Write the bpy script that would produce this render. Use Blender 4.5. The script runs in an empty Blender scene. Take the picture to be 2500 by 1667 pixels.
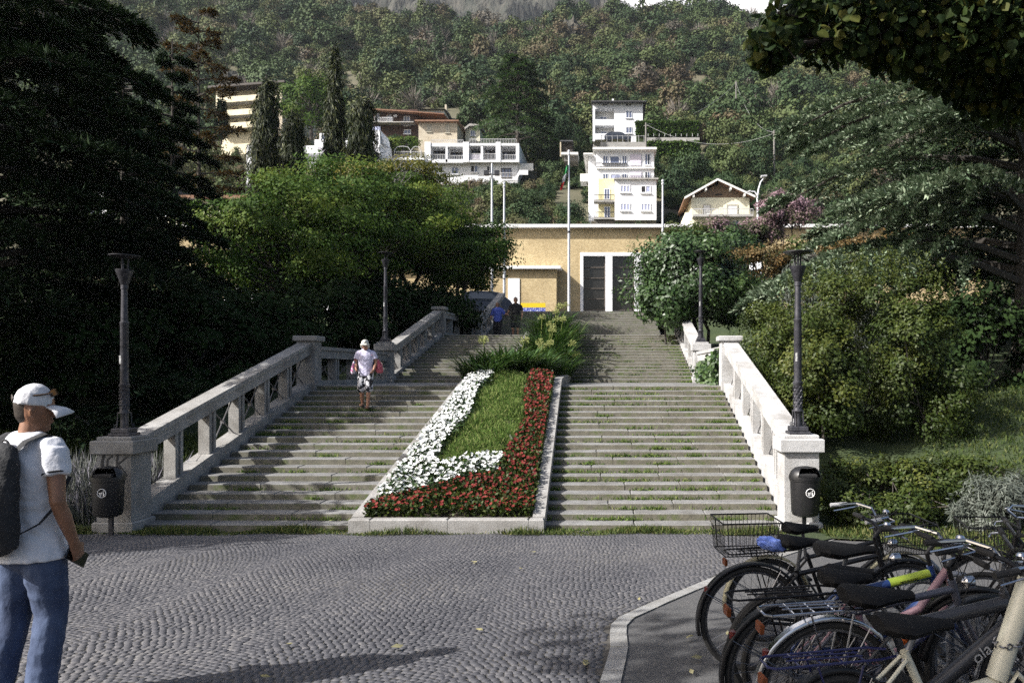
import bpy, bmesh, math, random
import numpy as np
from mathutils import Vector, Matrix

# ------------------------------------------------------------------ camera, sky, sun, exposure
S = bpy.context.scene
COL = S.collection
F, CX, CY, EYE = 1944.4, 1497.0, 910.0, 2.62      # photograph pixels (2500 wide)
cd = bpy.data.cameras.new('camera'); cam = bpy.data.objects.new('camera', cd); COL.objects.link(cam)
cam.location = (0, 0, EYE); cam.rotation_euler = (math.radians(90), 0, 0)
cd.sensor_width = 36; cd.lens = 28; cd.shift_x = (1250 - CX) / 2500; cd.shift_y = (CY - 833.5) / 2500
cd.clip_start = 0.05; cd.clip_end = 9000
S.camera = cam
SUN = Vector((1.0, 0.52, -0.88)).normalized()     # direction the light travels
w = bpy.data.worlds.new('World'); S.world = w; w.use_nodes = True
nt = w.node_tree; bg = nt.nodes['Background']; sky = nt.nodes.new('ShaderNodeTexSky')
sky.sky_type = 'NISHITA'; sky.sun_disc = False
sky.sun_elevation = math.asin(-SUN.z); sky.sun_rotation = math.atan2(-SUN.x, -SUN.y) % (2 * math.pi)
sky.air_density = 1.0; sky.dust_density = 4.5; sky.ozone_density = 1.0
nt.links.new(sky.outputs[0], bg.inputs[0]); bg.inputs[1].default_value = 0.100
sl = bpy.data.lights.new('sun', 'SUN'); so = bpy.data.objects.new('sun', sl); COL.objects.link(so)
sl.energy = 5.0; sl.angle = math.radians(0.5); sl.color = (1.0, 0.97, 0.93)
so.rotation_euler = SUN.to_track_quat('-Z', 'Y').to_euler()
S.view_settings.view_transform = 'Standard'; S.view_settings.look = 'None'
S.view_settings.exposure = 0.86; S.view_settings.gamma = 1.0
S.cycles.max_bounces = 6; S.cycles.diffuse_bounces = 2; S.cycles.glossy_bounces = 2
S.cycles.transmission_bounces = 3; S.cycles.transparent_max_bounces = 4
S.cycles.use_denoising = False; S.cycles.sample_clamp_indirect = 2.0; S.cycles.sample_clamp_direct = 6.0; S.cycles.caustics_reflective = False; S.cycles.caustics_refractive = False

rs = np.random.RandomState(7); random.seed(7)
R = math.radians

def PX(x, Y): return (x - CX) * Y / F
def PZ(y, Y): return EYE - (y - CY) * Y / F
def P(x, y, Y): return (PX(x, Y), Y, PZ(y, Y))
SLOPE, Y0 = 0.083, 13.2
def plaza_z(Y): return SLOPE * (Y0 - Y)
def onplaza(x, y):
    Y = F * (EYE - SLOPE * Y0) / ((y - CY) - F * SLOPE)
    return (PX(x, Y), Y, plaza_z(Y))

# ------------------------------------------------------------------ materials
M = {}
def mat(name, col, rough=0.7, metal=0.0, col2=None, scale=8.0, detail=5, bump=0.0, bscale=None, spec=0.5, coords='Object', thr=(0.35, 0.7), coat=0.0, stretch=None, bdist=0.02):
    m = bpy.data.materials.new(name); m.use_nodes = True
    n = m.node_tree; b = n.nodes['Principled BSDF']
    b.inputs['Base Color'].default_value = (*col, 1); b.inputs['Roughness'].default_value = rough
    b.inputs['Metallic'].default_value = metal; b.inputs['Specular IOR Level'].default_value = spec
    b.inputs['Coat Weight'].default_value = coat
    if col2 is not None or bump:
        tc = n.nodes.new('ShaderNodeTexCoord'); src = tc.outputs[coords]
        if stretch:
            mp = n.nodes.new('ShaderNodeMapping'); mp.inputs['Scale'].default_value = stretch
            n.links.new(src, mp.inputs[0]); src = mp.outputs[0]
    if col2 is not None:
        t = n.nodes.new('ShaderNodeTexNoise'); t.inputs['Scale'].default_value = scale; t.inputs['Detail'].default_value = detail
        t.inputs['Roughness'].default_value = 0.65
        n.links.new(src, t.inputs['Vector'])
        r = n.nodes.new('ShaderNodeValToRGB'); r.color_ramp.elements[0].position = thr[0]; r.color_ramp.elements[1].position = thr[1]
        r.color_ramp.elements[0].color = (*col, 1); r.color_ramp.elements[1].color = (*col2, 1)
        n.links.new(t.outputs['Fac'], r.inputs[0]); n.links.new(r.outputs[0], b.inputs['Base Color'])
    if bump:
        t2 = n.nodes.new('ShaderNodeTexNoise'); t2.inputs['Scale'].default_value = bscale or scale * 3; t2.inputs['Detail'].default_value = 6
        n.links.new(src, t2.inputs['Vector'])
        bp = n.nodes.new('ShaderNodeBump'); bp.inputs['Strength'].default_value = bump; bp.inputs['Distance'].default_value = bdist
        n.links.new(t2.outputs['Fac'], bp.inputs['Height']); n.links.new(bp.outputs[0], b.inputs['Normal'])
    M[name] = m
    return m

def tintmat(name, cols, rough=0.6, trans=0.0, spec=0.3, random_obj=False, bump=0.0, bscale=40.0):
    """colour ramp driven by the per-face attribute 'tint' (and by the object's random number for scattered trees)"""
    m = bpy.data.materials.new(name); m.use_nodes = True
    n = m.node_tree; b = n.nodes['Principled BSDF']; out = n.nodes['Material Output']
    a = n.nodes.new('ShaderNodeAttribute'); a.attribute_name = 'tint'; fac = a.outputs['Fac']
    if random_obj:
        oi = n.nodes.new('ShaderNodeObjectInfo'); mx = n.nodes.new('ShaderNodeMath'); mx.operation = 'MULTIPLY_ADD'
        mx.inputs[1].default_value = 0.12
        n.links.new(fac, mx.inputs[0])
        m3 = n.nodes.new('ShaderNodeMath'); m3.operation = 'MULTIPLY_ADD'; m3.inputs[1].default_value = 0.90; m3.inputs[2].default_value = 0.0
        n.links.new(oi.outputs['Random'], m3.inputs[0])
        nz = n.nodes.new('ShaderNodeTexNoise'); nz.inputs['Scale'].default_value = .022; nz.inputs['Detail'].default_value = 3; n.links.new(oi.outputs['Location'], nz.inputs['Vector'])
        m4 = n.nodes.new('ShaderNodeMath'); m4.operation = 'MULTIPLY_ADD'; m4.inputs[1].default_value = 1.3; m4.inputs[2].default_value = -.70; n.links.new(nz.outputs['Fac'], m4.inputs[0])
        m5 = n.nodes.new('ShaderNodeMath'); m5.operation = 'ADD'; n.links.new(m4.outputs[0], m5.inputs[0]); n.links.new(m3.outputs[0], m5.inputs[1]); n.links.new(m5.outputs[0], mx.inputs[2]); fac = mx.outputs[0]
    r = n.nodes.new('ShaderNodeValToRGB'); el = r.color_ramp.elements
    while len(el) < len(cols): el.new(0.5)
    for i, c in enumerate(cols):
        pos, cc = (c if len(c) == 2 else (i / (len(cols) - 1), c))
        el[i].position = pos; el[i].color = (*cc, 1)
    n.links.new(fac, r.inputs[0]); n.links.new(r.outputs[0], b.inputs['Base Color'])
    b.inputs['Roughness'].default_value = rough; b.inputs['Specular IOR Level'].default_value = spec
    if bump:
        tc = n.nodes.new('ShaderNodeTexCoord'); t2 = n.nodes.new('ShaderNodeTexNoise'); t2.inputs['Scale'].default_value = bscale; t2.inputs['Detail'].default_value = 5
        n.links.new(tc.outputs['Object'], t2.inputs['Vector'])
        bp = n.nodes.new('ShaderNodeBump'); bp.inputs['Strength'].default_value = bump; bp.inputs['Distance'].default_value = 0.01
        n.links.new(t2.outputs['Fac'], bp.inputs['Height']); n.links.new(bp.outputs[0], b.inputs['Normal'])
    if trans:
        tr = n.nodes.new('ShaderNodeBsdfTranslucent'); n.links.new(r.outputs[0], tr.inputs[0])
        ms = n.nodes.new('ShaderNodeMixShader'); ms.inputs[0].default_value = trans
        n.links.new(b.outputs[0], ms.inputs[1]); n.links.new(tr.outputs[0], ms.inputs[2]); n.links.new(ms.outputs[0], out.inputs[0])
    M[name] = m
    return m

def stone_mat(name, light, dark, moss=None, side=0.0):
    """speckled granite; on faces that stand upright the old stain and moss of the risers"""
    m = bpy.data.materials.new(name); m.use_nodes = True
    n = m.node_tree; b = n.nodes['Principled BSDF']; b.inputs['Roughness'].default_value = 0.85; b.inputs['Specular IOR Level'].default_value = 0.3
    tc = n.nodes.new('ShaderNodeNewGeometry'); L = n.links.new
    def noise(s, d=4, r=.6):
        t = n.nodes.new('ShaderNodeTexNoise'); t.inputs['Scale'].default_value = s; t.inputs['Detail'].default_value = d; t.inputs['Roughness'].default_value = r
        L(tc.outputs['Position'], t.inputs['Vector']); return t.outputs['Fac']
    def ramp(f, c0, c1, p0, p1):
        r = n.nodes.new('ShaderNodeValToRGB'); r.color_ramp.elements[0].position = p0; r.color_ramp.elements[1].position = p1
        r.color_ramp.elements[0].color = (*c0, 1); r.color_ramp.elements[1].color = (*c1, 1); L(f, r.inputs[0]); return r.outputs[0]
    def mix(f, a, bb, blend='MIX'):
        x = n.nodes.new('ShaderNodeMix'); x.data_type = 'RGBA'; x.blend_type = blend
        if isinstance(f, float): x.inputs[0].default_value = f
        else: L(f, x.inputs[0])
        L(a, x.inputs[6]); L(bb, x.inputs[7]); return x.outputs[2]
    base = ramp(noise(60, 3, .8), dark, light, .38, .62)
    big = ramp(noise(1.7, 6, .7), (.55, .53, .5), (1, 1, 1), .3, .62)
    c = mix(1.0, base, big, 'MULTIPLY')
    if moss:
        geo = n.nodes.new('ShaderNodeSeparateXYZ'); L(tc.outputs['Normal'], geo.inputs[0])
        ab = n.nodes.new('ShaderNodeMath'); ab.operation = 'ABSOLUTE'; L(geo.outputs['Z'], ab.inputs[0])
        st = ramp(ab.outputs[0], (1, 1, 1), (0, 0, 0), .25, .7)
        mo = ramp(noise(9, 6, .75), moss, tuple(x * 2.0 for x in moss), .35, .68)
        gr = mix(ramp(noise(3.3, 5, .7), (0, 0, 0), (1, 1, 1), .5, .66), mo, ramp(noise(40, 2), (.05, .075, .015), (.10, .12, .03), .4, .6))
        stf = n.nodes.new('ShaderNodeMath'); stf.operation = 'MULTIPLY'; stf.inputs[1].default_value = side; L(st, stf.inputs[0])
        c = mix(stf.outputs[0], c, gr)
    L(c, b.inputs['Base Color'])
    bp = n.nodes.new('ShaderNodeBump'); bp.inputs['Strength'].default_value = .5; bp.inputs['Distance'].default_value = .012
    L(noise(45, 5, .7), bp.inputs['Height']); L(bp.outputs[0], b.inputs['Normal'])
    M[name] = m
    return m

def brick_mat(name, c1, c2, mortar):
    m = bpy.data.materials.new(name); m.use_nodes = True
    n = m.node_tree; b = n.nodes['Principled BSDF']; b.inputs['Roughness'].default_value = 0.85
    tc = n.nodes.new('ShaderNodeTexCoord'); mp = n.nodes.new('ShaderNodeMapping'); mp.inputs['Rotation'].default_value = (math.pi / 2, 0, 0)
    br = n.nodes.new('ShaderNodeTexBrick'); br.inputs['Scale'].default_value = 3.6; br.inputs['Mortar Size'].default_value = 0.018
    br.inputs['Color1'].default_value = (*c1, 1); br.inputs['Color2'].default_value = (*c2, 1); br.inputs['Mortar'].default_value = (*mortar, 1)
    n.links.new(tc.outputs['Object'], mp.inputs[0]); n.links.new(mp.outputs[0], br.inputs['Vector'])
    t = n.nodes.new('ShaderNodeTexNoise'); t.inputs['Scale'].default_value = 0.5; t.inputs['Detail'].default_value = 6
    n.links.new(tc.outputs['Object'], t.inputs['Vector'])
    r = n.nodes.new('ShaderNodeValToRGB'); r.color_ramp.elements[0].color = (.8, .76, .7, 1); r.color_ramp.elements[1].color = (1.06, 1.04, 1, 1)
    r.color_ramp.elements[0].position = .3; r.color_ramp.elements[1].position = .6
    n.links.new(t.outputs['Fac'], r.inputs[0])
    x = n.nodes.new('ShaderNodeMix'); x.data_type = 'RGBA'; x.blend_type = 'MULTIPLY'; x.inputs[0].default_value = 1
    n.links.new(br.outputs['Color'], x.inputs[6]); n.links.new(r.outputs[0], x.inputs[7]); n.links.new(x.outputs[2], b.inputs['Base Color'])
    M[name] = m

def glass_mat(name, col, rough=0.05):
    m = mat(name, col, rough, spec=0.8); return m

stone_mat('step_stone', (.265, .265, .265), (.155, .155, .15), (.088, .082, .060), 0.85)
stone_mat('granite', (.38, .375, .365), (.245, .24, .23))  # bed kerbs, and the darker copy painted for the shaded left side
stone_mat('granite_sunlit', (.54, .54, .545), (.40, .40, .395))  # same granite painted paler for the sunlit right-hand side
stone_mat('kerb_granite', (.36, .36, .36), (.24, .24, .23), (.09, .08, .06), .5)
tintmat('cobble', [(.058, .058, .066), (.078, .078, .086), (.098, .096, .102), (.135, .131, .131)], 0.6, spec=.35, bump=.25, bscale=120)
mat('grout', (.050, .047, .042), .95, col2=(.080, .073, .064), scale=30)
mat('asphalt', (.065, .065, .067), .85, col2=(.115, .113, .112), scale=30, detail=12, bump=.6, bscale=160)
mat('soil', (.030, .024, .016), .95, col2=(.06, .05, .035), scale=12, bump=.6)
mat('turf', (.020, .036, .010), .9, col2=(.045, .062, .018), scale=1.8, bump=.5, bscale=30)
mat('hill_ground', (.060, .060, .030), .95, col2=(.13, .115, .075), scale=.09, detail=8)
mat('rock', (.022, .027, .020), .95, col2=(.075, .068, .055), scale=.09, detail=10, bump=1.0, bscale=.12, stretch=(1, 1, .35), bdist=9.0)
mat('iron', (.018, .018, .022), .45, metal=.3, col2=(.045, .045, .055), scale=18, bump=.15, bscale=60)
mat('lamp_iron', (.030, .030, .036), .45, metal=.35, col2=(.085, .085, .10), scale=9, detail=6, bump=.2, bscale=70)
mat('rail_iron', (.20, .20, .21), .5, metal=.5, col2=(.10, .09, .085), scale=14)
mat('black_plastic', (.010, .010, .011), .38, col2=(.016, .016, .017), scale=6)
mat('white_print', (.75, .75, .75), .6)
mat('sticker', (.62, .62, .60), .5, col2=(.3, .3, .3), scale=30)
mat('graffiti', (.03, .03, .032), .7)
mat('bark', (.035, .030, .025), .95, col2=(.075, .065, .055), scale=7, bump=.8, bscale=20)
mat('pale_bark', (.16, .15, .14), .95, col2=(.26, .25, .23), scale=7)
mat('white_paint', (.74, .75, .77), .8, col2=(.80, .81, .83), scale=.6, detail=7)
mat('off_white', (.62, .61, .58), .85, col2=(.72, .71, .68), scale=.5, detail=7)
mat('cream', (.60, .54, .38), .85, col2=(.72, .66, .48), scale=.6, detail=7)
mat('beige', (.40, .34, .25), .9, col2=(.60, .54, .43), scale=.8, detail=8)
mat('pale_yellow', (.62, .56, .30), .85, col2=(.72, .67, .42), scale=.8, detail=7)
mat('chalet_wall', (.70, .66, .48), .85, col2=(.78, .75, .60), scale=.5, detail=7)
mat('brown_brick', (.050, .030, .024), .9, col2=(.085, .046, .034), scale=3)
mat('gable_brick', (.13, .085, .055), .9, col2=(.20, .14, .09), scale=6)
mat('dark_wood', (.030, .022, .016), .7)
mat('roof_tile', (.17, .085, .05), .9, col2=(.29, .17, .11), scale=2.5, detail=8)
mat('slate', (.045, .045, .05), .8, col2=(.09, .09, .095), scale=2)
mat('concrete', (.28, .27, .25), .9, col2=(.42, .41, .39), scale=1.1, detail=8)
mat('old_wall', (.09, .085, .075), .95, col2=(.19, .18, .16), scale=1.2, detail=8)
mat('lilac_blind', (.58, .54, .62), .7)
mat('blue_shutter', (.36, .39, .55), .6)
mat('brown_shutter', (.14, .055, .035), .7)
mat('beige_shutter', (.44, .41, .33), .7)
glass_mat('glass', (.035, .04, .05))
glass_mat('sky_glass', (.11, .13, .20), .08)
mat('dark_opening', (.012, .012, .013), .8)
mat('bronze_glass', (.018, .017, .016), .15, spec=.6)
mat('louvre', (.075, .062, .05), .6)
brick_mat('hall_brick', (.37, .285, .145), (.53, .43, .25), (.50, .43, .30))
mat('coping', (.66, .66, .66), .7, col2=(.74, .74, .74), scale=2)
mat('pole_paint', (.62, .63, .66), .4, metal=.2)
mat('flag_green', (.02, .20, .06), .8); mat('flag_white', (.75, .75, .75), .8); mat('flag_red', (.42, .03, .03), .8)
mat('sign_yellow', (.72, .50, .01), .6); mat('sign_blue', (.05, .07, .34), .6, col2=(.45, .48, .65), scale=9, detail=2, thr=(.5, .58))
mat('sign_plain_blue', (.05, .07, .34), .6)
mat('skin', (.30, .15, .09), .55, col2=(.36, .19, .12), scale=14)
mat('skin_tan', (.20, .095, .052), .5, col2=(.26, .13, .08), scale=16)
mat('hair_dark', (.018, .013, .010), .6, col2=(.04, .03, .022), scale=60)
mat('hair_white', (.50, .48, .42), .7, col2=(.70, .68, .62), scale=40)
mat('hair_grey', (.16, .14, .12), .7, col2=(.3, .27, .24), scale=40)
mat('white_cotton', (.60, .61, .66), .9, col2=(.68, .69, .73), scale=5, bump=1.0, bscale=7)
mat('lavender_cotton', (.52, .50, .66), .9, col2=(.62, .60, .76), scale=6, bump=.3, bscale=14)
mat('cap_cotton', (.58, .58, .60), .9, col2=(.68, .68, .70), scale=9, bump=.25, bscale=50)
mat('denim', (.022, .034, .075), .9, col2=(.085, .12, .21), scale=4.5, detail=7, bump=1.0, bscale=9, stretch=(1, 1, .6))
mat('pack_cloth', (.011, .012, .014), .8, col2=(.022, .023, .027), scale=12, bump=.4, bscale=60)
mat('black_cloth', (.008, .008, .009), .9, col2=(.016, .016, .018), scale=6)
mat('navy_cloth', (.012, .014, .022), .9)
mat('blue_cloth', (.055, .085, .36), .9, col2=(.09, .13, .48), scale=9)
mat('print_cloth', (.012, .012, .016), .9, col2=(.55, .55, .58), scale=11, detail=2, thr=(.50, .54))
mat('print_bag', (.62, .60, .66), .7, col2=(.50, .12, .30), scale=14, detail=2, thr=(.50, .56))
mat('red_bag', (.36, .035, .06), .8, col2=(.52, .16, .2), scale=18, detail=2)
mat('leather', (.11, .05, .025), .6)
mat('phone', (.008, .008, .009), .25)
mat('amber', (.05, .026, .008), .3)
mat('rubber', (.010, .010, .010), .85, col2=(.02, .02, .02), scale=20)
mat('chrome', (.55, .56, .58), .18, metal=1.0, col2=(.42, .42, .44), scale=12)
mat('alloy', (.18, .185, .20), .4, metal=.9, col2=(.12, .12, .13), scale=14)
mat('rack_steel', (.16, .17, .19), .5, metal=.6, col2=(.26, .27, .29), scale=22, bump=.1)
mat('bike_black', (.007, .007, .008), .4, spec=.35, coat=.1)
mat('bike_blue', (.012, .030, .11), .35, coat=.3); mat('bike_lime', (.22, .29, .03), .35, coat=.4)
mat('bike_navy', (.012, .014, .06), .35, coat=.3)
mat('bike_grey', (.022, .023, .027), .45, coat=.2, col2=(.035, .036, .041), scale=30)
mat('bike_silver', (.08, .085, .11), .4, metal=.4, coat=.2)
mat('bike_pink', (.27, .17, .20), .5, col2=(.22, .12, .14), scale=9)
mat('bike_cream', (.46, .45, .36), .4, coat=.4, col2=(.52, .51, .42), scale=5)
mat('fender_cream', (.34, .32, .22), .55, col2=(.18, .16, .10), scale=9)
mat('grey_grip', (.42, .42, .42), .8)
mat('vinyl', (.004, .004, .0045), .8, spec=.25, bump=.3, bscale=90)
mat('lock_orange', (.42, .085, .01), .7); mat('reflector_red', (.07, .006, .005), .35); mat('reflector_amber', (.11, .028, .005), .4)
mat('plastic_bag', (.10, .18, .62), .35, col2=(.30, .40, .80), scale=9, bump=.8, bscale=16)
mat('car_white', (.66, .67, .70), .3, coat=.6); mat('car_dark', (.02, .024, .034), .25, coat=.6); mat('car_blue', (.012, .016, .03), .35, coat=.2)
mat('fence_paint', (.46, .46, .46), .6); mat('fence_grey', (.42, .42, .43), .6)
# foliage
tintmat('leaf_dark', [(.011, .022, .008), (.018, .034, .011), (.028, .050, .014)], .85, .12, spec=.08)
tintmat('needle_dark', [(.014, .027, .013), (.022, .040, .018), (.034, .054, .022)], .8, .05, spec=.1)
tintmat('leaf_maple', [(.022, .050, .009), (.042, .086, .014), (.074, .122, .019), (.13, .165, .027)], .65, .28, spec=.15)
tintmat('leaf_maple_gold', [(.030, .050, .006), (.070, .085, .010), (.14, .13, .015), (.20, .17, .02)], .55, .3)
tintmat('leaf_fig', [(.018, .042, .012), (.032, .068, .018), (.055, .100, .028), (.085, .135, .04)], .45, .2, spec=.5)
tintmat('leaf_bush', [(.016, .030, .006), (.032, .052, .009), (.056, .076, .012), (.088, .098, .016)], .55, .22)
tintmat('leaf_linden', [(.012, .026, .007), (.022, .042, .010), (.038, .060, .013), (.10, .10, .02)], .65, .3, spec=.2)
tintmat('needle_blue', [(.07, .11, .062), (.12, .17, .105), (.19, .24, .16), (.28, .33, .235)], .7, .08, spec=.15)
tintmat('needle_weep', [(.010, .018, .005), (.020, .031, .007), (.034, .047, .010), (.11, .12, .03)], .6, .12)
tintmat('needle_bluegrey', [(.050, .062, .050), (.10, .115, .095), (.16, .175, .15)], .65, .1)
tintmat('leaf_larch', [(.030, .026, .010), (.065, .045, .014), (.12, .065, .016)], .65, .2)
tintmat('leaf_rust', [(.06, .05, .018), (.11, .075, .024), (.17, .095, .03)], .65, .2)
tintmat('leaf_pink', [(.030, .045, .014), (.055, .065, .025), (.22, .14, .16), (.36, .24, .29)], .7, .25)
tintmat('lavender', [(.05, .06, .04), (.13, .14, .12), (.22, .21, .26)], .8, .1)
tintmat('grass', [(.022, .044, .008), (.045, .075, .014), (.085, .11, .025), (.17, .16, .06)], .7, .25)
tintmat('bed_grass', [(.045, .095, .018), (.095, .165, .036), (.16, .23, .06), (.26, .28, .11)], .8, .35, spec=.1)
tintmat('strap_leaf', [(.022, .055, .012), (.045, .095, .020), (.075, .14, .030), (.20, .22, .07)], .45, .2, spec=.5)
tintmat('seedhead', [(.22, .26, .07), (.34, .37, .13), (.48, .48, .22)], .7, .3)
tintmat('petal_white', [(.66, .68, .66), (.80, .81, .80)], .8, .2)
tintmat('petal_red', [(.085, .008, .008), (.15, .014, .012), (.22, .030, .022)], .7, .2)
tintmat('forest_leaf', [(0.0, (.020, .044, .016)), (.28, (.036, .066, .022)), (.50, (.058, .090, .028)), (.72, (.090, .108, .036)), (.84, (.105, .095, .048)), (.93, (.105, .075, .042)), (1.0, (.11, .10, .08))], .75, .12, random_obj=True)
tintmat('bare_twigs', [(.14, .125, .105), (.22, .20, .175)], .9)
tintmat('dead_leaf', [(.20, .15, .05), (.28, .25, .11), (.30, .28, .16)], .8, .2)

# ------------------------------------------------------------------ mesh helpers
class MB:
    def __init__(s): s.v = []; s.f = []
    def add(s, vs, fs):
        o = len(s.v); s.v += [tuple(map(float, p)) for p in vs]; s.f += [tuple(i + o for i in q) for q in fs]; return s
    def box(s, x0, y0, z0, x1, y1, z1, bev=0.0):
        if x0 > x1: x0, x1 = x1, x0
        if y0 > y1: y0, y1 = y1, y0
        if z0 > z1: z0, z1 = z1, z0
        b = min(bev, (x1 - x0) * .45, (y1 - y0) * .45, (z1 - z0) * .45)
        if b <= 0:
            return s.add([(x0, y0, z0), (x1, y0, z0), (x1, y1, z0), (x0, y1, z0), (x0, y0, z1), (x1, y0, z1), (x1, y1, z1), (x0, y1, z1)],
                         [(0, 3, 2, 1), (4, 5, 6, 7), (0, 1, 5, 4), (1, 2, 6, 5), (2, 3, 7, 6), (3, 0, 4, 7)])
        vs = []; 
        for z, i in ((z0, b), (z0 + b, 0), (z1 - b, 0), (z1, b)):
            vs += [(x0 + i, y0 + i, z), (x1 - i, y0 + i, z), (x1 - i, y1 - i, z), (x0 + i, y1 - i, z)]
        fs = [(3, 2, 1, 0), (12, 13, 14, 15)]
        for k in range(3):
            for j in range(4):
                a = 4 * k + j; c = 4 * k + (j + 1) % 4; fs.append((a, c, c + 4, a + 4))
        return s.add(vs, fs)
    def tube(s, pts, rad, n=8, cap=True, ref=None, flat=1.0):
        pts = [Vector(p) for p in pts]; k = len(pts)
        if not hasattr(rad, '__len__'): rad = [rad] * k
        o = len(s.v); fs = []; u = None
        for i, p in enumerate(pts):
            t = (pts[min(i + 1, k - 1)] - pts[max(i - 1, 0)])
            t = t.normalized() if t.length > 1e-9 else Vector((0, 0, 1))
            if ref is not None: u = Vector(ref)
            elif u is None: u = Vector((0, 0, 1)) if abs(t.z) < .8 else Vector((1, 0, 0))
            u = u - t * u.dot(t)
            u = u.normalized() if u.length > 1e-6 else t.orthogonal().normalized()
            q = t.cross(u); r = rad[i]
            ra, rb = r if hasattr(r, '__len__') else (r, r * flat)
            for j in range(n):
                a = 2 * math.pi * j / n
                s.v.append(tuple(p + u * (ra * math.cos(a)) + q * (rb * math.sin(a))))
        for i in range(k - 1):
            for j in range(n):
                a = o + i * n + j; b = o + i * n + (j + 1) % n
                fs.append((a, b, b + n, a + n))
        if cap:
            fs.append(tuple(o + j for j in range(n))[::-1]); fs.append(tuple(o + (k - 1) * n + j for j in range(n)))
        s.f += fs; return s
    def lathe(s, c, prof, n=16):
        o = len(s.v); k = len(prof)
        for r, z in prof:
            for j in range(n):
                a = 2 * math.pi * j / n; s.v.append((c[0] + r * math.cos(a), c[1] + r * math.sin(a), c[2] + z))
        for i in range(k - 1):
            for j in range(n):
                a = o + i * n + j; b = o + i * n + (j + 1) % n; s.f.append((a, b, b + n, a + n))
        s.f.append(tuple(o + j for j in range(n))[::-1]); s.f.append(tuple(o + (k - 1) * n + j for j in range(n)))
        return s
    def torus(s, c, R_, r, axis='y', n=32, m=8, a0=0, a1=2 * math.pi, flat=1.0):
        full = abs(a1 - a0 - 2 * math.pi) < 1e-6; o = len(s.v); kk = n if full else n + 1
        for i in range(kk):
            a = a0 + (a1 - a0) * i / n
            for j in range(m):
                b = 2 * math.pi * j / m; rr = R_ + r * math.cos(b); h = r * flat * math.sin(b)
                if axis == 'y': p = (rr * math.cos(a), h, rr * math.sin(a))
                elif axis == 'z': p = (rr * math.cos(a), rr * math.sin(a), h)
                else: p = (h, rr * math.cos(a), rr * math.sin(a))
                s.v.append((c[0] + p[0], c[1] + p[1], c[2] + p[2]))
        for i in range(n):
            for j in range(m):
                i2 = (i + 1) % kk
                s.f.append((o + i * m + j, o + i2 * m + j, o + i2 * m + (j + 1) % m, o + i * m + (j + 1) % m))
        if not full:
            s.f.append(tuple(o + j for j in range(m))); s.f.append(tuple(o + n * m + j for j in range(m))[::-1])
        return s
    def prism(s, poly, d):
        """poly: list of 3-D points (planar), extruded by vector d"""
        n = len(poly); d = Vector(d); a = [Vector(p) for p in poly]
        return s.add(a + [p + d for p in a], [tuple(range(n))[::-1], tuple(range(n, 2 * n))] + [(i, (i + 1) % n, n + (i + 1) % n, n + i) for i in range(n)])
    def prect(s, x0, y0, x1, y1, Y, d, bev=0.0):
        """box whose front face is the photograph rectangle seen at depth Y"""
        return s.box(PX(x0, Y), Y, PZ(y1, Y), PX(x1, Y), Y + d, PZ(y0, Y), bev)
    def build(s, name, m, parent=None, smooth=False, loc=None):
        me = bpy.data.meshes.new(name); me.from_pydata(s.v, [], s.f)
        bm = bmesh.new(); bm.from_mesh(me); bmesh.ops.recalc_face_normals(bm, faces=bm.faces); bm.to_mesh(me); bm.free()
        if smooth:
            me.polygons.foreach_set('use_smooth', [True] * len(me.polygons)); 
            try: me.set_sharp_from_angle(angle=R(38))
            except Exception: pass
        me.materials.append(M[m]); me.update()
        o = bpy.data.objects.new(name, me); COL.objects.link(o)
        if loc: o.location = loc
        if parent: o.parent = parent
        return o

def tag(o, label, cat, group=None, kind=None):
    o['label'] = label
    if cat: o['category'] = cat
    if group: o['group'] = group
    if kind: o['kind'] = kind
    return o
def structure(o): o['kind'] = 'structure'; return o
def empty(name, loc=(0, 0, 0), rz=0.0):
    o = bpy.data.objects.new(name, None); COL.objects.link(o); o.location = loc; o.rotation_euler.z = rz
    o.empty_display_size = .2; return o
def thing(name, label, cat, loc=(0, 0, 0), rz=0.0, group=None):
    return tag(empty(name, loc, rz), label, cat, group)
def copy_tree(o, parent=None):
    c = o.copy(); COL.objects.link(c); c.parent = parent
    for ch in list(o.children): copy_tree(ch, c)
    return c
def rawmesh(name, verts, quads, m, parent=None, tint=None, kind=None, smooth=False):
    me = bpy.data.meshes.new(name); nv, nq = len(verts), len(quads); k = quads.shape[1]
    me.vertices.add(nv); me.vertices.foreach_set('co', np.asarray(verts, np.float32).ravel())
    me.loops.add(nq * k); me.loops.foreach_set('vertex_index', np.asarray(quads, np.int32).ravel())
    me.polygons.add(nq); me.polygons.foreach_set('loop_start', np.arange(nq, dtype=np.int32) * k)
    me.update(calc_edges=True)
    if smooth: me.polygons.foreach_set('use_smooth', np.ones(nq, bool))
    if tint is not None:
        a = me.attributes.new('tint', 'FLOAT', 'FACE'); a.data.foreach_set('value', np.asarray(tint, np.float32))
    me.materials.append(M[m]); me.validate()
    o = bpy.data.objects.new(name, me); COL.objects.link(o)
    if parent: o.parent = parent
    if kind: o['kind'] = kind
    return o
def unit(a): return a / np.maximum(np.linalg.norm(a, axis=1, keepdims=True), 1e-9)
def leaf_arrays(p, axis, nrm, L, W, fold=.25):
    """diamond leaves: base, right, tip, left"""
    n = len(p); axis = unit(axis); side = unit(np.cross(axis, nrm)); up = np.cross(side, axis)
    L = np.broadcast_to(np.asarray(L, float), (n,))[:, None]; W = np.broadcast_to(np.asarray(W, float), (n,))[:, None]
    v = np.empty((n, 4, 3)); mid = p + axis * L * .45
    v[:, 0] = p; v[:, 1] = mid + side * W * .5 + up * W * fold; v[:, 2] = p + axis * L; v[:, 3] = mid - side * W * .5 + up * W * fold
    return v.reshape(-1, 3), np.arange(4 * n).reshape(n, 4)
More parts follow.
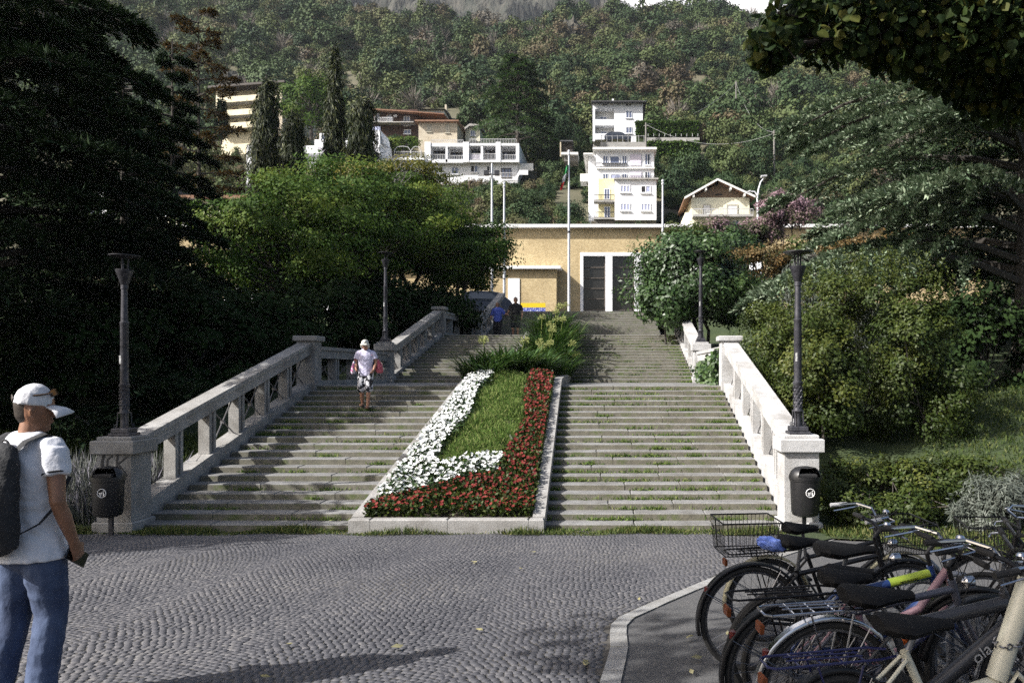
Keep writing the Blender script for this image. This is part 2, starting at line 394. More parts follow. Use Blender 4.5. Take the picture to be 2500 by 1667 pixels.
def leaves(name, p, axis, nrm, L, W, m, parent=None, tint=None, kind=None, fold=.2):
    v, q = leaf_arrays(np.asarray(p), np.asarray(axis), np.asarray(nrm), L, W, fold)
    if tint is None: tint = rs.rand(len(q))
    return rawmesh(name, v, q, m, parent, np.clip(tint, 0, 1), kind)
def rnd_dir(n): return unit(rs.normal(size=(n, 3)))
def blobs(c, r, K, n, cr, shell=.55, flat=.7, low=-1.0):
    """leaf points in K clumps spread through an ellipsoid; returns points, outward direction, clump tone, clump centres"""
    d = rnd_dir(K * 3); d = d[d[:, 2] > low][:K]; K = len(d)
    rad = shell + (1 - shell) * rs.rand(K, 1) ** .6
    cc = np.asarray(c) + d * rad * np.asarray(r)
    tone = rs.rand(K); i = rs.randint(0, K, n)
    off = rnd_dir(n) * (rs.rand(n, 1) ** .45) * cr * (.6 + .8 * rs.rand(K, 1)[i]); off[:, 2] *= flat
    p = cc[i] + off
    out = unit(unit(off) * .9 + d[i] * .7 + rs.normal(size=(n, 3)) * .28 + [0, 0, .35])
    return p, out, tone[i], cc

def ray_xz(Y): return None
# ------------------------------------------------------------------ plaza: tilted sheet, cobbles in arcs, kerb strip, asphalt
KPX = [(1482, 1760), (1490, 1667), (1512, 1585), (1508, 1530), (1530, 1508), (1600, 1476), (1700, 1434), (1800, 1392), (1905, 1356), (2010, 1322), (2080, 1303)]
KP = np.array([onplaza(*p) for p in KPX])
def kerb_x(Y): return np.interp(Y, KP[:, 1], KP[:, 0], left=KP[0, 0], right=KP[-1, 0] + 3)
def sheet(name, poly, m, lift=0.0, parent=None):
    vs = [(x, y, plaza_z(y) + lift) for x, y in poly]
    return structure(MB().add(vs, [tuple(range(len(vs)))]).build(name, m, parent))
cob = sheet('cobbled_plaza', [(-60, -30), (60, -30), (60, 13.9), (-60, 13.9)], 'grout', -.0045)
right_edge = [(x + .06, y) for x, y, _ in KP]
asph = sheet('asphalt_strip', [(1.0 + KP[0, 0] * 0 - .93, -6)] + right_edge + [(40, right_edge[-1][1]), (40, -6)], 'asphalt', -.002)
kerb = structure(empty('kerb')); 
segs = np.linspace(0, 1, 60); Kl = np.concatenate([[0], np.cumsum(np.linalg.norm(np.diff(KP[:, :2], axis=0), axis=1))])
pos = [-.0]; 
while pos[-1] < Kl[-1] - .3: pos.append(pos[-1] + random.uniform(.38, .72))
pos[-1] = Kl[-1]
def kpt(s, off):
    x = np.interp(s, Kl, KP[:, 0]); y = np.interp(s, Kl, KP[:, 1]); e = .12
    dx = np.interp(s + e, Kl, KP[:, 0]) - np.interp(s - e, Kl, KP[:, 0]); dy = np.interp(s + e, Kl, KP[:, 1]) - np.interp(s - e, Kl, KP[:, 1])
    l = math.hypot(dx, dy); return (x + off * dy / l, y - off * dx / l)
for a, b in zip(pos[:-1], pos[1:]):
    mb = MB(); lo = []; hi = []; g = .006
    for s in (a + g, (a + b) / 2, b - g):
        for off in (-.065, .065):
            x, y = kpt(s, off); lo.append((x, y, plaza_z(y) - .08)); hi.append((x, y, plaza_z(y) + .010 + random.uniform(-.002, .003)))
    v = lo + hi
    mb.add(v, [(6, 7, 9, 8), (8, 9, 11, 10), (0, 2, 8, 6), (2, 4, 10, 8), (1, 7, 9, 3), (3, 9, 11, 5), (0, 6, 7, 1), (4, 5, 11, 10)])
    mb.build('kerb_stone', 'kerb_granite', kerb)
# cobbles
Wc, pc = 1.5, .059; AH = R(33); Rc = Wc / (2 * math.sin(AH)); NS = 27; rows = []
for c in range(-8, 7):
    xc = c * Wc - .35 + .0
    for j in range(-8, 184):
        y = 3.0 + j * pc + .02 * math.sin(c * 3.1); phi = np.linspace(-AH, AH, NS + 1); phi = (phi[:-1] + phi[1:]) / 2 + ((j % 2) - .5) * AH / NS + .008 * math.sin(j * 2.7)
        X = xc + Rc * np.sin(phi); Y = y + Rc * np.cos(phi) - Rc
        rows.append(np.stack([X, Y, -phi, np.full_like(phi, Rc * 2 * AH / NS), pc * np.cos(phi) ** .8], 1))
C = np.concatenate(rows); 
C[:, 0] += .05 * np.sin(C[:, 1] * 1.3); C[:, :2] += rs.normal(size=(len(C), 2)) * .0045; C[:, 2] += rs.normal(size=len(C)) * .04
vis = (C[:, 1] > 3.2) & (C[:, 1] < 13.15) & (C[:, 0] > -0.80 * C[:, 1] - 1.2) & (C[:, 0] < kerb_x(C[:, 1]) - .10) & (C[:, 0] < 7)
C = C[vis]; n = len(C)
hw = (C[:, 3] * .5 - .0030) * (1 + rs.normal(size=n) * .05); hd = (C[:, 4] * .5 - .0030) * (1 + rs.normal(size=n) * .05)
hz = .000 + rs.rand(n) * .003; tx = rs.normal(size=n) * .03; ty = rs.normal(size=n) * .03
dip = .004 * np.sin(C[:, 0] * 1.1 + 1) * np.sin(C[:, 1] * 1.7)
def cobble_arrays(idx):
    m_ = len(idx); ca, sa = np.cos(C[idx, 2]), np.sin(C[idx, 2]); v = np.empty((m_, 8, 3))
    for k, (sx, sy) in enumerate(((-1, -1), (1, -1), (1, 1), (-1, 1))):
        for top in (0, 1):
            ins = 0.0 if not top else .0035
            lx = sx * (hw[idx] - ins); ly = sy * (hd[idx] - ins)
            z = (hz[idx] + lx * tx[idx] + ly * ty[idx]) if top else np.full(m_, -.007)
            v[:, k + 4 * top] = np.stack([lx * ca - ly * sa, lx * sa + ly * ca, z], 1)
    q = np.array([(4, 5, 6, 7), (0, 1, 5, 4), (1, 2, 6, 5), (2, 3, 7, 6), (3, 0, 4, 7)])
    return v, q
sx_px = CX + F * C[:, 0] / C[:, 1]; sy_px = CY + F * (EYE - plaza_z(C[:, 1])) / C[:, 1]
inframe = (sx_px > 20) & (sx_px < 2480) & (sy_px < 1655) & ~((sx_px < 215))
order = np.argsort(C[:, 1] + 100 * ~inframe); near = order[:300]; rest = order[300:]
v, q = cobble_arrays(rest); v[:, :, 0] += C[rest, 0][:, None]; v[:, :, 1] += C[rest, 1][:, None]; v[:, :, 2] += (plaza_z(C[rest, 1]) + dip[rest])[:, None]
Q = (np.arange(len(rest))[:, None, None] * 8 + q[None]).reshape(-1, 4)
cx_, cy_ = C[rest, 0], C[rest, 1]; tc_ = np.clip(.42 + .20 * rs.normal(size=len(rest)) + .12 * np.sin(cx_ * .9 + 1.3 * np.sin(cy_ * .7)) + .10 * np.sin(cy_ * 1.9 + cx_ * .6) + .08 * np.sin(cx_ * 3.1 - cy_ * 2.3), 0, 1)
rawmesh('cobblestones', v.reshape(-1, 3), Q, 'cobble', cob, np.repeat(tc_, 5), 'stuff')
v, q = cobble_arrays(near); variants = []
for k in range(24):
    me_o = rawmesh('cobble', v[k], q, 'cobble', cob, np.repeat(np.clip(.42 + .2 * rs.normal(), 0, 1), 5)); variants.append(me_o)
for k, i in enumerate(near):
    o = variants[k] if k < 24 else variants[k % 24].copy()
    if k >= 24: COL.objects.link(o); o.rotation_euler.z = C[i, 2] - C[near[k % 24], 2]
    o.location = (C[i, 0], C[i, 1], plaza_z(C[i, 1]) + dip[i])

# ------------------------------------------------------------------ staircase
RI, TR = .115, .365
XLp = ([13.2, 20.2, 26.1, 32, 38, 43.5], [-8.10, -7.72, -7.46, -6.95, -6.45, -6.0])
XRp = ([13.2, 20.2, 26.1, 32, 38, 43.5], [3.08, 2.95, 2.87, 2.68, 2.52, 2.40])
def XL(Y): return float(np.interp(Y, *XLp))
def XR(Y): return float(np.interp(Y, *XRp))
def BL(Y): return float(np.interp(Y, [13.0, 20.2, 32], [-4.17, -3.70, -3.35]))
def BR(Y): return float(np.interp(Y, [13.0, 20.2, 32], [-1.215, -1.40, -1.62]))
stair = structure(empty('staircase'))
def stair_z(Y):
    return float(np.interp(Y, [13.2, 20.14, 26.1, 31.8, 38, 43.5], [.115, 2.3, 2.3, 4.14, 4.14, 5.98]))
for k in range(1, 21):
    y = Y0 + (k - 1) * TR; z = RI * k
    for a, b in ((XL(y) + .22, BL(y) + .05), (BR(y) - .05, XR(y) - .22)):
        x = a; d = TR + .06 if k < 20 else .5
        while x < b - .01:
            L_ = random.uniform(.9, 1.75); e = x + L_
            if b - e < .55: e = b
            jy = random.uniform(-.007, .007); jz = random.uniform(-.006, .004)
            MB().box(x + .004, y + jy, z - RI - .03, e - .004, y + d, z + jz, .016).build('step_stone', 'step_stone', stair)
            x = e
def flight(n, ys, zs, tr, planter):
    for j in range(1, n + 1):
        y = ys + (j - 1) * tr; z = zs + RI * j
        spans = ((XL(y) + .2, BL(y) + .05), (BR(y) - .05, XR(y) - .2)) if planter else ((XL(y) + .2, (XL(y) + XR(y)) / 2 - .01 + random.uniform(-1, 1)), None)
        if not planter: spans = (spans[0], (spans[0][1] + .008, XR(y) - .2))
        for a, b in spans:
            MB().box(a, y + random.uniform(-.004, .004), z - RI - .03, b, y + (tr + .06 if j < n else .4), z + random.uniform(-.003, .003), .014).build('step', 'step_stone', stair)
flight(16, 26.1, 2.3, .38, True); flight(16, 38.0, 4.14, .367, False)
# solid mass and landings beneath
mb = MB()
prof = [(13.25, -.3), (13.25, -.02), (20.0, 2.12), (20.6, 2.26), (20.61, 2.296), (26.12, 2.296), (32.1, 4.03), (32.15, 4.136), (38.05, 4.136), (43.7, 5.9), (43.75, 5.976), (43.75, -.3)]
v = [];
for y, z in prof: v += [(XL(y) + .15, y, z), (XR(y) - .15, y, z)]
fs = [(2 * i, 2 * i + 1, 2 * i + 3, 2 * i + 2) for i in range(len(prof) - 1)] + [tuple(range(0, 2 * len(prof), 2)), tuple(range(1, 2 * len(prof), 2))[::-1]]
mb.add(v, fs).build('landing', 'step_stone', stair)

# ------------------------------------------------------------------ banks beside the stairs and the upper square
def bank_z(Y): return np.interp(Y, [13, 20.2, 26.1, 32, 38, 43.5, 70], [0.0, 1.75, 2.25, 3.7, 4.2, 5.85, 5.95])
offs = [0, .25, .7, 1.5, 3, 5, 8, 12, 18, 30, 60]
def bank(name, side, y_start):
    ys = [y_start] + list(np.arange(max(13.4, y_start + .3), 44, .5)) + [44.0]
    v = []; 
    for y in ys:
        e = (XL(y) - .10) if side < 0 else (XR(y) + .10)
        for o_ in offs:
            x = e + side * o_; z = float(bank_z(y)) if y >= 13.2 else plaza_z(y) + .02
            if o_ > 0: z += .10 * math.sin(x * .9) * math.cos(y * .7) * min(1, o_ / 2) * (1 if y > 14 else 0) + (.0 if side < 0 else min(.5, .05 * max(0, o_ - 2)) * (y > 14))
            v.append((x, y, z))
    n_ = len(offs); fs = [(i * n_ + j, i * n_ + j + 1, (i + 1) * n_ + j + 1, (i + 1) * n_ + j) for i in range(len(ys) - 1) for j in range(n_ - 1)]
    return structure(MB().add(v, fs).build(name, 'turf', None, True))
bank('lawn', -1, 13.2); bank('lawn', 1, 13.2)
VG = [onplaza(*p) for p in ((1900, 1352), (2030, 1318), (2120, 1322), (2250, 1345), (2520, 1385), (3000, 1430))]
vv = [(p[0], p[1], p[2] + .03) for p in VG] + [(30, 13.25, .03), (3.0, 13.25, .03)]
structure(MB().add(vv, [tuple(range(len(vv)))]).build('grass_verge', 'turf'))
structure(MB().add([(-70, 43.6, 5.97), (70, 43.6, 5.97), (70, 75, 5.97), (-70, 75, 5.97)], [(0, 1, 2, 3)]).build('upper_square', 'asphalt'))

# ------------------------------------------------------------------ balustrades
def slab(mb, A, B, w, z0, z1):
    """bar of width w between plan points A and B; z0, z1 = (lower, upper) at A and at B"""
    a = Vector((A[0], A[1], 0)); b = Vector((B[0], B[1], 0)); d = (b - a).normalized(); s = Vector((-d.y, d.x, 0)) * (w / 2)
    v = []
    for p, (lo, hi) in ((a, z0), (b, z1)):
        for q_ in (p - s, p + s):
            v += [(q_.x, q_.y, lo), (q_.x, q_.y, hi)]
    return mb.add(v, [(0, 1, 3, 2), (4, 6, 7, 5), (0, 4, 5, 1), (2, 3, 7, 6), (1, 5, 7, 3), (0, 2, 6, 4)])
def balustrade(label, A, B, top, curb, nposts, crosses, stone='granite', beam=.30, pw=.24):
    """A, B plan points; top/curb: heights (zA, zB) of the handrail's upper face and of the curb's upper face"""
    t = thing('stone_balustrade', label, 'balustrade', (0, 0, 0), 0, 'granite balustrades of the staircase')
    mb = MB(); slab(mb, A, B, .36, (top[0] - .09, top[0]), (top[1] - .09, top[1])); slab(mb, A, B, .29, (top[0] - beam, top[0] - .088), (top[1] - beam, top[1] - .088))
    mb.build('handrail', stone, t)
    mb = MB(); slab(mb, A, B, .34, (curb[0] - 1.1, curb[0]), (curb[1] - 1.1, curb[1])); mb.build('base_curb', stone, t)
    a = Vector((A[0], A[1], 0)); b = Vector((B[0], B[1], 0)); L_ = (b - a).length; d = (b - a) / L_; ang = math.atan2(d.y, d.x)
    us = [(i + 1) / (nposts + 1) for i in range(nposts)]
    for u in us:
        p = a + d * (L_ * u); lo = curb[0] + (curb[1] - curb[0]) * u - .12; hi = top[0] + (top[1] - top[0]) * u - beam + .10
        mb = MB()
        for dx, wd in ((-pw * .33, .22), (pw * .33, .22), (0, .15)):
            mb.box(dx - pw * .17, -wd / 2, lo, dx + pw * .17 + (.0 if wd > .2 else .0), wd / 2, hi)
        o = mb.build('baluster', stone, t); o.location = (p.x, p.y, 0); o.rotation_euler.z = ang
    ends = [0] + us + [1]
    for i in crosses:
        u0, u1 = ends[i], ends[i + 1]; e = .14 / L_
        pts = []
        for u in (u0 + e, u1 - e):
            p = a + d * (L_ * u); pts.append((p, curb[0] + (curb[1] - curb[0]) * u + .02, top[0] + (top[1] - top[0]) * u - beam - .02))
        mb = MB()
        mb.tube([(pts[0][0].x, pts[0][0].y, pts[0][1]), (pts[1][0].x, pts[1][0].y, pts[1][2])], .014, 6)
        mb.tube([(pts[0][0].x, pts[0][0].y + .03, pts[0][2]), (pts[1][0].x, pts[1][0].y + .03, pts[1][1])], .014, 6)
        c = (pts[0][0] + pts[1][0]) / 2; zc = (pts[0][1] + pts[1][2]) / 2
        mb.box(c.x - .035, c.y - .02, zc - .035, c.x + .035, c.y + .05, zc + .035)
        mb.build('iron_cross', 'rail_iron', t)
    return t
def newel(t, x, y, zb, zt, w=.46, cap=.60, stone='granite'):
    p = MB().box(x - w / 2, y - w / 2, zb, x + w / 2, y + w / 2, zt - .13, .012).build('newel_post', stone, t)
    MB().box(x - cap / 2, y - cap / 2, zt - .135, x + cap / 2, y + cap / 2, zt, .02).build('cap', stone, p)
def flightrail(side, n1, n2, stone):
    X = XL if side < 0 else XR; nm = 'left' if side < 0 else 'right'
    sd = 'beside the dark trees' if side < 0 else 'beside the clipped bushes'
    t1 = balustrade(f'long sloping granite balustrade of the lowest flight, {sd}', (X(13.45), 13.45), (X(20.0), 20.0), (1.56, 3.38), (.42, 2.36), n1, [2, 3, 4, 5] if side < 0 else list(range(n1 + 1)), stone)
    newel(t1, X(20.2), 20.22, 1.2, 3.55, stone=stone)
    t2 = balustrade(f'level granite balustrade along the first landing, {sd}', (X(20.45), 20.45), (X(25.8), 25.8), (3.30, 3.30), (2.42, 2.42), 3, range(4), stone)
    t3 = balustrade(f'sloping granite balustrade of the middle flight, {sd}', (X(26.4), 26.4), (X(31.7), 31.7), (3.50, 5.10), (2.55, 4.22), n2, range(n2 + 1), stone, .27, .2)
    newel(t3, X(31.95), 31.95, 3.0, 5.26, .42, .56, stone)
    if side < 0:
        t4 = balustrade('level granite balustrade along the second landing, under the tree', (X(32.2), 32.2), (X(37.7), 37.7), (5.10, 5.10), (4.26, 4.26), 4, [], stone, .26, .18)
        newel(t4, X(37.95), 37.95, 3.9, 5.25, .4, .5, stone)
        balustrade('short sloping granite balustrade of the topmost flight, beyond the couple', (X(38.2), 38.2), (X(43.2), 43.2), (5.15, 6.95), (4.3, 6.05), 4, range(5), stone, .27, .18)
flightrail(-1, 5, 5, 'granite'); flightrail(1, 5, 4, 'granite_sunlit')

def pedestal(x, y, z, h, label, w=.56, stone='granite'):
    t = thing('stone_pedestal', label, 'pedestal', (x, y, z), 0, 'granite lamp pedestals')
    MB().box(-w / 2 - .05, -w / 2 - .05, -.3, w / 2 + .05, w / 2 + .05, .20, .02).build('plinth', stone, t)
    MB().box(-w / 2, -w / 2, .19, w / 2, w / 2, h - .24, .02).build('shaft', stone, t)
    mb = MB().box(-w / 2 - .07, -w / 2 - .07, h - .28, w / 2 + .07, w / 2 + .07, h - .06, .015); mb.box(-w / 2 + .0, -w / 2 + .0, h - .065, w / 2 - .0, w / 2, h, .012)
    mb.build('cap', stone, t); return t
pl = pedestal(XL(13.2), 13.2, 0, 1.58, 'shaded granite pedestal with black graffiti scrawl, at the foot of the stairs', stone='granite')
pr = pedestal(XR(13.2) - .02, 13.2, 0, 1.61, 'sunlit granite pedestal at the foot of the stairs, right behind a litter bin', stone='granite_sunlit')
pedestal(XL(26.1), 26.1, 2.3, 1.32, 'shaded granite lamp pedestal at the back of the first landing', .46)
pedestal(XR(26.1), 26.1, 2.3, 1.32, 'sunlit granite lamp pedestal at the back of the first landing', .46, 'granite_sunlit')
# graffiti strokes on the shaded pedestal
mb = MB()
for st, wd in (([(-.16, 1.30), (-.19, 1.15), (-.17, .98)], .055), ([(-.02, 1.27), (-.10, 1.22), (-.11, 1.10), (-.04, 1.02), (.03, 1.04)], .035), ([(.06, 1.30), (.05, 1.12), (.04, .94)], .04), ([(.22, 1.26), (.07, 1.14), (.14, 1.06), (.21, .95)], .03)):
    for (x0, z0), (x1, z1) in zip(st[:-1], st[1:]):
        mb.tube([(x0, -.283, z0), (x1, -.283, z1)], [(.002, wd / 2), (.002, wd / 2)], 6, ref=(0, 1, 0))
mb.build('graffiti', 'graffiti', pl)

# ------------------------------------------------------------------ street lamps
def lamp(x, y, z, h, label, lod=1):
    t = thing('street_lamp', label, 'street lamp', (x, y, z), 0, 'black cast iron lamps with disc tops')
    k = h / 3.03
    mb = MB().box(-.17 * k, -.17 * k, 0, .17 * k, .17 * k, .05 * k, .006).box(-.14 * k, -.14 * k, .05 * k, .14 * k, .14 * k, .13 * k, .012)
    mb.build('base_plate', 'lamp_iron', t)
    mb = MB().lathe((0, 0, 0), [(.075 * k, .12 * k), (.062 * k, .16 * k), (.062 * k, .36 * k), (.075 * k, .40 * k)], 14)
    for i in range(4):
        a = math.pi / 4 + i * math.pi / 2; c, s_ = math.cos(a), math.sin(a)
        mb.tube([(.12 * k * c, .12 * k * s_, .14 * k), (.105 * k * c, .105 * k * s_, .20 * k), (.095 * k * c, .095 * k * s_, .38 * k)], .010 * k, 6)
        mb.torus((.125 * k * c, .125 * k * s_, .165 * k), .022 * k, .008 * k, 'y', 10, 5)
    mb.lathe((0, 0, 0), [(.10 * k, .375 * k), (.10 * k, .395 * k)], 14)
    mb.build('scroll_cage', 'lamp_iron', t, True)
    mb = MB().lathe((0, 0, 0), [(.078 * k, .39 * k), (.070 * k, .42 * k), (.066 * k, .80 * k), (.084 * k, .83 * k), (.084 * k, .86 * k), (.07 * k, .87 * k)], 16)
    for i in range(7):
        for j in range(8):
            a = 2 * math.pi * (j + .5 * (i % 2)) / 8; zz = (.46 + i * .052) * k; r = .068 * k
            mb.tube([(r * math.cos(a), r * math.sin(a), zz - .02 * k), (r * 1.15 * math.cos(a + .2), r * 1.15 * math.sin(a + .2), zz), (r * math.cos(a + .35), r * math.sin(a + .35), zz + .02 * k)], .008 * k, 4)
    mb.build('ornate_shaft', 'lamp_iron', t, True)
    mb = MB().lathe((0, 0, 0), [(.066 * k, .86 * k), (.064 * k, 1.85 * k), (.070 * k, 1.86 * k), (.070 * k, 1.90 * k), (.055 * k, 1.91 * k), (.048 * k, 2.44 * k), (.056 * k, 2.45 * k), (.056 * k, 2.52 * k), (.047 * k, 2.53 * k)], 16)
    mb.build('pole', 'lamp_iron', t, True)
    MB().lathe((0, 0, 0), [(.05 * k, 2.50 * k), (.072 * k, 2.56 * k), (.088 * k, 2.62 * k), (.115 * k, 2.70 * k), (.135 * k, 2.755 * k), (.135 * k, 2.775 * k), (.06 * k, 2.78 * k)], 20).build('lantern_cup', 'iron', t, True)
    for i in range(3):
        a = i * 2 * math.pi / 3 + .35
        MB().tube([(.045 * k * math.cos(a), .045 * k * math.sin(a), 2.74 * k), (.062 * k * math.cos(a), .062 * k * math.sin(a), 3.01 * k)], .016 * k, 6).build('rod', 'iron', t)
    MB().lathe((0, 0, 0), [(.02 * k, 2.965 * k), (.20 * k, 2.985 * k), (.238 * k, 3.0 * k), (.238 * k, 3.012 * k), (.10 * k, 3.03 * k), (.0 * k + .01, 3.035 * k)], 28).build('disc_shade', 'iron', t, True)
    if lod:
        mb = MB().tube([(-.03 * k, -.058 * k, 1.20 * k), (-.03 * k, -.058 * k, 1.34 * k)], [(.004, .025 * k)] * 2, 6, ref=(0, 1, 0)); mb.build('sticker', 'sticker', t)
    return t
lamp(XL(13.2), 13.2, 1.58, 3.0, 'black lamp standing on the graffiti-marked pedestal')
lamp(XR(13.2) - .02, 13.2, 1.61, 3.03, 'black lamp with disc top on the pedestal behind the sunlit litter bin')
lamp(XL(26.1), 26.1, 3.62, 2.95, 'black lamp on the first landing against the dark spreading trees')
lamp(XR(26.1), 26.1, 3.62, 3.0, 'black lamp on the first landing in front of the glossy fig bush')
lamp(PX(1643, 45), 45, 5.98, 4.2, 'far black lamp at the top of the stairs, its disc peeping over the fig bush', 0)

# ------------------------------------------------------------------ litter bins
def bin_(x, y, label):
    t = thing('litter_bin', label, 'litter bin', (x, y, plaza_z(y)), 0, 'black litter bins on posts')
    ring = []
    mb = MB()
    def oval(r, z, n_=20): return [(r * 1.08 * math.cos(2 * math.pi * j / n_), r * .9 * math.sin(2 * math.pi * j / n_), z) for j in range(n_)]
    prof_ = [(.12, .30), (.185, .33), (.205, .38), (.222, .86), (.232, .87), (.232, .90)]
    for r, z in prof_: ring.append(oval(r, z))
    v = [p for q_ in ring for p in q_]; n_ = 20
    mb.add(v, [(i * n_ + j, i * n_ + (j + 1) % n_, (i + 1) * n_ + (j + 1) % n_, (i + 1) * n_ + j) for i in range(len(ring) - 1) for j in range(n_)] + [tuple(range(n_))[::-1], tuple(range((len(ring) - 1) * n_, len(ring) * n_))])
    mb.build('body', 'black_plastic', t, True)
    lid = MB(); ring = [oval(.240, .895), oval(.242, .94), oval(.21, 1.02), oval(.15, 1.075), oval(.05, 1.095)]
    v = [p for q_ in ring for p in q_]
    fs = [(i * n_ + j, i * n_ + (j + 1) % n_, (i + 1) * n_ + (j + 1) % n_, (i + 1) * n_ + j) for i in range(len(ring) - 1) for j in range(n_) if not (i in (1, 2) and 13 <= j <= 17)] + [tuple(range(n_))[::-1], tuple(range((len(ring) - 1) * n_, len(ring) * n_))]
    lo = lid.add(v, fs).build('lid', 'black_plastic', t, True)
    MB().box(-.14, -.16, .93, .15, .12, .985, .01).build('mouth', 'dark_opening', lo)
    MB().box(-.03, .05, -.05, .03, .10, .34, .004).build('post', 'iron', t)
    mb = MB().torus((.03, -.207, .70), .066, .0055, 'y', 28, 6)
    mb.tube([(.062, -.208, .66), (.060, -.208, .705)], [(.002, .012)] * 2, 6, ref=(0, 1, 0)); mb.tube([(.060, -.208, .72), (.060, -.208, .737)], [(.002, .008)] * 2, 8, ref=(0, 1, 0))
    mb.tube([(.055, -.208, .705), (.030, -.208, .715)], [(.002, .004)] * 2, 6, ref=(0, 1, 0))
    for dx in (-.012, .0, .012): mb.tube([(.012 + dx, -.208, .658), (.012 + dx * 1.2, -.208, .70)], [(.002, .004)] * 2, 6, ref=(0, 1, 0))
    mb.box(-.012, -.210, .70, .036, -.206, .707)
    mb.build('litter_emblem', 'white_print', t)
    MB().tube([(-.155, -.135, .70), (-.155, -.135, .745)], [(.012, .004)] * 2, 4, ref=(1, -1, 0)).build('white_label', 'white_print', t)
    return t
bin_(PX(1966, 12.6), 12.6, 'black litter bin in front of the sunlit pedestal, white litter emblem facing the square')
bin_(PX(264, 12.55), 12.55, 'black litter bin in front of the graffiti-marked pedestal in the shade')
# ------------------------------------------------------------------ planter between the flights
def kz(Y): return np.interp(Y, [12.95, 20.2, 26.1, 32], [.26, 2.50, 2.56, 4.38])
bed = thing('flower_bed', 'long stone-edged flower bed sloping up between the two stair flights', 'flower bed')
def kseg(ya, yb, X, w, name='kerb_stone'):
    mb = MB(); v = []
    for y in (ya + .005, yb - .005):
        x = X(y); z = float(kz(y)); v += [(x - w / 2, y, z - 1.0), (x - w / 2, y, z), (x + w / 2, y, z), (x + w / 2, y, z - 1.0)]
    mb.add(v, [(0, 1, 2, 3), (4, 7, 6, 5), (0, 4, 5, 1), (1, 5, 6, 2), (2, 6, 7, 3), (0, 3, 7, 4)]); mb.build(name, 'granite', bed)
ye = 13.0
while ye < 31.5:
    yn = min(ye + random.uniform(.9, 1.5), 31.8)
    kseg(ye, yn, BL, .20); kseg(ye, yn, BR, .20); ye = yn
xa, xb = BL(13) - .10, BR(13) + .10; xs = [xa, xa + .35, xa + 1.6, xb - .25, xb]
for a, b in zip(xs[:-1], xs[1:]): MB().box(a + .003, 12.82, -.06, b - .003, 13.02, .262, .02).build('kerb_stone', 'granite', bed)
def soil_z(X, Y):
    u = (X - np.interp(Y, [13, 20.2, 32], [-4.17, -3.70, -3.35])) / (np.interp(Y, [13, 20.2, 32], [-1.215, -1.40, -1.62]) - np.interp(Y, [13, 20.2, 32], [-4.17, -3.70, -3.35]))
    return kz(Y) - .05 + .14 * np.sin(np.pi * np.clip(u, 0, 1)) * np.clip((Y - 13.0) / 1.6, 0, 1)
v = []; ysl = np.arange(13.0, 31.9, .4); ul = np.linspace(0, 1, 9)
for y in ysl:
    for u in ul:
        x = BL(y) + (BR(y) - BL(y)) * u; v.append((x, y, float(soil_z(x, y)) + random.uniform(-.02, .02)))
MB().add(v, [(i * 9 + j, i * 9 + j + 1, i * 9 + j + 10, i * 9 + j + 9) for i in range(len(ysl) - 1) for j in range(8)]).build('soil', 'soil', bed, True)
def bedpt(u, vv):
    Y = 13.08 + 7.1 * vv; a = np.interp(Y, [13, 20.2], [-4.17, -3.70]) + .11; b = np.interp(Y, [13, 20.2], [-1.215, -1.40]) - .11
    X = a + (b - a) * u; return np.stack([X, Y, soil_z(X, Y)], 1)
def region(u, v):
    red = (v < .045 + .20 * u ** 1.3) | ((u > .76 - .04 * np.sin(v * 9)) & (v > .1))
    white = ~red & ((u < .27 + .03 * np.sin(v * 14)) | (v < .17 + .13 * u)) & (v < .97)
    white &= ~((u > .80))
    return red, white
U = rs.rand(9000); V = rs.rand(9000) * 1.01 - .01; red, wh = region(U, V)
def bloom_arrays(c, nrm, size, petals=5):
    k = len(c); nrm = unit(nrm); a = unit(np.cross(nrm, rnd_dir(k))); b = np.cross(nrm, a); vs = []; 
    for i in range(petals):
        t = 2 * math.pi * i / petals; d = a * math.cos(t) + b * math.sin(t)
        vs.append(leaf_arrays(c, d + nrm * .25, nrm, size * .5, size * .5, .1)[0].reshape(k, 4, 3))
    v = np.stack(vs, 1).reshape(-1, 3); return v, np.arange(len(v)).reshape(-1, 4)
def border(name, label, cat, sel, nl, nb, size, pm, lm, hgt, bn):
    i = np.where(sel)[0]
    il = i[rs.randint(0, len(i), nl)]; p = bedpt(np.clip(U[il] + rs.normal(size=nl) * .015, 0, 1), np.clip(V[il] + rs.normal(size=nl) * .01, 0, 1)); p[:, 2] += rs.rand(nl) * hgt * .9
    ax = rnd_dir(nl) + [0, -.2, .4]; root = leaves(name, p, ax, unit(rs.normal(size=(nl, 3)) * .5 + [0, -.2, 1]), .085, .045, lm, kind='stuff', tint=rs.rand(nl) * .7)
    tag(root, label, cat)
    ib = i[rs.choice(len(i), nb, replace=False)]; c = bedpt(U[ib], V[ib]); c[:, 2] += hgt * (.75 + .4 * rs.rand(nb))
    nr = rs.normal(size=(nb, 3)) * .35 + [-.1, -.45, .8]; order = np.argsort(c[:, 1]); near, rest = order[:300], order[300:]
    if len(rest):
        vv, qq = bloom_arrays(c[rest], nr[rest], np.repeat(size, len(rest)) * (.65 + .6 * rs.rand(len(rest))), ); rawmesh('blooms', vv, qq, pm, root, np.repeat(rs.rand(len(rest)), 5), 'stuff')
    protos = []
    for k in range(8):
        vv, qq = bloom_arrays(np.zeros((1, 3)), nr[near[k]:near[k] + 1], size * random.uniform(.65, 1.25)); protos.append(rawmesh('bloom', vv, qq, pm, root, np.full(5, rs.rand())))
    for k, j in enumerate(near):
        o = protos[k] if k < 8 else protos[k % 8].copy()
        if k >= 8: COL.objects.link(o); o.rotation_euler.z = random.uniform(-.9, .9)
        o.location = c[j]
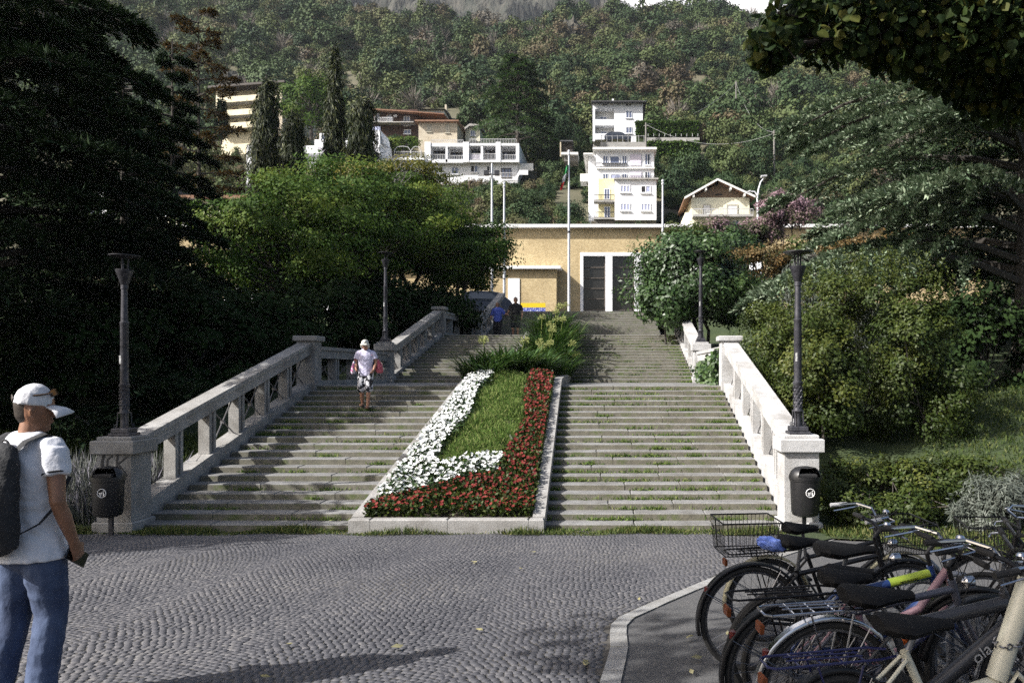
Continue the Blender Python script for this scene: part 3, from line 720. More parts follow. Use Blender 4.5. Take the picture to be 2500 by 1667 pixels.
border('white_flower_border', 'border of white bedding flowers along the sunny side of the flower bed', 'flowers', wh, 6500, 1500, .080, 'petal_white', 'leaf_fig', .22, 5)
border('red_flower_border', 'border of dark red bedding flowers in the lower flower bed', 'flowers', red, 12000, 1150, .070, 'petal_red', 'leaf_bush', .20, 5)
def blades(name, p, h, wid, m, label=None, cat=None, parent=None, lean=.45, tint=None):
    k = len(p); ax = rs.normal(size=(k, 3)) * lean + [0, 0, 1]
    o = leaves(name, p, ax, rnd_dir(k) + [0, -1, 0], h * (.5 + rs.rand(k)), wid, m, parent, kind='stuff', tint=tint)
    if label: tag(o, label, cat)
    return o
gi = np.where(~red & ~wh)[0]; k = 30000; gi = gi[rs.randint(0, len(gi), k)]
p = bedpt(np.clip(U[gi] + rs.normal(size=k) * .02, 0, 1), np.clip(V[gi] + rs.normal(size=k) * .015, 0, 1))
blades('bed_grass', p, .11 + .07 * np.sin(p[:, 0] * 5) * np.sin(p[:, 1] * 4), .022, 'bed_grass', 'patch of bright weedy grass inside the flower bed', 'grass', lean=1.1)

def straps(p, d, L, W, up=1.2):
    """arching strap leaves: 4 stations"""
    k = len(p); d = unit(d * [1, 1, 0]); side = np.cross(d, [0, 0, 1.0]); L = L[:, None]; vs = []
    drop = rs.rand(k, 1) * .5 + .25
    for t, wf in ((0, .7), (.4, 1.0), (.75, .8), (1.0, .08)):
        c = p + d * L * (.15 * t + .62 * t ** 2 * drop * 2) + np.array([0, 0, 1.0]) * L * (up * t * (1 - .45 * t * drop * 2) * .75)
        vs += [c - side * W * wf / 2, c + side * W * wf / 2]
    v = np.stack(vs, 1); q = np.array([(0, 1, 3, 2), (2, 3, 5, 4), (4, 5, 7, 6)])
    return v.reshape(-1, 3), (np.arange(k)[:, None, None] * 8 + q[None]).reshape(-1, 4)
def agapanthus(x, y, n, r, L, label):
    z = float(soil_z(np.array(x), np.array(y))); a = rs.rand(n) * 2 * math.pi; rr = r * np.sqrt(rs.rand(n))
    p = np.stack([x + rr * np.cos(a), y + rr * np.sin(a), np.full(n, z - .02)], 1)
    d = np.stack([np.cos(a + rs.normal(size=n) * .5), np.sin(a + rs.normal(size=n) * .5), np.zeros(n)], 1)
    v, q = straps(p, d, L * 1.75 * (.65 + .5 * rs.rand(n)), .05)
    o = rawmesh('agapanthus_plant', v, q, 'strap_leaf', None, np.repeat(np.clip(rs.rand(n) * .8 + .25 * (rs.rand(n) > .93), 0, 1), 3))
    tag(o, label, 'plant', 'agapanthus plants in the raised planter')
for (px, Y, n, r, L) in ((1165, 20.9, 190, .42, .62), (1215, 21.3, 230, .5, .66), (1265, 21.8, 210, .45, .62), (1240, 22.9, 230, .5, .7), (1315, 22.6, 150, .36, .6), (1190, 20.2, 90, .3, .45), (1300, 23.8, 160, .4, .6)):
    agapanthus(PX(px, Y), Y, n, r, L, 'strap-leaved agapanthus clump at the lower end of the planter')
for (px, Y, n, r, L) in ((1300, 25.6, 220, .5, .72), (1350, 26.6, 260, .5, .78), (1340, 28.0, 280, .6, .82), (1375, 29.4, 240, .5, .8), (1345, 30.6, 280, .55, .85), (1310, 27.4, 180, .45, .75), (1370, 25.2, 160, .35, .6), (1320, 29.8, 150, .4, .7)):
    agapanthus(PX(px, Y), Y, n, r, L, 'tall strap-leaved agapanthus clump high up in the planter')
for hx, hy, bx, by, Y in ((1180, 824, 1185, 884, 22.3), (1281, 825, 1261, 880, 23.0), (1323, 770, 1320, 830, 28.6), (1343, 787, 1338, 850, 28.0), (1358, 774, 1350, 830, 29), (1374, 775, 1364, 830, 29), (1381, 741, 1370, 790, 30.5), (1365, 743, 1358, 800, 30.5), (1357, 757, 1352, 810, 30), (1347, 801, 1332, 850, 27.4), (1350, 799, 1340, 860, 27.0), (1318, 830, 1314, 875, 26.0), (1343, 833, 1332, 885, 25.6), (1324, 842, 1320, 880, 25.6), (1397, 834, 1372, 850, 26.4), (1408, 861, 1385, 840, 26.2), (1293, 868, 1290, 843, 25.2), (1337, 918, 1330, 880, 24.0)):
    t = thing('agapanthus_stalk', 'pale green agapanthus seed head on a bare stalk above the strap leaves', 'seed head', P(bx, by + 25, Y), 0, 'agapanthus seed heads in the planter')
    h = Vector(P(hx, hy, Y)) - Vector(t.location); r = .135
    MB().tube([(0, 0, 0), (h.x * .45, h.y * .45 + .03, h.z * .5), tuple(h - Vector((0, 0, r * .7)))], [.014, .012, .010], 6).build('stalk', 'seedhead', t)
    d = rnd_dir(70); d = d[d[:, 2] > -.55]; c = np.array([[h.x, h.y, h.z - r * .6]])
    v1, q1 = leaf_arrays(np.repeat(c, len(d), 0), d, rnd_dir(len(d)), r, .012); v2, q2 = leaf_arrays(c + d * r * .8, d, rnd_dir(len(d)), .055, .034)
    rawmesh('seed_head', np.concatenate([v1, v2]), np.concatenate([q1, q2 + len(v1)]), 'seedhead', t, rs.rand(2 * len(d)))

# ------------------------------------------------------------------ weeds on the steps, grass at the foot, ivy, fallen leaves
pts = []
for k in range(1, 21):
    y = Y0 + (k - 1) * TR; z = RI * (k - 1)
    for c in range(int(rs.randint(3, 8))):
        a, b = (XL(y) + .3, BL(y) - .1) if rs.rand() < .35 else (BR(y) + .1, XR(y) - .3)
        x = a + (b - a) * rs.rand(); n_ = rs.randint(25, 150); wd = rs.uniform(.06, .4)
        pts.append(np.stack([x + rs.normal(size=n_) * wd, y - .012 - np.abs(rs.normal(size=n_)) * .02, np.full(n_, z)], 1))
    for X, s_, nn in ((BR(y), 1, 80), (BL(y), -1, 70), (XR(y) - .22, -1, 60)):
        n_ = rs.randint(nn // 3, nn); pts.append(np.stack([X + s_ * (.11 + np.abs(rs.normal(size=n_)) * .09), y - rs.rand(n_) * .06, np.full(n_, z)], 1))
for j in range(1, 17):
    y = 26.1 + (j - 1) * .38; z = 2.3 + RI * (j - 1)
    for c in range(int(rs.randint(2, 7))):
        x = BR(y) + (XR(y) - .3 - BR(y)) * rs.rand(); n_ = rs.randint(20, 70); pts.append(np.stack([x + rs.normal(size=n_) * .14, np.full(n_, y - .012), np.full(n_, z)], 1))
    n_ = 120; pts.append(np.stack([XR(y) - .25 - np.abs(rs.normal(size=n_)) * .18, y - rs.rand(n_) * .1, np.full(n_, z)], 1))
p = np.concatenate(pts); blades('step_weeds', p, .075, .016, 'bed_grass', 'small tufts of weeds growing in the joints of the steps', 'weeds', lean=.8)
n_ = 15000; x = rs.uniform(-8.9, 4.4, n_); y = 12.62 + rs.rand(n_) ** .8 * .52 + .10 * np.sin(x * 2.1) + .06 * np.sin(x * 5.3); keep = (y < 13.19) & ~((x > -4.3) & (x < -1.1) & (y > 12.8)) & ~((np.abs(x - 3.06) < .36) & (y > 12.86)) & ~((np.abs(x + 8.1) < .36) & (y > 12.86)); p = np.stack([x, y, plaza_z(y)], 1)[keep]
blades('foot_grass', p, .075 + .05 * np.sin(p[:, 0] * 3.3), .014, 'grass', 'ragged strip of grass along the foot of the stairs', 'grass', lean=.7)
VGx = [q_[0] for q_ in VG]; VGy = [q_[1] for q_ in VG]
n_ = 22000; x = 3.3 + rs.rand(n_) * 6.5; y = 9 + rs.rand(n_) * 4.2; keep = y > np.interp(x, VGx, VGy) + .02 * rs.normal(size=n_); p = np.stack([x, y, plaza_z(y) + .03], 1)[keep]
blades('verge_grass', p, .10, .016, 'grass', 'rough grass verge behind the parked bicycles', 'grass', lean=.6)
def lawn_pts(n_, x0, x1, y0, y1, side):
    y = y0 + (y1 - y0) * rs.rand(n_); e = np.interp(y, *(XRp if side > 0 else XLp)); x = e + side * (x0 + (x1 - x0) * rs.rand(n_)); o_ = np.abs(x - e)
    z = bank_z(y) + .10 * np.sin(x * .9) * np.cos(y * .7) * np.minimum(1, o_ / 2) * (y > 14) + (np.minimum(.5, .05 * np.maximum(0, o_ - 2)) * (y > 14) if side > 0 else 0)
    return np.stack([x, y, z], 1)
blades('lawn_grass', lawn_pts(22000, 3.5, 13, 14, 24, 1), .10, .03, 'grass', 'grassy lawn rising beyond the bushes beside the cedar', 'grass', lean=.5, tint=rs.rand(22000) * .8)
blades('lawn_grass', lawn_pts(12000, .2, 6, 13.3, 18, -1), .14, .03, 'grass', 'shaded grass behind the graffiti-marked pedestal and litter bin', 'grass', lean=.5, tint=rs.rand(12000) * .6)
p = lawn_pts(5000, .25, 2.6, 13.25, 15.2, -1); blades('lavender_patch', p, .5, .03, 'lavender', 'greyish lavender growing beside the graffiti-marked pedestal', 'plant', lean=.3)
# ivy over the landing rail
n_ = 1500; Y = 20.6 + 4.2 * rs.rand(n_) ** 1.4; X = np.interp(Y, *XRp) - .12 + rs.normal(size=n_) * .13; Z = 2.35 + rs.rand(n_) ** 1.2 * (.9 - .1 * (Y - 20.5)); 
p = np.stack([X, Y, Z], 1); tag(leaves('ivy', p, rnd_dir(n_) + [0, -.3, -.4], unit(rs.normal(size=(n_, 3)) * .5 + [-.7, -.5, .4]), .14, .13, 'leaf_fig', kind='stuff'), 'dark ivy creeping through the balustrade of the first landing', 'ivy')
# fallen leaves on the square
LV = [(1180, 1545), (1290, 1352), (1560, 1470), (1780, 1558), (1148, 1375), (1155, 1378), (1270, 1390), (985, 1583), (690, 1582), (1430, 1622), (1436, 1618), (1715, 1611), (1675, 1565), (1690, 1652), (660, 1660), (1120, 1543), (1350, 1540), (900, 1470), (1040, 1340), (640, 1430), (1200, 1630), (1585, 1640), (1370, 1335)]
lp = []
for k in range(4):
    v = [(0, 0, 0), (.035, -.022, .012), (.075, -.012, .006), (.10, 0, .012), (.075, .018, .010), (.035, .024, .004)]
    vj = [(a * 1.0 + random.uniform(-.006, .006), b + random.uniform(-.004, .004), c + random.uniform(0, .008)) for a, b, c in v]
    o = MB().add(vj, [(0, 1, 2, 3, 4, 5)]).build('fallen_leaf', 'dead_leaf'); lp.append(o)
    a_ = o.data.attributes.new('tint', 'FLOAT', 'FACE'); a_.data.foreach_set('value', [rs.rand()])
for k, (x, y) in enumerate(LV[:15]):
    o = lp[k] if k < 4 else lp[k % 4].copy()
    if k >= 4: COL.objects.link(o)
    X, Y, Z = onplaza(x, y); o.location = (X, Y, Z + .022); o.rotation_euler = (-.08, 0, random.uniform(0, 6.28)); o.scale = [random.uniform(.6, 1.15)] * 3
    tag(o, 'yellowed fallen leaf lying on the square', 'leaf', 'fallen leaves on the square')
# ------------------------------------------------------------------ brick hall at the top of the stairs
YH = 60.0; ZS = 5.97
hall = thing('brick_hall', 'long low yellow brick hall with white coping and tall white-framed doors', 'building', (0, YH, ZS))
def hb(mb, x0, y0, x1, y1, ya, yb, bev=0):   # local box: photo columns/rows at YH, depth offsets
    return mb.box(PX(x0, YH), ya, PZ(y1, YH) - ZS, PX(x1, YH), yb, PZ(y0, YH) - ZS, bev)
base_row = CY - (ZS - EYE) * F / YH
mb = MB(); hb(mb, 240, 557, 1417, base_row + 3, 0, 9); hb(mb, 1417, 557, 1860, 617, 0, 9); hb(mb, 1860, 557, 2420, base_row + 3, 0, 9); mb.build('wall', 'hall_brick', hall)
mb = MB(); hb(mb, 236, 550, 2424, 557.5, -.48, 9.2); mb.build('coping', 'coping', hall)
mb = MB(); hb(mb, 1416.5, 616.5, 1860.5, 625, -.06, .5); mb.build('lintel', 'white_paint', hall)
ox = [1424, 1478, 1495, 1549, 1565.5, 1619, 1636, 1690, 1706.5, 1760, 1777, 1831]
for a, b in ((1416.6, 1424), (1478, 1495), (1549, 1565.5), (1619, 1636), (1690, 1706.5), (1760, 1777), (1831, 1860.4)):
    mb = MB(); hb(mb, a, 625.1, b, base_row + 2, -.05, .5); mb.build('door_pier', 'white_paint', hall)
for i in range(6):
    a, b = ox[2 * i], ox[2 * i + 1]; mb = MB(); hb(mb, a + .05, 625.1, b - .05, base_row + 2, .34, .5); d = mb.build('door', 'bronze_glass', hall)
    for r in (652, 678, 703.5, 729, 756):
        m2 = MB(); hb(m2, a + .1, r - 1.2, b - .1, r + 1.0, .24, .342); m2.build('crossbar', 'louvre', d)
    m2 = MB(); hb(m2, b - 3, 625.2, b - .1, base_row + 1.5, .27, .343); m2.build('jamb', 'louvre', d)
mb = MB(); hb(mb, 700, 662, 1361, base_row + 3, -1.1, -.001); annex = mb.build('annex_wall', 'hall_brick', hall)
mb = MB(); hb(mb, 696, 655, 1372, 662.2, -1.5, -.002); mb.build('annex_coping', 'coping', hall)
mb = MB(); hb(mb, 1245, 684, 1273, base_row + 2, -1.16, -1.05); mb.build('side_door', 'white_paint', hall)
for a in (560, 640):
    mb = MB(); hb(mb, a, 590, a + 40, 625, -.05, .02); wn = mb.build('window', 'white_paint', hall); mb = MB(); hb(mb, a + 3, 593, a + 37, 622, -.07, -.045); mb.build('pane', 'glass', wn)
bn = thing('banner', 'yellow and blue banner hung low on the brick annex wall', 'banner', P(1305, 760, 56.5))
mb = MB(); 
Yb = 56.6
MB().box(PX(1272, Yb) - bn.location.x, 0, PZ(763, Yb) - bn.location.z, PX(1332, Yb) - bn.location.x, .04, PZ(751, Yb) - bn.location.z).build('blue_field', 'sign_blue', bn)
MB().box(PX(1272, Yb) - bn.location.x, -.004, PZ(751, Yb) - bn.location.z, PX(1332, Yb) - bn.location.x, .04, PZ(740, Yb) - bn.location.z).build('yellow_field', 'sign_yellow', bn)

# ------------------------------------------------------------------ flag poles
for px, top, lab in ((1201, 399, 'white mast with floodlights near the top, left of the flagpoles'), (1231, 458, 'pale bare flagpole next to the floodlight mast'), (1389, 380, 'white flagpole carrying the drooping tricolour flag'), (1618, 452, 'pale bare flagpole beside the white four-storey house')):
    Y = 48.0; t = thing('flagpole', lab, 'flagpole', (PX(px, Y), Y, ZS), 0, 'flagpoles on the upper square'); h = PZ(top, Y) - ZS
    MB().tube([(0, 0, -.1), (0, 0, h * .5), (0, 0, h)], [.085, .075, .05], 10).build('shaft', 'pole_paint', t, True)
    MB().lathe((0, 0, h * .52), [(.09, 0), (.10, .03), (.10, .10), (.08, .13)], 10).build('collar', 'iron', t)
    if px == 1201:
        for s_ in (-1, 1): MB().box(s_ * .32 - .14, -.18, h - .75, s_ * .32 + .14, .08, h - .45, .02).build('floodlight', 'iron', t)
        MB().box(-.4, -.03, h - .72, .4, .03, h - .66).build('bracket', 'iron', t)
    else: MB().lathe((0, 0, h), [(.05, -.02), (.09, .03), (.09, .10), (.04, .16), (.08, .2), (.08, .28), (.03, .34)], 10).build('finial', 'pole_paint', t, True)
Y = 48.0; fl = thing('flag', 'green, white and red flag hanging limp from its pole', 'flag', (PX(1389, Y), Y - .08, PZ(400, Y)))
for k, (m_, a, b) in enumerate((('flag_green', 0, .36), ('flag_white', .36, .68), ('flag_red', .68, 1))):
    mb = MB(); v = []; cols = 6; rows_ = 5
    for i in range(rows_):
        for j in range(cols):
            u = j / (cols - 1); s_ = a + (b - a) * i / (rows_ - 1)
            wdt = .42 * (1 - .55 * s_) ; x = -.02 - .42 * s_ ** 1.1 - (u - .2) * wdt * .6; v.append((x, .10 * math.sin(u * 9 + s_ * 3), -1.62 * s_ - .25 * u * (1 - s_)))
    mb.add(v, [(i * cols + j, i * cols + j + 1, (i + 1) * cols + j + 1, (i + 1) * cols + j) for i in range(rows_ - 1) for j in range(cols - 1)])
    mb.build(['green_stripe', 'white_stripe', 'red_stripe'][k], m_, fl, True)

# ------------------------------------------------------------------ houses on the slope
class House:
    def __init__(s, name, label, Y, x, y, rz=0.0):
        s.Y = Y; s.o = Vector(P(x, y, Y)); s.t = thing(name, label, 'house', s.o, rz)
    def px(s, x, d=0): return PX(x, s.Y + 0) - s.o.x
    def pz(s, y): return PZ(y, s.Y) - s.o.z
    def box(s, name, m, x0, y0, x1, y1, d0, d1, bev=0, parent=None):
        return MB().box(s.px(x0), d0, s.pz(y1), s.px(x1), d1, s.pz(y0), bev).build(name, m, parent or s.t)
    def win(s, x0, y0, x1, y1, d=0, frame='white_paint', pane='sky_glass', cols=2, sill=True, shutter=None):
        b = .8
        mb = MB(); X0, X1, Z0, Z1 = s.px(x0), s.px(x1), s.pz(y1), s.pz(y0); w = max(.05, min(.10, (X1 - X0) * .09))
        mb.box(X0, d - .07, Z0, X0 + w, d + .01, Z1); mb.box(X1 - w, d - .07, Z0, X1, d + .01, Z1); mb.box(X0 + w, d - .068, Z1 - w, X1 - w, d + .01, Z1); mb.box(X0 + w, d - .068, Z0, X1 - w, d + .01, Z0 + w)
        for i in range(1, cols):
            xm = X0 + (X1 - X0) * i / cols; mb.box(xm - w * .5, d - .066, Z0 + w, xm + w * .5, d + .01, Z1 - w)
        if sill: mb.box(X0 - .08, d - .16, Z0 - .08, X1 + .08, d + .01, Z0 - .002)
        o = mb.build('window', frame, s.t)
        for i in range(cols):
            a = X0 + (X1 - X0) * i / cols + w * .5; c = X0 + (X1 - X0) * (i + 1) / cols - w * .5
            MB().box(a, d - .03, Z0 + w * .9, c, d - .004, Z1 - w * .9).build('pane', pane if not isinstance(pane, tuple) else pane[i % len(pane)], o)
        return o
    def rail(s, x0, x1, y0, y1, d, m='fence_paint', n=14, parent=None, solid=None):
        X0, X1, Z0, Z1 = s.px(x0), s.px(x1), s.pz(y1), s.pz(y0); mb = MB()
        mb.box(X0, d, Z1 - .06, X1, d + .05, Z1); mb.box(X0, d + .002, Z0, X1, d + .048, Z0 + .05)
        for i in range(n + 1):
            x = X0 + (X1 - X0) * i / n; mb.box(x - .02, d + .01, Z0, x + .02, d + .04, Z1 - .05)
        o = mb.build('railing', m, parent or s.t)
        if solid: MB().box(X0, d + .05, Z0 + .05, X1, d + .07, Z1 - .08).build('railing_panel', solid, o)
        return o
# I: four-storey white house
def z4(x): return 1350 + x / 4.126
def r4(y): return 200 + y / 4.126
h = House('white_house', 'white four-storey house with yellow balcony recess and flat roof terrace', 85, 1500, 545)
h.box('upper_wall', 'white_paint', z4(430), r4(655), z4(1026), r4(1400), 1.6, 12)
h.box('side_wing', 'white_paint', z4(350), r4(668), z4(430), r4(1420), 2.6, 12)
h.box('front_wall', 'white_paint', z4(622), r4(985), z4(1042), r4(1392), 0, 1.598)
h.box('recess_wall', 'pale_yellow', z4(455), r4(945), z4(621), r4(1395), 1.3, 1.597)
h.box('roof', 'off_white', z4(398), r4(633), z4(1050), r4(660), .9, 12.4, .05)
h.box('side_roof', 'off_white', z4(300), r4(668), z4(399), r4(690), 1.8, 12.3, .05)
h.box('floor_band', 'off_white', z4(432), r4(826), z4(1030), r4(842), 1.35, 1.62)
h.box('terrace_slab', 'concrete', z4(615), r4(975), z4(1060), r4(988), -.35, 1.3)
h.box('basement', 'old_wall', z4(380), r4(1390), z4(1042), r4(1700), .4, 10)
for a, b, c, d_, pn, cl in ((500, 705, 552, 782, 'sky_glass', 2), (570, 705, 676, 786, 'sky_glass', 1), (698, 705, 746, 786, 'sky_glass', 2), (930, 686, 986, 800, ('sky_glass', 'glass'), 2), (500, 888, 556, 960, 'sky_glass', 2), (574, 888, 686, 968, 'blue_shutter', 1), (695, 888, 748, 970, 'sky_glass', 2), (930, 868, 986, 980, ('glass', 'sky_glass'), 2)):
    h.win(z4(a), r4(b), z4(c), r4(d_), 1.6, pane=pn, cols=cl)
for a, b, c, d_ in ((780, 692, 892, 806), (782, 872, 896, 974)): h.box('awning_blind', 'lilac_blind', z4(a), r4(b), z4(c), r4(d_), 1.5, 1.597)
for a, b, c, d_, pn in ((678, 1040, 778, 1118, 'blue_shutter'), (883, 1045, 985, 1122, ('dark_opening', 'blue_shutter')), (678, 1222, 778, 1302, 'blue_shutter'), (885, 1225, 985, 1303, 'blue_shutter')):
    h.win(z4(a), r4(b), z4(c), r4(d_), 0, pane=pn, cols=2 if isinstance(pn, tuple) else 3)
for a, b, c, d_ in ((515, 1050, 572, 1160), (515, 1232, 576, 1362)): h.win(z4(a), r4(b), z4(c), r4(d_), 1.3, pane='sky_glass', sill=False)
for yy in (1190, 1365):
    h.box('balcony_slab', 'concrete', z4(410), r4(yy), z4(620), r4(yy + 16), .1, 1.32); h.rail(z4(412), z4(618), r4(yy - 58), r4(yy), .12, 'iron', 16)
h.rail(z4(432), z4(746), r4(782), r4(826), 1.36, 'iron', 16); h.box('side_balcony', 'off_white', z4(262), r4(850), z4(352), r4(930), 3.2, 5.5)
h.rail(z4(630), z4(1056), r4(955), r4(976), -.3, 'iron', 18)
# J: white house above
h = House('white_house', 'upper white house with dark hipped roof, chimney and recessed balconies', 128, 1508, 330)
h.box('wall', 'white_paint', z4(640), r4(208), z4(905), r4(640), 0, 10); h.box('loggia_back', 'off_white', z4(402), r4(208), z4(641), r4(640), 1.5, 10)
h.box('attic_wall', 'white_paint', z4(400), r4(208), z4(640), r4(272), .01, 1.499); h.box('side_pier', 'white_paint', z4(400), r4(272.2), z4(424), r4(600), .01, 1.499); h.box('mid_pier', 'white_paint', z4(616), r4(272.2), z4(640), r4(600), .01, 1.499)
for yy in (378, 520): h.box('balcony_front', 'white_paint', z4(424.3), r4(yy), z4(615.7), r4(yy + 62), .02, 1.498)
mb = MB(); X0, X1, Z0 = h.px(z4(385)), h.px(z4(938)), h.pz(r4(209)); mb.add([(X0, -.9, Z0), (X1, -.9, Z0), (X1, 10.9, Z0), (X0, 10.9, Z0), (X0 + 4, 5, Z0 + 1.9), (X1 - 4, 5, Z0 + 1.9)], [(0, 1, 5, 4), (1, 2, 5), (2, 3, 4, 5), (3, 0, 4), (0, 3, 2, 1)])
mb.box(X0, -.93, Z0 - .16, X1, 10.93, Z0 - .005); rf = mb.build('roof', 'slate', h.t)
h.box('chimney', 'white_paint', z4(594), r4(118), z4(613), r4(205), 2.5, 3.1, 0, rf)
for a, b, c, d_ in ((490, 222, 557, 248), (730, 222, 797, 250)): h.win(z4(a), r4(b), z4(c), r4(d_), 0.0 if a > 600 else .01, pane='dark_opening', sill=False)
h.win(z4(733), r4(293), z4(798), r4(368), 0); h.win(z4(733), r4(455), z4(798), r4(522), 0); h.win(z4(470), r4(322), z4(541), r4(378), 1.5); h.win(z4(480), r4(470), z4(541), r4(520), 1.5)
tw = thing('terrace_wall', 'pale terrace wall with thin fence below the upper white house', 'wall', P(1500, 352, 122))
def tb(name, m, x0, y0, x1, y1, a, b, par): return MB().box(PX(x0, 122) - tw.location.x, a, PZ(y1, 122) - tw.location.z, PX(x1, 122) - tw.location.x, b, PZ(y0, 122) - tw.location.z).build(name, m, par)
tb('wall', 'concrete', 1466, 347, 1580, 380, 0, .4, tw); tb('wall', 'concrete', 1578, 336, 1708, 346, .01, .4, tw); tb('wall_base', 'old_wall', 1578.2, 346, 1707.8, 420, .06, .4, tw); tb('wall_base', 'old_wall', 1466.2, 380, 1577.9, 420, .06, .4, tw)
for i in range(9): tb('fence_post', 'fence_grey', 1468 + i * 13, 330, 1469 + i * 13, 347, .1, .18, tw)
tb('fence_rail', 'fence_grey', 1467, 331, 1575, 331.8, .19, .24, tw)
for i in range(10): tb('fence_post', 'fence_paint', 1582 + i * 13.5, 326, 1583 + i * 13.5, 333, .1, .18, tw)
# K: gabled chalet
def z5(x): return 1600 + x / 4.612
def r5(y): return 400 + y / 4.612
h = House('gabled_house', 'cream gabled house with brown brick gable and long balcony', 80, 1755, 560)
h.box('wall', 'chalet_wall', z5(405), r5(382), z5(1060), r5(800), 0, 9)
h.box('side_wall', 'chalet_wall', z5(350), r5(520), z5(405), r5(800), 1.2, 8.9)
mb = MB(); a = [(h.px(z5(406)), .004, h.pz(r5(383))), (h.px(z5(1059)), .004, h.pz(r5(383))), (h.px(z5(720)), .004, h.pz(r5(215)))]
mb.prism(a, (0, 8.9, 0)); mb.build('gable', 'gable_brick', h.t)
mb = MB()
ap = (h.px(z5(688)), h.pz(r5(193))); L_ = (h.px(z5(318)), h.pz(r5(400))); R_ = (h.px(z5(1108)), h.pz(r5(385)))
for e in (L_, R_):
    mb.prism([(ap[0], -.9, ap[1]), (e[0], -.9, e[1]), (e[0], -.9, e[1] - .16), (ap[0], -.9, ap[1] - .16)], (0, 10.6, 0))
rf = mb.build('roof', 'roof_tile', h.t)
mb = MB()
for e in (L_, R_): mb.prism([(ap[0], -.96, ap[1] + .04), (e[0], -.96, e[1] + .04), (e[0], -.96, e[1] - .18), (ap[0], -.96, ap[1] - .18)], (0, .055, 0))
mb.build('bargeboard', 'off_white', rf)
for fx in (.0, .35, .72): 
    for e in (L_, R_):
        x = ap[0] + (e[0] - ap[0]) * fx; z = ap[1] + (e[1] - ap[1]) * fx - .2; MB().box(x - .09, -.9, z - .28, x + .09, .0, z).build('rafter_end', 'off_white', rf)
h.win(z5(533), r5(460), z5(624), r5(592), 0, 'beige_shutter', 'off_white', 1, False); h.win(z5(801), r5(458), z5(927), r5(592), 0, 'beige_shutter', 'off_white', 1, False)
h.box('balcony_slab', 'concrete', z5(412), r5(596), z5(1082), r5(618), -1.1, .1); h.rail(z5(414), z5(1080), r5(528), r5(596), -1.05, 'fence_grey', 26)
h.box('vent', 'dark_opening', z5(675), r5(340), z5(752), r5(356), -.02, .05); h.win(z5(870), r5(640), z5(940), r5(700), 0)
h.box('antenna', 'iron', z5(616), r5(130), z5(622), r5(270), 4, 4.06)
# B: white terraced villa
def z3(x): return 900 + x / 5.227
def r3(y): return 200 + y / 5.227
h = House('terrace_house', 'wide white terraced villa with glazed balconies and roof railings', 110, 1150, 450)
h.box('lower_wall', 'white_paint', z3(722), r3(1030), z3(1895), r3(1420), .9, 10); h.box('upper_back', 'white_paint', z3(722), r3(800), z3(1915), r3(1030), 2.2, 10)
h.box('ceiling_slab', 'white_paint', z3(718), r3(782), z3(1218), r3(826), 0, 10.2); h.box('ceiling_slab', 'white_paint', z3(1222), r3(786), z3(1920), r3(816), -.05, 10.2)
h.box('floor_slab', 'white_paint', z3(718), r3(988), z3(1222), r3(1032), 0, 2.3); h.box('floor_slab', 'white_paint', z3(1226), r3(1000), z3(1918), r3(1024), -.05, 2.3)
for a, b in ((716, 792), (981, 1007), (1206, 1279), (1431, 1459), (1623, 1684), (1879, 1922)): h.box('fin_wall', 'white_paint', z3(a), r3(770 if b - a > 50 else 820), z3(b), r3(1026), -.12 if b - a > 30 else -.0, 2.25)
for a, b, c in ((793, 980, 826), (1008, 1205, 840), (1280, 1430, 816), (1460, 1622, 816), (1685, 1878, 830)):
    h.win(z3(a + 4), r3(c + 8), z3(b - 4), r3(990), 2.2, 'dark_wood', ('sky_glass', 'glass'), 3, False); h.rail(z3(a), z3(b), r3(c + 95), r3(990), .12, 'fence_paint', 9, None, 'lilac_blind' if a in (1280,) else None)
h.rail(z3(790), z3(1205), r3(735), r3(783), .2, 'fence_grey', 22); h.rail(z3(1280), z3(1880), r3(722), r3(787), .2, 'fence_grey', 30)
for a, b, c, d_, pn in ((815, 1063, 937, 1147, ('lilac_blind', 'dark_opening')), (1038, 1068, 1132, 1160, 'sky_glass'), (1286, 1044, 1384, 1138, ('dark_opening', 'sky_glass')), (1494, 1055, 1572, 1142, ('dark_opening', 'sky_glass'))): h.win(z3(a), r3(b), z3(c), r3(d_), .9, pane=pn)
h.win(z3(1680), r3(1082), z3(1812), r3(1210), .9, 'dark_wood', 'sky_glass', 3, False); h.rail(z3(1652), z3(1880), r3(1150), r3(1212), .3, 'fence_paint', 12)
h.box('terrace_slab', 'white_paint', z3(330), r3(985), z3(718), r3(1012), -.6, 6); h.box('terrace_wall', 'white_paint', z3(335), r3(1012), z3(721), r3(1180), .3, 6); h.rail(z3(338), z3(690), r3(900), r3(986), -.5, 'fence_paint', 14)
for a, b in ((340, 548), (552, 680)):
    mb = MB(); X0, X1, Z0, Z1 = h.px(z3(a)), h.px(z3(b)), h.pz(r3(985)), h.pz(r3(838)); mb.tube([(X0, -.5, Z0), (X0, -.5, Z1 - .6), (X0 + .35, -.5, Z1 - .1), (X0 + .9, -.5, Z1), (X1 - .9, -.5, Z1), (X1 - .35, -.5, Z1 - .1), (X1, -.5, Z1 - .6), (X1, -.5, Z0)], .05, 6); mb.build('pergola_hoop', 'fence_paint', h.t)
h.win(z3(340), r3(1028), z3(378), r3(1122), .3, pane='glass', cols=1, sill=False); h.win(z3(446), r3(1034), z3(602), r3(1082), .3, pane='glass', cols=3)
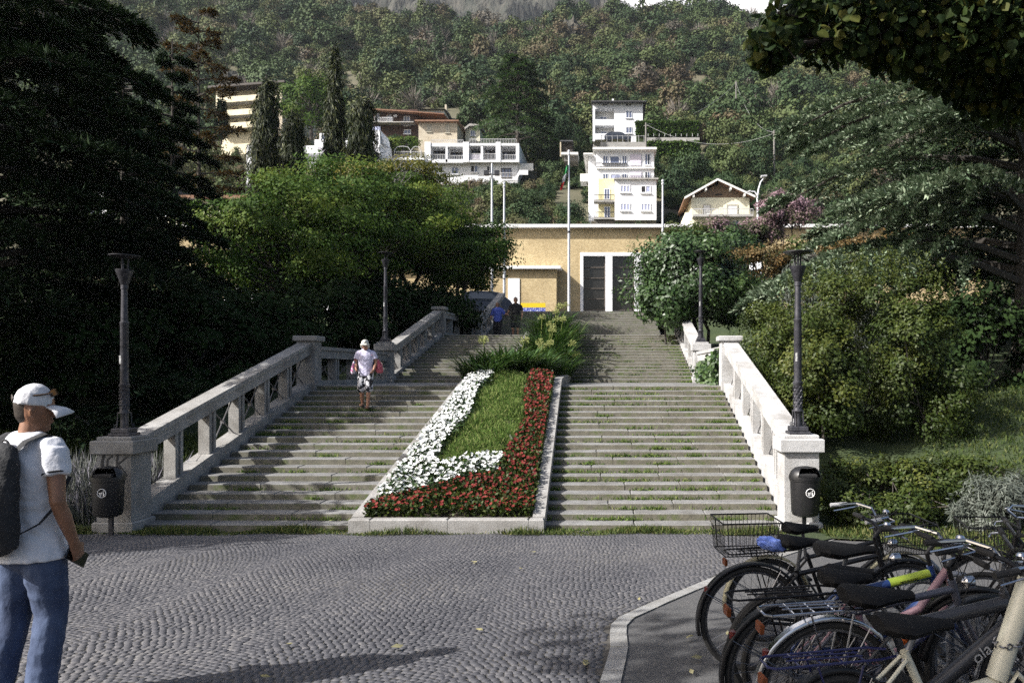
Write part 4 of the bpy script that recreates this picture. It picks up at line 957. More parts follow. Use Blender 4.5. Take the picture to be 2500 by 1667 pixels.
mb = MB(); X0, X1 = h.px(z3(1885)), h.px(z3(2040)); mb.prism([(X0, -.6, h.pz(r3(1290))), (X1 - 1.2, -.6, h.pz(r3(1200))), (X1, -.6, h.pz(r3(1200))), (X1, -.6, h.pz(r3(1140))), (X1 - 1.2, -.6, h.pz(r3(1140))), (X0, -.6, h.pz(r3(1225)))], (0, .12, 0)); mb.build('outside_stair', 'white_paint', h.t)
h.box('awning', 'off_white', z3(1900), r3(1016), z3(2092), r3(1108), 1.0, 1.1); h.box('awning_roof', 'slate', z3(1898), r3(1012), z3(2096), r3(1017), 1.0, 4)
# D: beige house, E: brown house, F and L: small houses
h = House('beige_house', 'weathered beige house with closed shutters behind the white villa', 125, 1068, 351)
h.box('wall', 'beige', z3(637), r3(508), z3(1130), r3(900), 0, 9); mb = MB(); X0, X1, Z0 = h.px(z3(606)), h.px(z3(1162)), h.pz(r3(508)); mb.add([(X0, -.9, Z0), (X1, -.9, Z0), (X1, 9.9, Z0 + .3), (X0, 9.9, Z0 + .3), (X0 + 3, 4.5, Z0 + 1.1), (X1 - 4, 4.5, Z0 + 1.1)], [(0, 1, 5, 4), (1, 2, 5), (2, 3, 4, 5), (3, 0, 4), (0, 3, 2, 1)]); mb.box(X0, -.92, Z0 - .22, X1, 9.9, Z0 - .01); mb.build('roof', 'roof_tile', h.t)
for a, b, c, d_ in ((740, 545, 802, 640), (980, 548, 1036, 655)): h.win(z3(a), r3(b), z3(c), r3(d_), 0, 'beige_shutter', 'beige_shutter', 2)
h = House('brown_house', 'long brown brick house with tiled roof and white balcony doors', 132, 965, 322)
h.box('wall', 'brown_brick', z3(60), r3(352), z3(625), r3(740), 0, 8); mb = MB(); X0, X1 = h.px(z3(20)), h.px(z3(985)); mb.add([(X0, -1.5, h.pz(r3(372))), (X1, -1.5, h.pz(r3(440))), (X1, 5, h.pz(r3(405))), (X0, 5, h.pz(r3(300))), (X0, -1.5, h.pz(r3(388))), (X1, -1.5, h.pz(r3(452))), (X1, 5, h.pz(r3(420))), (X0, 5, h.pz(r3(320)))], [(0, 1, 2, 3), (4, 7, 6, 5), (0, 4, 5, 1), (1, 5, 6, 2), (2, 6, 7, 3), (3, 7, 4, 0)]); mb.build('roof', 'roof_tile', h.t)
for a, b, c, d_ in ((85, 405, 138, 500), (235, 425, 293, 535), (448, 440, 530, 570)): h.win(z3(a), r3(b), z3(c), r3(d_), 0, 'white_paint', ('glass', 'sky_glass'), 2, False)
h.rail(z3(90), z3(335), r3(485), r3(540), -1.3, 'white_paint', 16); h.box('balcony_slab', 'concrete', z3(80), r3(540), z3(600), r3(552), -1.4, .05); h.rail(z3(440), z3(605), r3(520), r3(585), -1.3, 'iron', 10); h.box('air_conditioner', 'white_paint', z3(325), r3(425), z3(365), r3(455), -.35, -.01, .03); h.win(z3(450), r3(610), z3(540), r3(670), 0)
h = House('dark_roofed_house', 'small pale house with dark slate roof above the brown house', 150, 1053, 282)
h.box('wall', 'off_white', z3(630), r3(355), z3(965), r3(520), 0, 8); mb = MB(); X0, X1 = h.px(z3(612)), h.px(z3(988)); mb.add([(X0, -.8, h.pz(r3(362))), (X1, -.8, h.pz(r3(362))), (X1 - .4, 5, h.pz(r3(292))), (X0 + .4, 5, h.pz(r3(292))), (X0, 9, h.pz(r3(370))), (X1, 9, h.pz(r3(370)))], [(0, 1, 2, 3), (3, 2, 5, 4), (0, 3, 4), (1, 5, 2), (0, 4, 5, 1)]); rf = mb.build('roof', 'slate', h.t); h.box('chimney', 'beige', z3(928), r3(222), z3(952), r3(345), 3, 3.7, 0, rf); h.win(z3(838), r3(382), z3(915), r3(418), 0)
h = House('gabled_house', 'small cream gabled outbuilding beside the big hillside cedar', 130, 1150, 334)
h.box('wall', 'chalet_wall', z3(1235), r3(600), z3(1420), r3(760), 0, 6); mb = MB(); mb.prism([(h.px(z3(1185)), -.8, h.pz(r3(640))), (h.px(z3(1300)), -.8, h.pz(r3(552))), (h.px(z3(1450)), -.8, h.pz(r3(565))), (h.px(z3(1450)), -.8, h.pz(r3(590))), (h.px(z3(1300)), -.8, h.pz(r3(580))), (h.px(z3(1185)), -.8, h.pz(r3(668)))], (0, 7, 0)); mb.build('roof', 'concrete', h.t)
mb = MB(); mb.prism([(h.px(z3(1236)), .003, h.pz(r3(601))), (h.px(z3(1300)), .003, h.pz(r3(583))), (h.px(z3(1419)), .003, h.pz(r3(601)))], (0, 5.8, 0)); mb.build('gable', 'chalet_wall', h.t); h.win(z3(1300), r3(620), z3(1360), r3(690), 0)
# G: white stepped building behind the weeping conifers
def z2(x): return 500 + x / 4.612
def r2(y): return 100 + y / 4.612
h = House('stepped_house', 'white stepped apartment house half hidden by the weeping conifers', 108, 770, 430)
h.box('wall', 'white_paint', z2(470), r2(1180), z2(1965), r2(1700), 0, 9); h.box('upper_wall', 'white_paint', z2(560), r2(975), z2(690), r2(1179.5), .8, 8); h.box('upper_wall', 'white_paint', z2(1190), r2(1075), z2(1880), r2(1179.5), 1.5, 8); h.box('penthouse', 'white_paint', z2(1225), r2(985), z2(1500), r2(1074.5), 2.2, 8); h.box('stair_tower', 'white_paint', z2(1865), r2(1000), z2(1968), r2(1179), 0.2, 6); h.box('tower_screen', 'blue_shutter', z2(1865), r2(940), z2(1950), r2(999.5), 1, 1.2)
h.win(z2(1240), r2(995), z2(1330), r2(1070), 2.2, pane='sky_glass', cols=1); h.win(z2(490), r2(1195), z2(545), r2(1240), 0, pane='sky_glass', cols=2); h.win(z2(1270), r2(1190), z2(1400), r2(1270), 0, pane='lilac_blind', cols=3)
for yy in (1275, 1440): h.box('balcony_slab', 'white_paint', z2(1000), r2(yy), z2(2000), r2(yy + 22), -1.2, .05)
h.rail(z2(1010), z2(1990), r2(1225), r2(1275), -1.1, 'fence_paint', 40); h.win(z2(1560), r2(1330), z2(1700), r2(1420), 0, pane='glass'); h.win(z2(1040), r2(1310), z2(1180), r2(1410), 0, pane='glass')
h.box('side_balcony', 'white_paint', z2(1969), r2(1070), z2(2012), r2(1140), .6, 3); h.box('side_balcony', 'off_white', z2(1969), r2(1270), z2(2010), r2(1330), .6, 3)
# H: cream apartment block, turned
c = Vector(P(689, 340, 130)); e = Vector((PX(527, 132.3), 132.3, c.z)); ang = math.atan2(c.y - e.y, c.x - e.x); L_ = (c - e).length
t = thing('apartment_block', 'cream apartment block with balcony bands and flat overhanging roof on the slope', 'apartment block', e, ang)
zt = PZ(199, 130) - c.z; zr = lambda y: PZ(y, 130.6) - c.z
MB().box(0, 1.4, -12, L_, 12, zt - .5).build('wall', 'cream', t); MB().box(L_ * .93, .0, -12, L_, 1.399, zt - .5).build('side_wall', 'beige', t); MB().box(0, .0, zr(312), .3, 1.399, zt - .5).build('side_wall', 'cream', t)
MB().box(-.9, -.8, zt - .5, L_ + .9, 12.8, zt - .12, .03).build('roof', 'dark_wood', t)
for yy0, yy1 in ((231, 245), (264, 278), (296, 310)):
    MB().box(.31, -.25, zr(yy1), L_ * .929, .0, zr(yy0)).build('balcony_front', 'cream', t); MB().box(.31, -.0, zr(yy1) + .0, L_ * .929, 1.398, zr(yy1) + .22).build('balcony_slab', 'concrete', t)
    for u in (.22, .42, .60, .8):
        o = MB().box(L_ * u - .55, 1.30, zr(yy0) - .5, L_ * u + .45, 1.42, zr(yy0) + .75).build('window', 'dark_wood', t); MB().box(L_ * u - .5, 1.26, zr(yy0) - .45, L_ * u + .4, 1.302, zr(yy0) + .7).build('shutter', 'brown_shutter', o)
for yy in (215, 248, 281): MB().box(L_ + .0, 4, zr(yy + 14), L_ + .03, 6.2, zr(yy)).build('side_window', 'brown_shutter', t)
mb = MB().tube([(L_ * .72, 4, zt - .2), (L_ * .72, 4, zt + 1.9)], .04, 6); mb.lathe((L_ * .64, 4, zt + .9), [(.05, -.1), (.38, .0), (.42, .08), (.1, .1)], 12); mb.tube([(L_ * .64, 4, zt - .2), (L_ * .64, 4, zt + .9)], .04, 6); mb.build('antenna', 'fence_paint', t)
# N: pale houses just behind the hall, glimpsed through the dark trees
h = House('white_house', 'bright white house glimpsed through the dark conifers', 84, 280, 545); h.box('wall', 'white_paint', 208, 440, 352, 640, 0, 8); h.box('roof', 'slate', 202, 433, 358, 440.5, -.6, 8.6)
for a in (222, 262, 306): h.win(a, 462, a + 20, 490, 0); h.win(a, 508, a + 20, 536, 0)
h = House('cream_house', 'pale cream house glimpsed between the trunks behind the hall', 84, 520, 545); h.box('wall', 'chalet_wall', 385, 488, 655, 640, 0, 8); h.box('roof', 'roof_tile', 378, 480, 662, 488.5, -.7, 8.7); 
for a in (400, 455, 560, 612): h.win(a, 500, a + 20, 528, 0)
# hut and pale shelter by the four-storey house
h = House('garden_hut', 'dark timber garden hut on the slope beside the four-storey house', 100, 1384, 378); h.box('wall', 'dark_wood', z4(95), r4(612), z4(195), r4(760), 0, 3); h.box('roof', 'slate', z4(75), r4(600), z4(205), r4(611.5), -.5, 3.4); h.box('post', 'beige', z4(72), r4(612), z4(84), r4(760), -.3, -.1)
h = House('lean_to_shelter', 'pale flat-topped shelter below the dark garden hut', 95, 1390, 385); h.box('roof', 'off_white', z4(85), r4(720), z4(255), r4(742), -.5, 2.5); h.box('wall', 'old_wall', z4(110), r4(742), z4(250), r4(800), 0, 2.4)
# low slope wall along the hall's back
structure(MB().box(-60, 69, 5, 60, 70, 9).build('retaining_wall', 'old_wall'))

# ------------------------------------------------------------------ poles and wires
for px, y0, y1, Y, lab in ((1797, 198, 275, 170, 'pale utility pole standing high on the wooded slope'), (1890, 318, 402, 112, 'leaning pale utility pole above the gabled house'), (1577, 300, 352, 121, 'short utility pole beside the hedge of the upper white house')):
    t = thing('utility_pole', lab, 'utility pole', P(px, y1, Y), 0, 'utility poles on the slope'); hh = (y1 - y0) * Y / F; MB().tube([(0, 0, -2), (0, 0, hh)], [.16, .11], 8).build('shaft', 'pale_bark', t); MB().box(-.35, -.06, hh - .5, .35, .06, hh - .4).build('crossarm', 'pale_bark', t)
for a, b, sag, lab in (((1797, 203, 170), (1577, 304, 121), 2.0, 'thin cable sagging between the high pole and the pole by the hedge'), ((1797, 203, 170), (1890, 323, 112), 2.5, 'thin cable sagging between the high pole and the leaning pole'), ((1577, 304, 121), (1890, 326, 112), 2.2, 'thin cable sagging low between the hedge pole and the leaning pole')):
    A, B = Vector(P(*a)), Vector(P(*b)); tag(MB().tube([A.lerp(B, i / 14) - Vector((0, 0, sag * 4 * (i / 14) * (1 - i / 14))) for i in range(15)], .016, 5).build('overhead_cable', 'fence_paint'), lab, 'cable', 'overhead cables')
Y = 75; t = thing('street_lamp', 'white double-armed street lamp beside the gabled house', 'street lamp', P(1851, 600, Y)); lx = lambda x: PX(x, Y) - t.location.x; lz = lambda y: PZ(y, Y) - t.location.z
MB().tube([(0, 0, -1), (lx(1850), 0, lz(520)), (lx(1849), 0, lz(480))], [.13, .11, .09], 8).build('pole', 'pole_paint', t, True)
MB().tube([(lx(1849), 0, lz(486)), (lx(1848), 0, lz(475)), (lx(1842), 0, lz(468)), (lx(1827), 0, lz(468))], [.09, .08, .07, .06], 8).build('arm', 'pole_paint', t, True); MB().tube([(lx(1849), .02, lz(486)), (lx(1852), 0, lz(462)), (lx(1857), 0, lz(445)), (lx(1864), 0, lz(436))], [.09, .08, .07, .06], 8).build('arm', 'pole_paint', t, True)
MB().tube([(lx(1858), 0, lz(431.5)), (lx(1872), 0, lz(430))], [(.12, .25), (.10, .2)], 10, ref=(0, 0, 1)).build('lamp_head', 'fence_grey', t, True); MB().tube([(lx(1832), 0, lz(467)), (lx(1824), 0, lz(470))], [(.10, .2), (.09, .18)], 10, ref=(0, 0, 1)).build('lamp_head', 'fence_grey', t, True)

# ------------------------------------------------------------------ cars
def car(label, loc, rz, m, van=False, L_=4.2, hgt=1.45):
    t = thing('parked_car', label, 'car', loc, rz, 'cars parked by the hall')
    if van: prof_ = [(-2.3, .35), (-2.35, 1.0), (-2.25, 2.3), (-2.1, 2.42), (1.2, 2.42), (1.5, 2.3), (2.1, 1.35), (2.5, 1.1), (2.55, .4)]
    else: prof_ = [(-2.0, .3), (-2.08, .75), (-1.95, .95), (-1.35, 1.38), (-.9, hgt), (.35, hgt), (.75, 1.32), (1.25, .98), (2.0, .82), (2.1, .6), (2.05, .3)]
    hw_ = .95 if van else .84; mb = MB(); n_ = len(prof_)
    rows_ = [(-hw_, .0), (-hw_ * .96, .06), (hw_ * .96, .06), (hw_, .0)]; v = []
    for y, g in rows_:
        for x, z in prof_:
            k = (z - .95) / .5 if not van else (z - 1.2) / 1.2; yy = y * (1 - .13 * max(0, min(1, k))); v.append((x * (1 if g else .985), yy, z + (0.0 if g == 0 else .02 * (z > 1))))
    fs = [(i * n_ + j, i * n_ + (j + 1) % n_, (i + 1) * n_ + (j + 1) % n_, (i + 1) * n_ + j) for i in range(3) for j in range(n_)] + [tuple(range(n_)), tuple(range(3 * n_, 4 * n_))[::-1]]
    b = mb.add(v, fs).build('body', m, t, True)
    for s_ in (-1, 1):
        q_ = [(.9, 1.45), (.9, 2.15), (1.35, 2.12), (1.85, 1.45)] if van else [(-1.25, 1.0), (-.85, hgt - .1), (.3, hgt - .1), (.95, 1.0)]
        MB().prism([(x, s_ * (hw_ * (1 - .13 * (max(0, z - .95) / .5 if not van else max(0, (z - 1.2)) / 1.2)) + .012), z) for x, z in q_], (0, -s_ * .03, 0)).build('side_window', 'glass', t)
    ws = [(1.52, 2.26), (2.08, 1.4)] if van else [(.42, hgt - .05), (1.2, 1.02)]
    (xa, za), (xb_, zb) = ws; MB().add([(xa + .03, -.68, za + .03), (xa + .03, .68, za + .03), (xb_ + .03, .74, zb + .03), (xb_ + .03, -.74, zb + .03)], [(0, 1, 2, 3)]).build('windscreen', 'glass', t)
    for x in (-1.3, 1.35):
        for s_ in (-1, 1): wv = MB().torus((x, s_ * (hw_ - .08), .32), .25, .085, 'y', 20, 8).build('wheel', 'rubber', t, True); MB().lathe((0, 0, 0), [(.02, -.02), (.2, -.02), (.2, .02), (.02, .02)], 14).build('rim', 'alloy', wv); wv.children[0].rotation_euler.x = math.pi / 2; wv.children[0].location = (x, s_ * (hw_ - .06), .32)
    for s_ in (-1, 1): MB().box((2.44 if van else 2.0), s_ * .55 - .16, .72, (2.54 if van else 2.08), s_ * .55 + .16, .88, .02).build('headlight', 'chrome', t)
    return t
car('dark blue car parked behind the topmost balustrade, beyond the couple', (PX(1160, 47.5), 47.5, ZS), R(200), 'car_blue')
car('white van parked behind the trees, near the brick annex', (PX(825, 52), 52, ZS), R(180), 'car_white', True)
car('second white van parked behind the trees, farther from the annex', (PX(640, 53), 53, ZS), R(180), 'car_white', True)
cd_ = car('dark car parked on the terrace below the upper white house', (PX(1508, 123.5), 123.6, PZ(348, 123.5)), R(0), 'car_dark'); cd_['group'] = 'cars parked by the hall'; del cd_['group']
# ------------------------------------------------------------------ the wooded hillside
HY = [60, 69.5, 71, 78, 85, 95, 110, 125, 140, 160, 200, 260, 330, 370, 470]
HZ = [5.9, 5.9, 9.5, 15.0, 17.6, 22.0, 27.8, 36.0, 42.5, 51, 72, 107, 148, 156, 146]
RXs = np.array([-900, 0, 425, 850, 950, 1220, 1490, 1700, 1810, 1945, 2130, 2500, 3400]); RYs = np.array([-160, -160, -65, 0, 8, 14, 0, -6, 2, 42, 64, 128, 260]) + 60
def hill(X, Y):
    X = np.asarray(X, float); Y = np.asarray(Y, float)
    xs = X * F / np.maximum(Y, 1) + CX; zr = EYE + (CY - np.interp(xs, RXs, RYs)) * 330 / F
    t = np.clip((Y - 150) / 180, 0, 1); t = t * t * (3 - 2 * t); far = np.clip((Y - 90) / 80, 0, 1)
    return np.interp(Y, HY, HZ) + (zr - 148) * t + far * (2.2 * np.sin(X * .045 + Y * .02) + 1.4 * np.sin(X * .11 - Y * .05) + .8 * np.sin(X * .23 + Y * .17))
gx = np.linspace(-330, 230, 141); gy = np.concatenate([np.arange(60, 150, 3.0), np.arange(150, 475, 6.0)])
GX, GY = np.meshgrid(gx, gy); GZ = hill(GX, GY); v = np.stack([GX, GY, GZ], -1).reshape(-1, 3); nx = len(gx)
ii, jj = np.meshgrid(np.arange(len(gy) - 1), np.arange(nx - 1), indexing='ij'); a = (ii * nx + jj).ravel()
structure(rawmesh('hillside', v, np.stack([a, a + 1, a + nx + 1, a + nx], 1), 'hill_ground', smooth=True))
# white lumpy backdrop added behind the mountains to whiten the visible sky
bm = bmesh.new()
for cx_, cz_, r_ in ((-900, 900, 900), (200, 1100, 800), (1100, 900, 900), (2100, 700, 900), (700, 1500, 700), (-200, 1700, 800), (1700, 1300, 700), (3000, 800, 900), (-2000, 900, 900)):
    g = bmesh.ops.create_icosphere(bm, subdivisions=4, radius=r_)
    for vv in g['verts']: n_ = vv.co.normalized(); vv.co = vv.co * (1 + .10 * math.sin(n_.x * 9 + cx_) * math.cos(n_.z * 8) + .05 * math.sin(n_.x * 21 + n_.z * 17)); vv.co.y *= .35; vv.co += Vector((cx_, 3400, cz_))
me = bpy.data.meshes.new('sky_backdrop'); bm.to_mesh(me); bm.free(); me.materials.append(mat('backdrop_white', (.80, .80, .84), 1.0, spec=0)); me.polygons.foreach_set('use_smooth', [True] * len(me.polygons)); o = bpy.data.objects.new('sky_backdrop', me); COL.objects.link(o); structure(o)
# far rocky mountain
gx = np.linspace(-700, 420, 260); gy = np.linspace(560, 1100, 110); GX, GY = np.meshgrid(gx, gy); xs = GX * F / GY + CX
crest = np.interp(xs, [-400, 700, 1000, 1250, 1420, 1500, 1560, 1700, 2500], [-300, -220, -160, -110, -40, 10, 60, 150, 330])
zt = EYE + (CY - crest) * 820 / F; t = np.clip((GY - 560) / 260, 0, 1) ** .8
GZ = 150 + (zt - 150) * t + (14 * np.sin(GX * .03) * np.cos(GY * .021) + 9 * np.sin(GX * .083 + GY * .05) + 5 * np.sin(GX * .19 - GY * .13) + 4 * rs.normal(size=GX.shape)) * np.minimum(1, t * 3)
nx = len(gx); ii, jj = np.meshgrid(np.arange(len(gy) - 1), np.arange(nx - 1), indexing='ij'); a = (ii * nx + jj).ravel()
structure(rawmesh('rocky_mountain', np.stack([GX, GY, GZ], -1).reshape(-1, 3), np.stack([a, a + 1, a + nx + 1, a + nx], 1), 'rock'))
# pale rock outcrops showing through the wood
for px, py, Y, r in ((568, 150, 205, 3.0), (1395, 68, 290, 4.5)):
    X, _, _ = P(px, py, Y); c = np.array([X, Y, float(hill(X, Y)) + r * .4]); bm = bmesh.new(); bmesh.ops.create_icosphere(bm, subdivisions=3, radius=r)
    for vert in bm.verts: vert.co *= 1 + .25 * math.sin(vert.co.x * 2.1) * math.cos(vert.co.z * 1.7) + random.uniform(-.1, .1); vert.co.z *= 1.5
    me = bpy.data.meshes.new('rock_outcrop'); bm.to_mesh(me); bm.free(); me.materials.append(M['rock']); o = bpy.data.objects.new('rock_outcrop', me); COL.objects.link(o); o.location = c; structure(o)

# --- tree prototypes for the wood (scattered by geometry nodes over the far slope) and for single trees
def proto_bush(K, n, L, m, flat=.8, tall=1.0):
    p, out, tone, _ = blobs((0, 0, .55 * tall), (.72, .72, .55 * tall), K, n, .34, .5, flat, -.5)
    r_ = rnd_dir(n); v, q = leaf_arrays(p, r_ - out * (r_ * out).sum(1, keepdims=True) + out * .2, out, L * (.6 + .8 * rs.rand(n)), L * .75)
    return v, q, np.clip(tone * .7 + .3 * rs.rand(n), 0, 1)
def proto_twigs(n):
    a = rs.rand(n) * 6.28; base = np.stack([.10 * np.cos(a), .10 * np.sin(a), .1 + .75 * rs.rand(n)], 1)
    d = np.stack([np.cos(a), np.sin(a), .6 + 1.2 * rs.rand(n)], 1) + rs.normal(size=(n, 3)) * .35
    return (*leaf_arrays(base, d, rnd_dir(n), .45 + .45 * rs.rand(n), .022 + .015 * rs.rand(n)), rs.rand(n))
pcol = bpy.data.collections.new('forest_prototypes')
def to_proto(v, q, tnt, m):
    o = rawmesh('forest_tree', v, q, m, None, tnt); COL.objects.unlink(o); pcol.objects.link(o); return o
for k in range(4): to_proto(*proto_bush(14 + 4 * k, 900, .155, None, .8, 1.0 + .18 * k), 'forest_leaf')
to_proto(*proto_bush(12, 420, .15, None, .8, 1.5), 'forest_leaf'); to_proto(*proto_twigs(260), 'bare_twigs')
RECT = [(1425, 345, 1612, 552, 85), (1440, 222, 1578, 335, 128), (1462, 322, 1712, 356, 122), (1660, 436, 1848, 565, 80), (955, 333, 1305, 440, 110), (1012, 281, 1126, 350, 125), (903, 254, 1095, 330, 132), (1012, 238, 1092, 284, 150), (1122, 298, 1180, 338, 130), (598, 296, 942, 425, 108), (522, 192, 724, 318, 130), (200, 432, 360, 545, 84), (376, 478, 664, 545, 84), (1366, 340, 1415, 382, 95)]
def clear_of_houses(X, Y, z, r, hh):
    s = F / Y; x = CX + X * s; yb = CY - (z - EYE) * s; yt = CY - (z + hh - EYE) * s
    for (a, b, c, d, HYy) in RECT:
        if x + r * s > a and x - r * s < c:
            if Y < HYy + 1 and yt < d and yb > b: return False
            if abs(Y - (HYy + 5)) < 8: return False
    return True
N = 14000; fy = 128 + 330 * rs.rand(N) ** .85; fx = (rs.rand(N) * 2900 - 200 - CX) * fy / F; fz = hill(fx, fy)
sc = (1.4 + 3.3 * rs.rand(N) ** 2.2) * (.85 + fy / 700); keep = np.ones(N, bool)
for i in np.where(fy < 160)[0]: keep[i] = clear_of_houses(fx[i], fy[i], fz[i], sc[i], sc[i] * 1.6)
cell = {}
for i in range(N):
    if not keep[i]: continue
    c = (int(fx[i] // 3.2), int(fy[i] // 3.2))
    if c in cell: keep[i] = False
    else: cell[c] = 1
fp = np.stack([fx, fy, fz - .15 * sc], 1)[keep]; sc = sc[keep]; N = len(fp)
me = bpy.data.meshes.new('hillside_wood'); me.vertices.add(N); me.vertices.foreach_set('co', fp.astype(np.float32).ravel())
at = me.attributes.new('sc', 'FLOAT', 'POINT'); at.data.foreach_set('value', sc.astype(np.float32))
brown = np.clip((CX + fp[:, 0] * F / fp[:, 1] < 1250) * .12 + .14, 0, 1)
kind = np.where(rs.rand(N) < brown * .5, 5, rs.randint(0, 5, N)); at = me.attributes.new('pick', 'INT', 'POINT'); at.data.foreach_set('value', kind.astype(np.int32))
wood = bpy.data.objects.new('hillside_wood', me); COL.objects.link(wood); tag(wood, 'dense autumn-tinged wood covering the mountainside', 'wood', None, 'stuff')
ng = bpy.data.node_groups.new('scatter_trees', 'GeometryNodeTree'); ng.interface.new_socket('Geometry', in_out='INPUT', socket_type='NodeSocketGeometry'); ng.interface.new_socket('Geometry', in_out='OUTPUT', socket_type='NodeSocketGeometry')
gi_, go_ = ng.nodes.new('NodeGroupInput'), ng.nodes.new('NodeGroupOutput'); ip = ng.nodes.new('GeometryNodeInstanceOnPoints'); ci = ng.nodes.new('GeometryNodeCollectionInfo')
ci.inputs['Collection'].default_value = pcol; ci.inputs['Separate Children'].default_value = True; ci.inputs['Reset Children'].default_value = True
ip.inputs['Pick Instance'].default_value = True
na = ng.nodes.new('GeometryNodeInputNamedAttribute'); na.data_type = 'FLOAT'; na.inputs['Name'].default_value = 'sc'
nb_ = ng.nodes.new('GeometryNodeInputNamedAttribute'); nb_.data_type = 'INT'; nb_.inputs['Name'].default_value = 'pick'
rv = ng.nodes.new('FunctionNodeRandomValue'); rv.data_type = 'FLOAT_VECTOR'; rv.inputs['Min'].default_value = (-.3, -.3, 0); rv.inputs['Max'].default_value = (.3, .3, 6.28)
lk = ng.links.new; lk(gi_.outputs[0], ip.inputs['Points']); lk(ci.outputs[0], ip.inputs['Instance']); lk(nb_.outputs['Attribute'], ip.inputs['Instance Index']); rv2 = ng.nodes.new('FunctionNodeRandomValue'); rv2.data_type = 'FLOAT_VECTOR'; rv2.inputs['Min'].default_value = (.75, .75, .65); rv2.inputs['Max'].default_value = (1.35, 1.35, 1.4); rv2.inputs['Seed'].default_value = 5; vm = ng.nodes.new('ShaderNodeVectorMath'); vm.operation = 'SCALE'; lk(rv2.outputs['Value'], vm.inputs[0]); lk(na.outputs['Attribute'], vm.inputs['Scale']); lk(vm.outputs[0], ip.inputs['Scale']); lk(rv.outputs['Value'], ip.inputs['Rotation']); lk(ip.outputs[0], go_.inputs[0])
md = wood.modifiers.new('scatter', 'NODES'); md.node_group = ng

# --- single trees among the houses
protos = []
for k in range(5):
    t = empty('hillside_tree', (0, 0, 0)); v, q, tn = proto_bush(18 + 4 * k, 1500, .115, None, .75, 1.0 + .2 * k); rawmesh('crown', v, q, 'forest_leaf', t, tn)
    MB().tube([(0, 0, -.6), (.02, .01, .2), (.05, 0, .7)], [.05, .04, .02], 6).build('trunk', 'bark', t); protos.append(t)
LM = ['four-storey white house', 'upper white house', 'terrace wall with thin fence', 'cream gabled house', 'white terraced villa', 'weathered beige house', 'long brown house', 'small slate-roofed house', 'small gabled outbuilding', 'white stepped house', 'cream apartment block', 'white house behind the conifers', 'cream house behind the hall', 'dark garden hut']
placed = []; tries = 0
while len(placed) < 230 and tries < 9000:
    tries += 1; Y = random.choice([random.uniform(72, 84), random.uniform(84, 108), random.uniform(100, 150)]); X = PX(random.uniform(330, 2300), Y); z = float(hill(X, Y)); r = random.uniform(1.0, 2.6) if Y < 100 else random.uniform(1.6, 3.4)
    hh = r * 1.9
    if any(math.hypot(X - a, (Y - b) * .6) < (r + c) * .62 for a, b, c in placed): continue
    if not clear_of_houses(X, Y, z, r, hh): continue
    placed.append((X, Y, r)); i = len(placed) - 1; o = protos[i] if i < 5 else copy_tree(protos[i % 5])
    o.location = (X, Y, z - .1); o.scale = (r, r, r * random.uniform(.9, 1.25)); o.rotation_euler.z = random.uniform(0, 6.28)
    s_ = F / Y; tx_, ty_ = CX + X * s_, CY - (z + r - EYE) * s_
    bst = min(range(len(RECT)), key=lambda q: math.hypot(tx_ - (RECT[q][0] + RECT[q][2]) / 2, ty_ - (RECT[q][1] + RECT[q][3]) / 2)); rc = RECT[bst]
    rel = 'below' if ty_ > rc[3] else 'above' if ty_ < rc[1] else 'beside'; szw = 'small leafy shrub' if r < 1.6 else 'leafy tree' if r < 2.5 else 'large spreading tree'
    tag(o, f'{szw} on the slope {rel} the {LM[bst]}', 'tree', f'slope trees {rel} the {LM[bst]}')

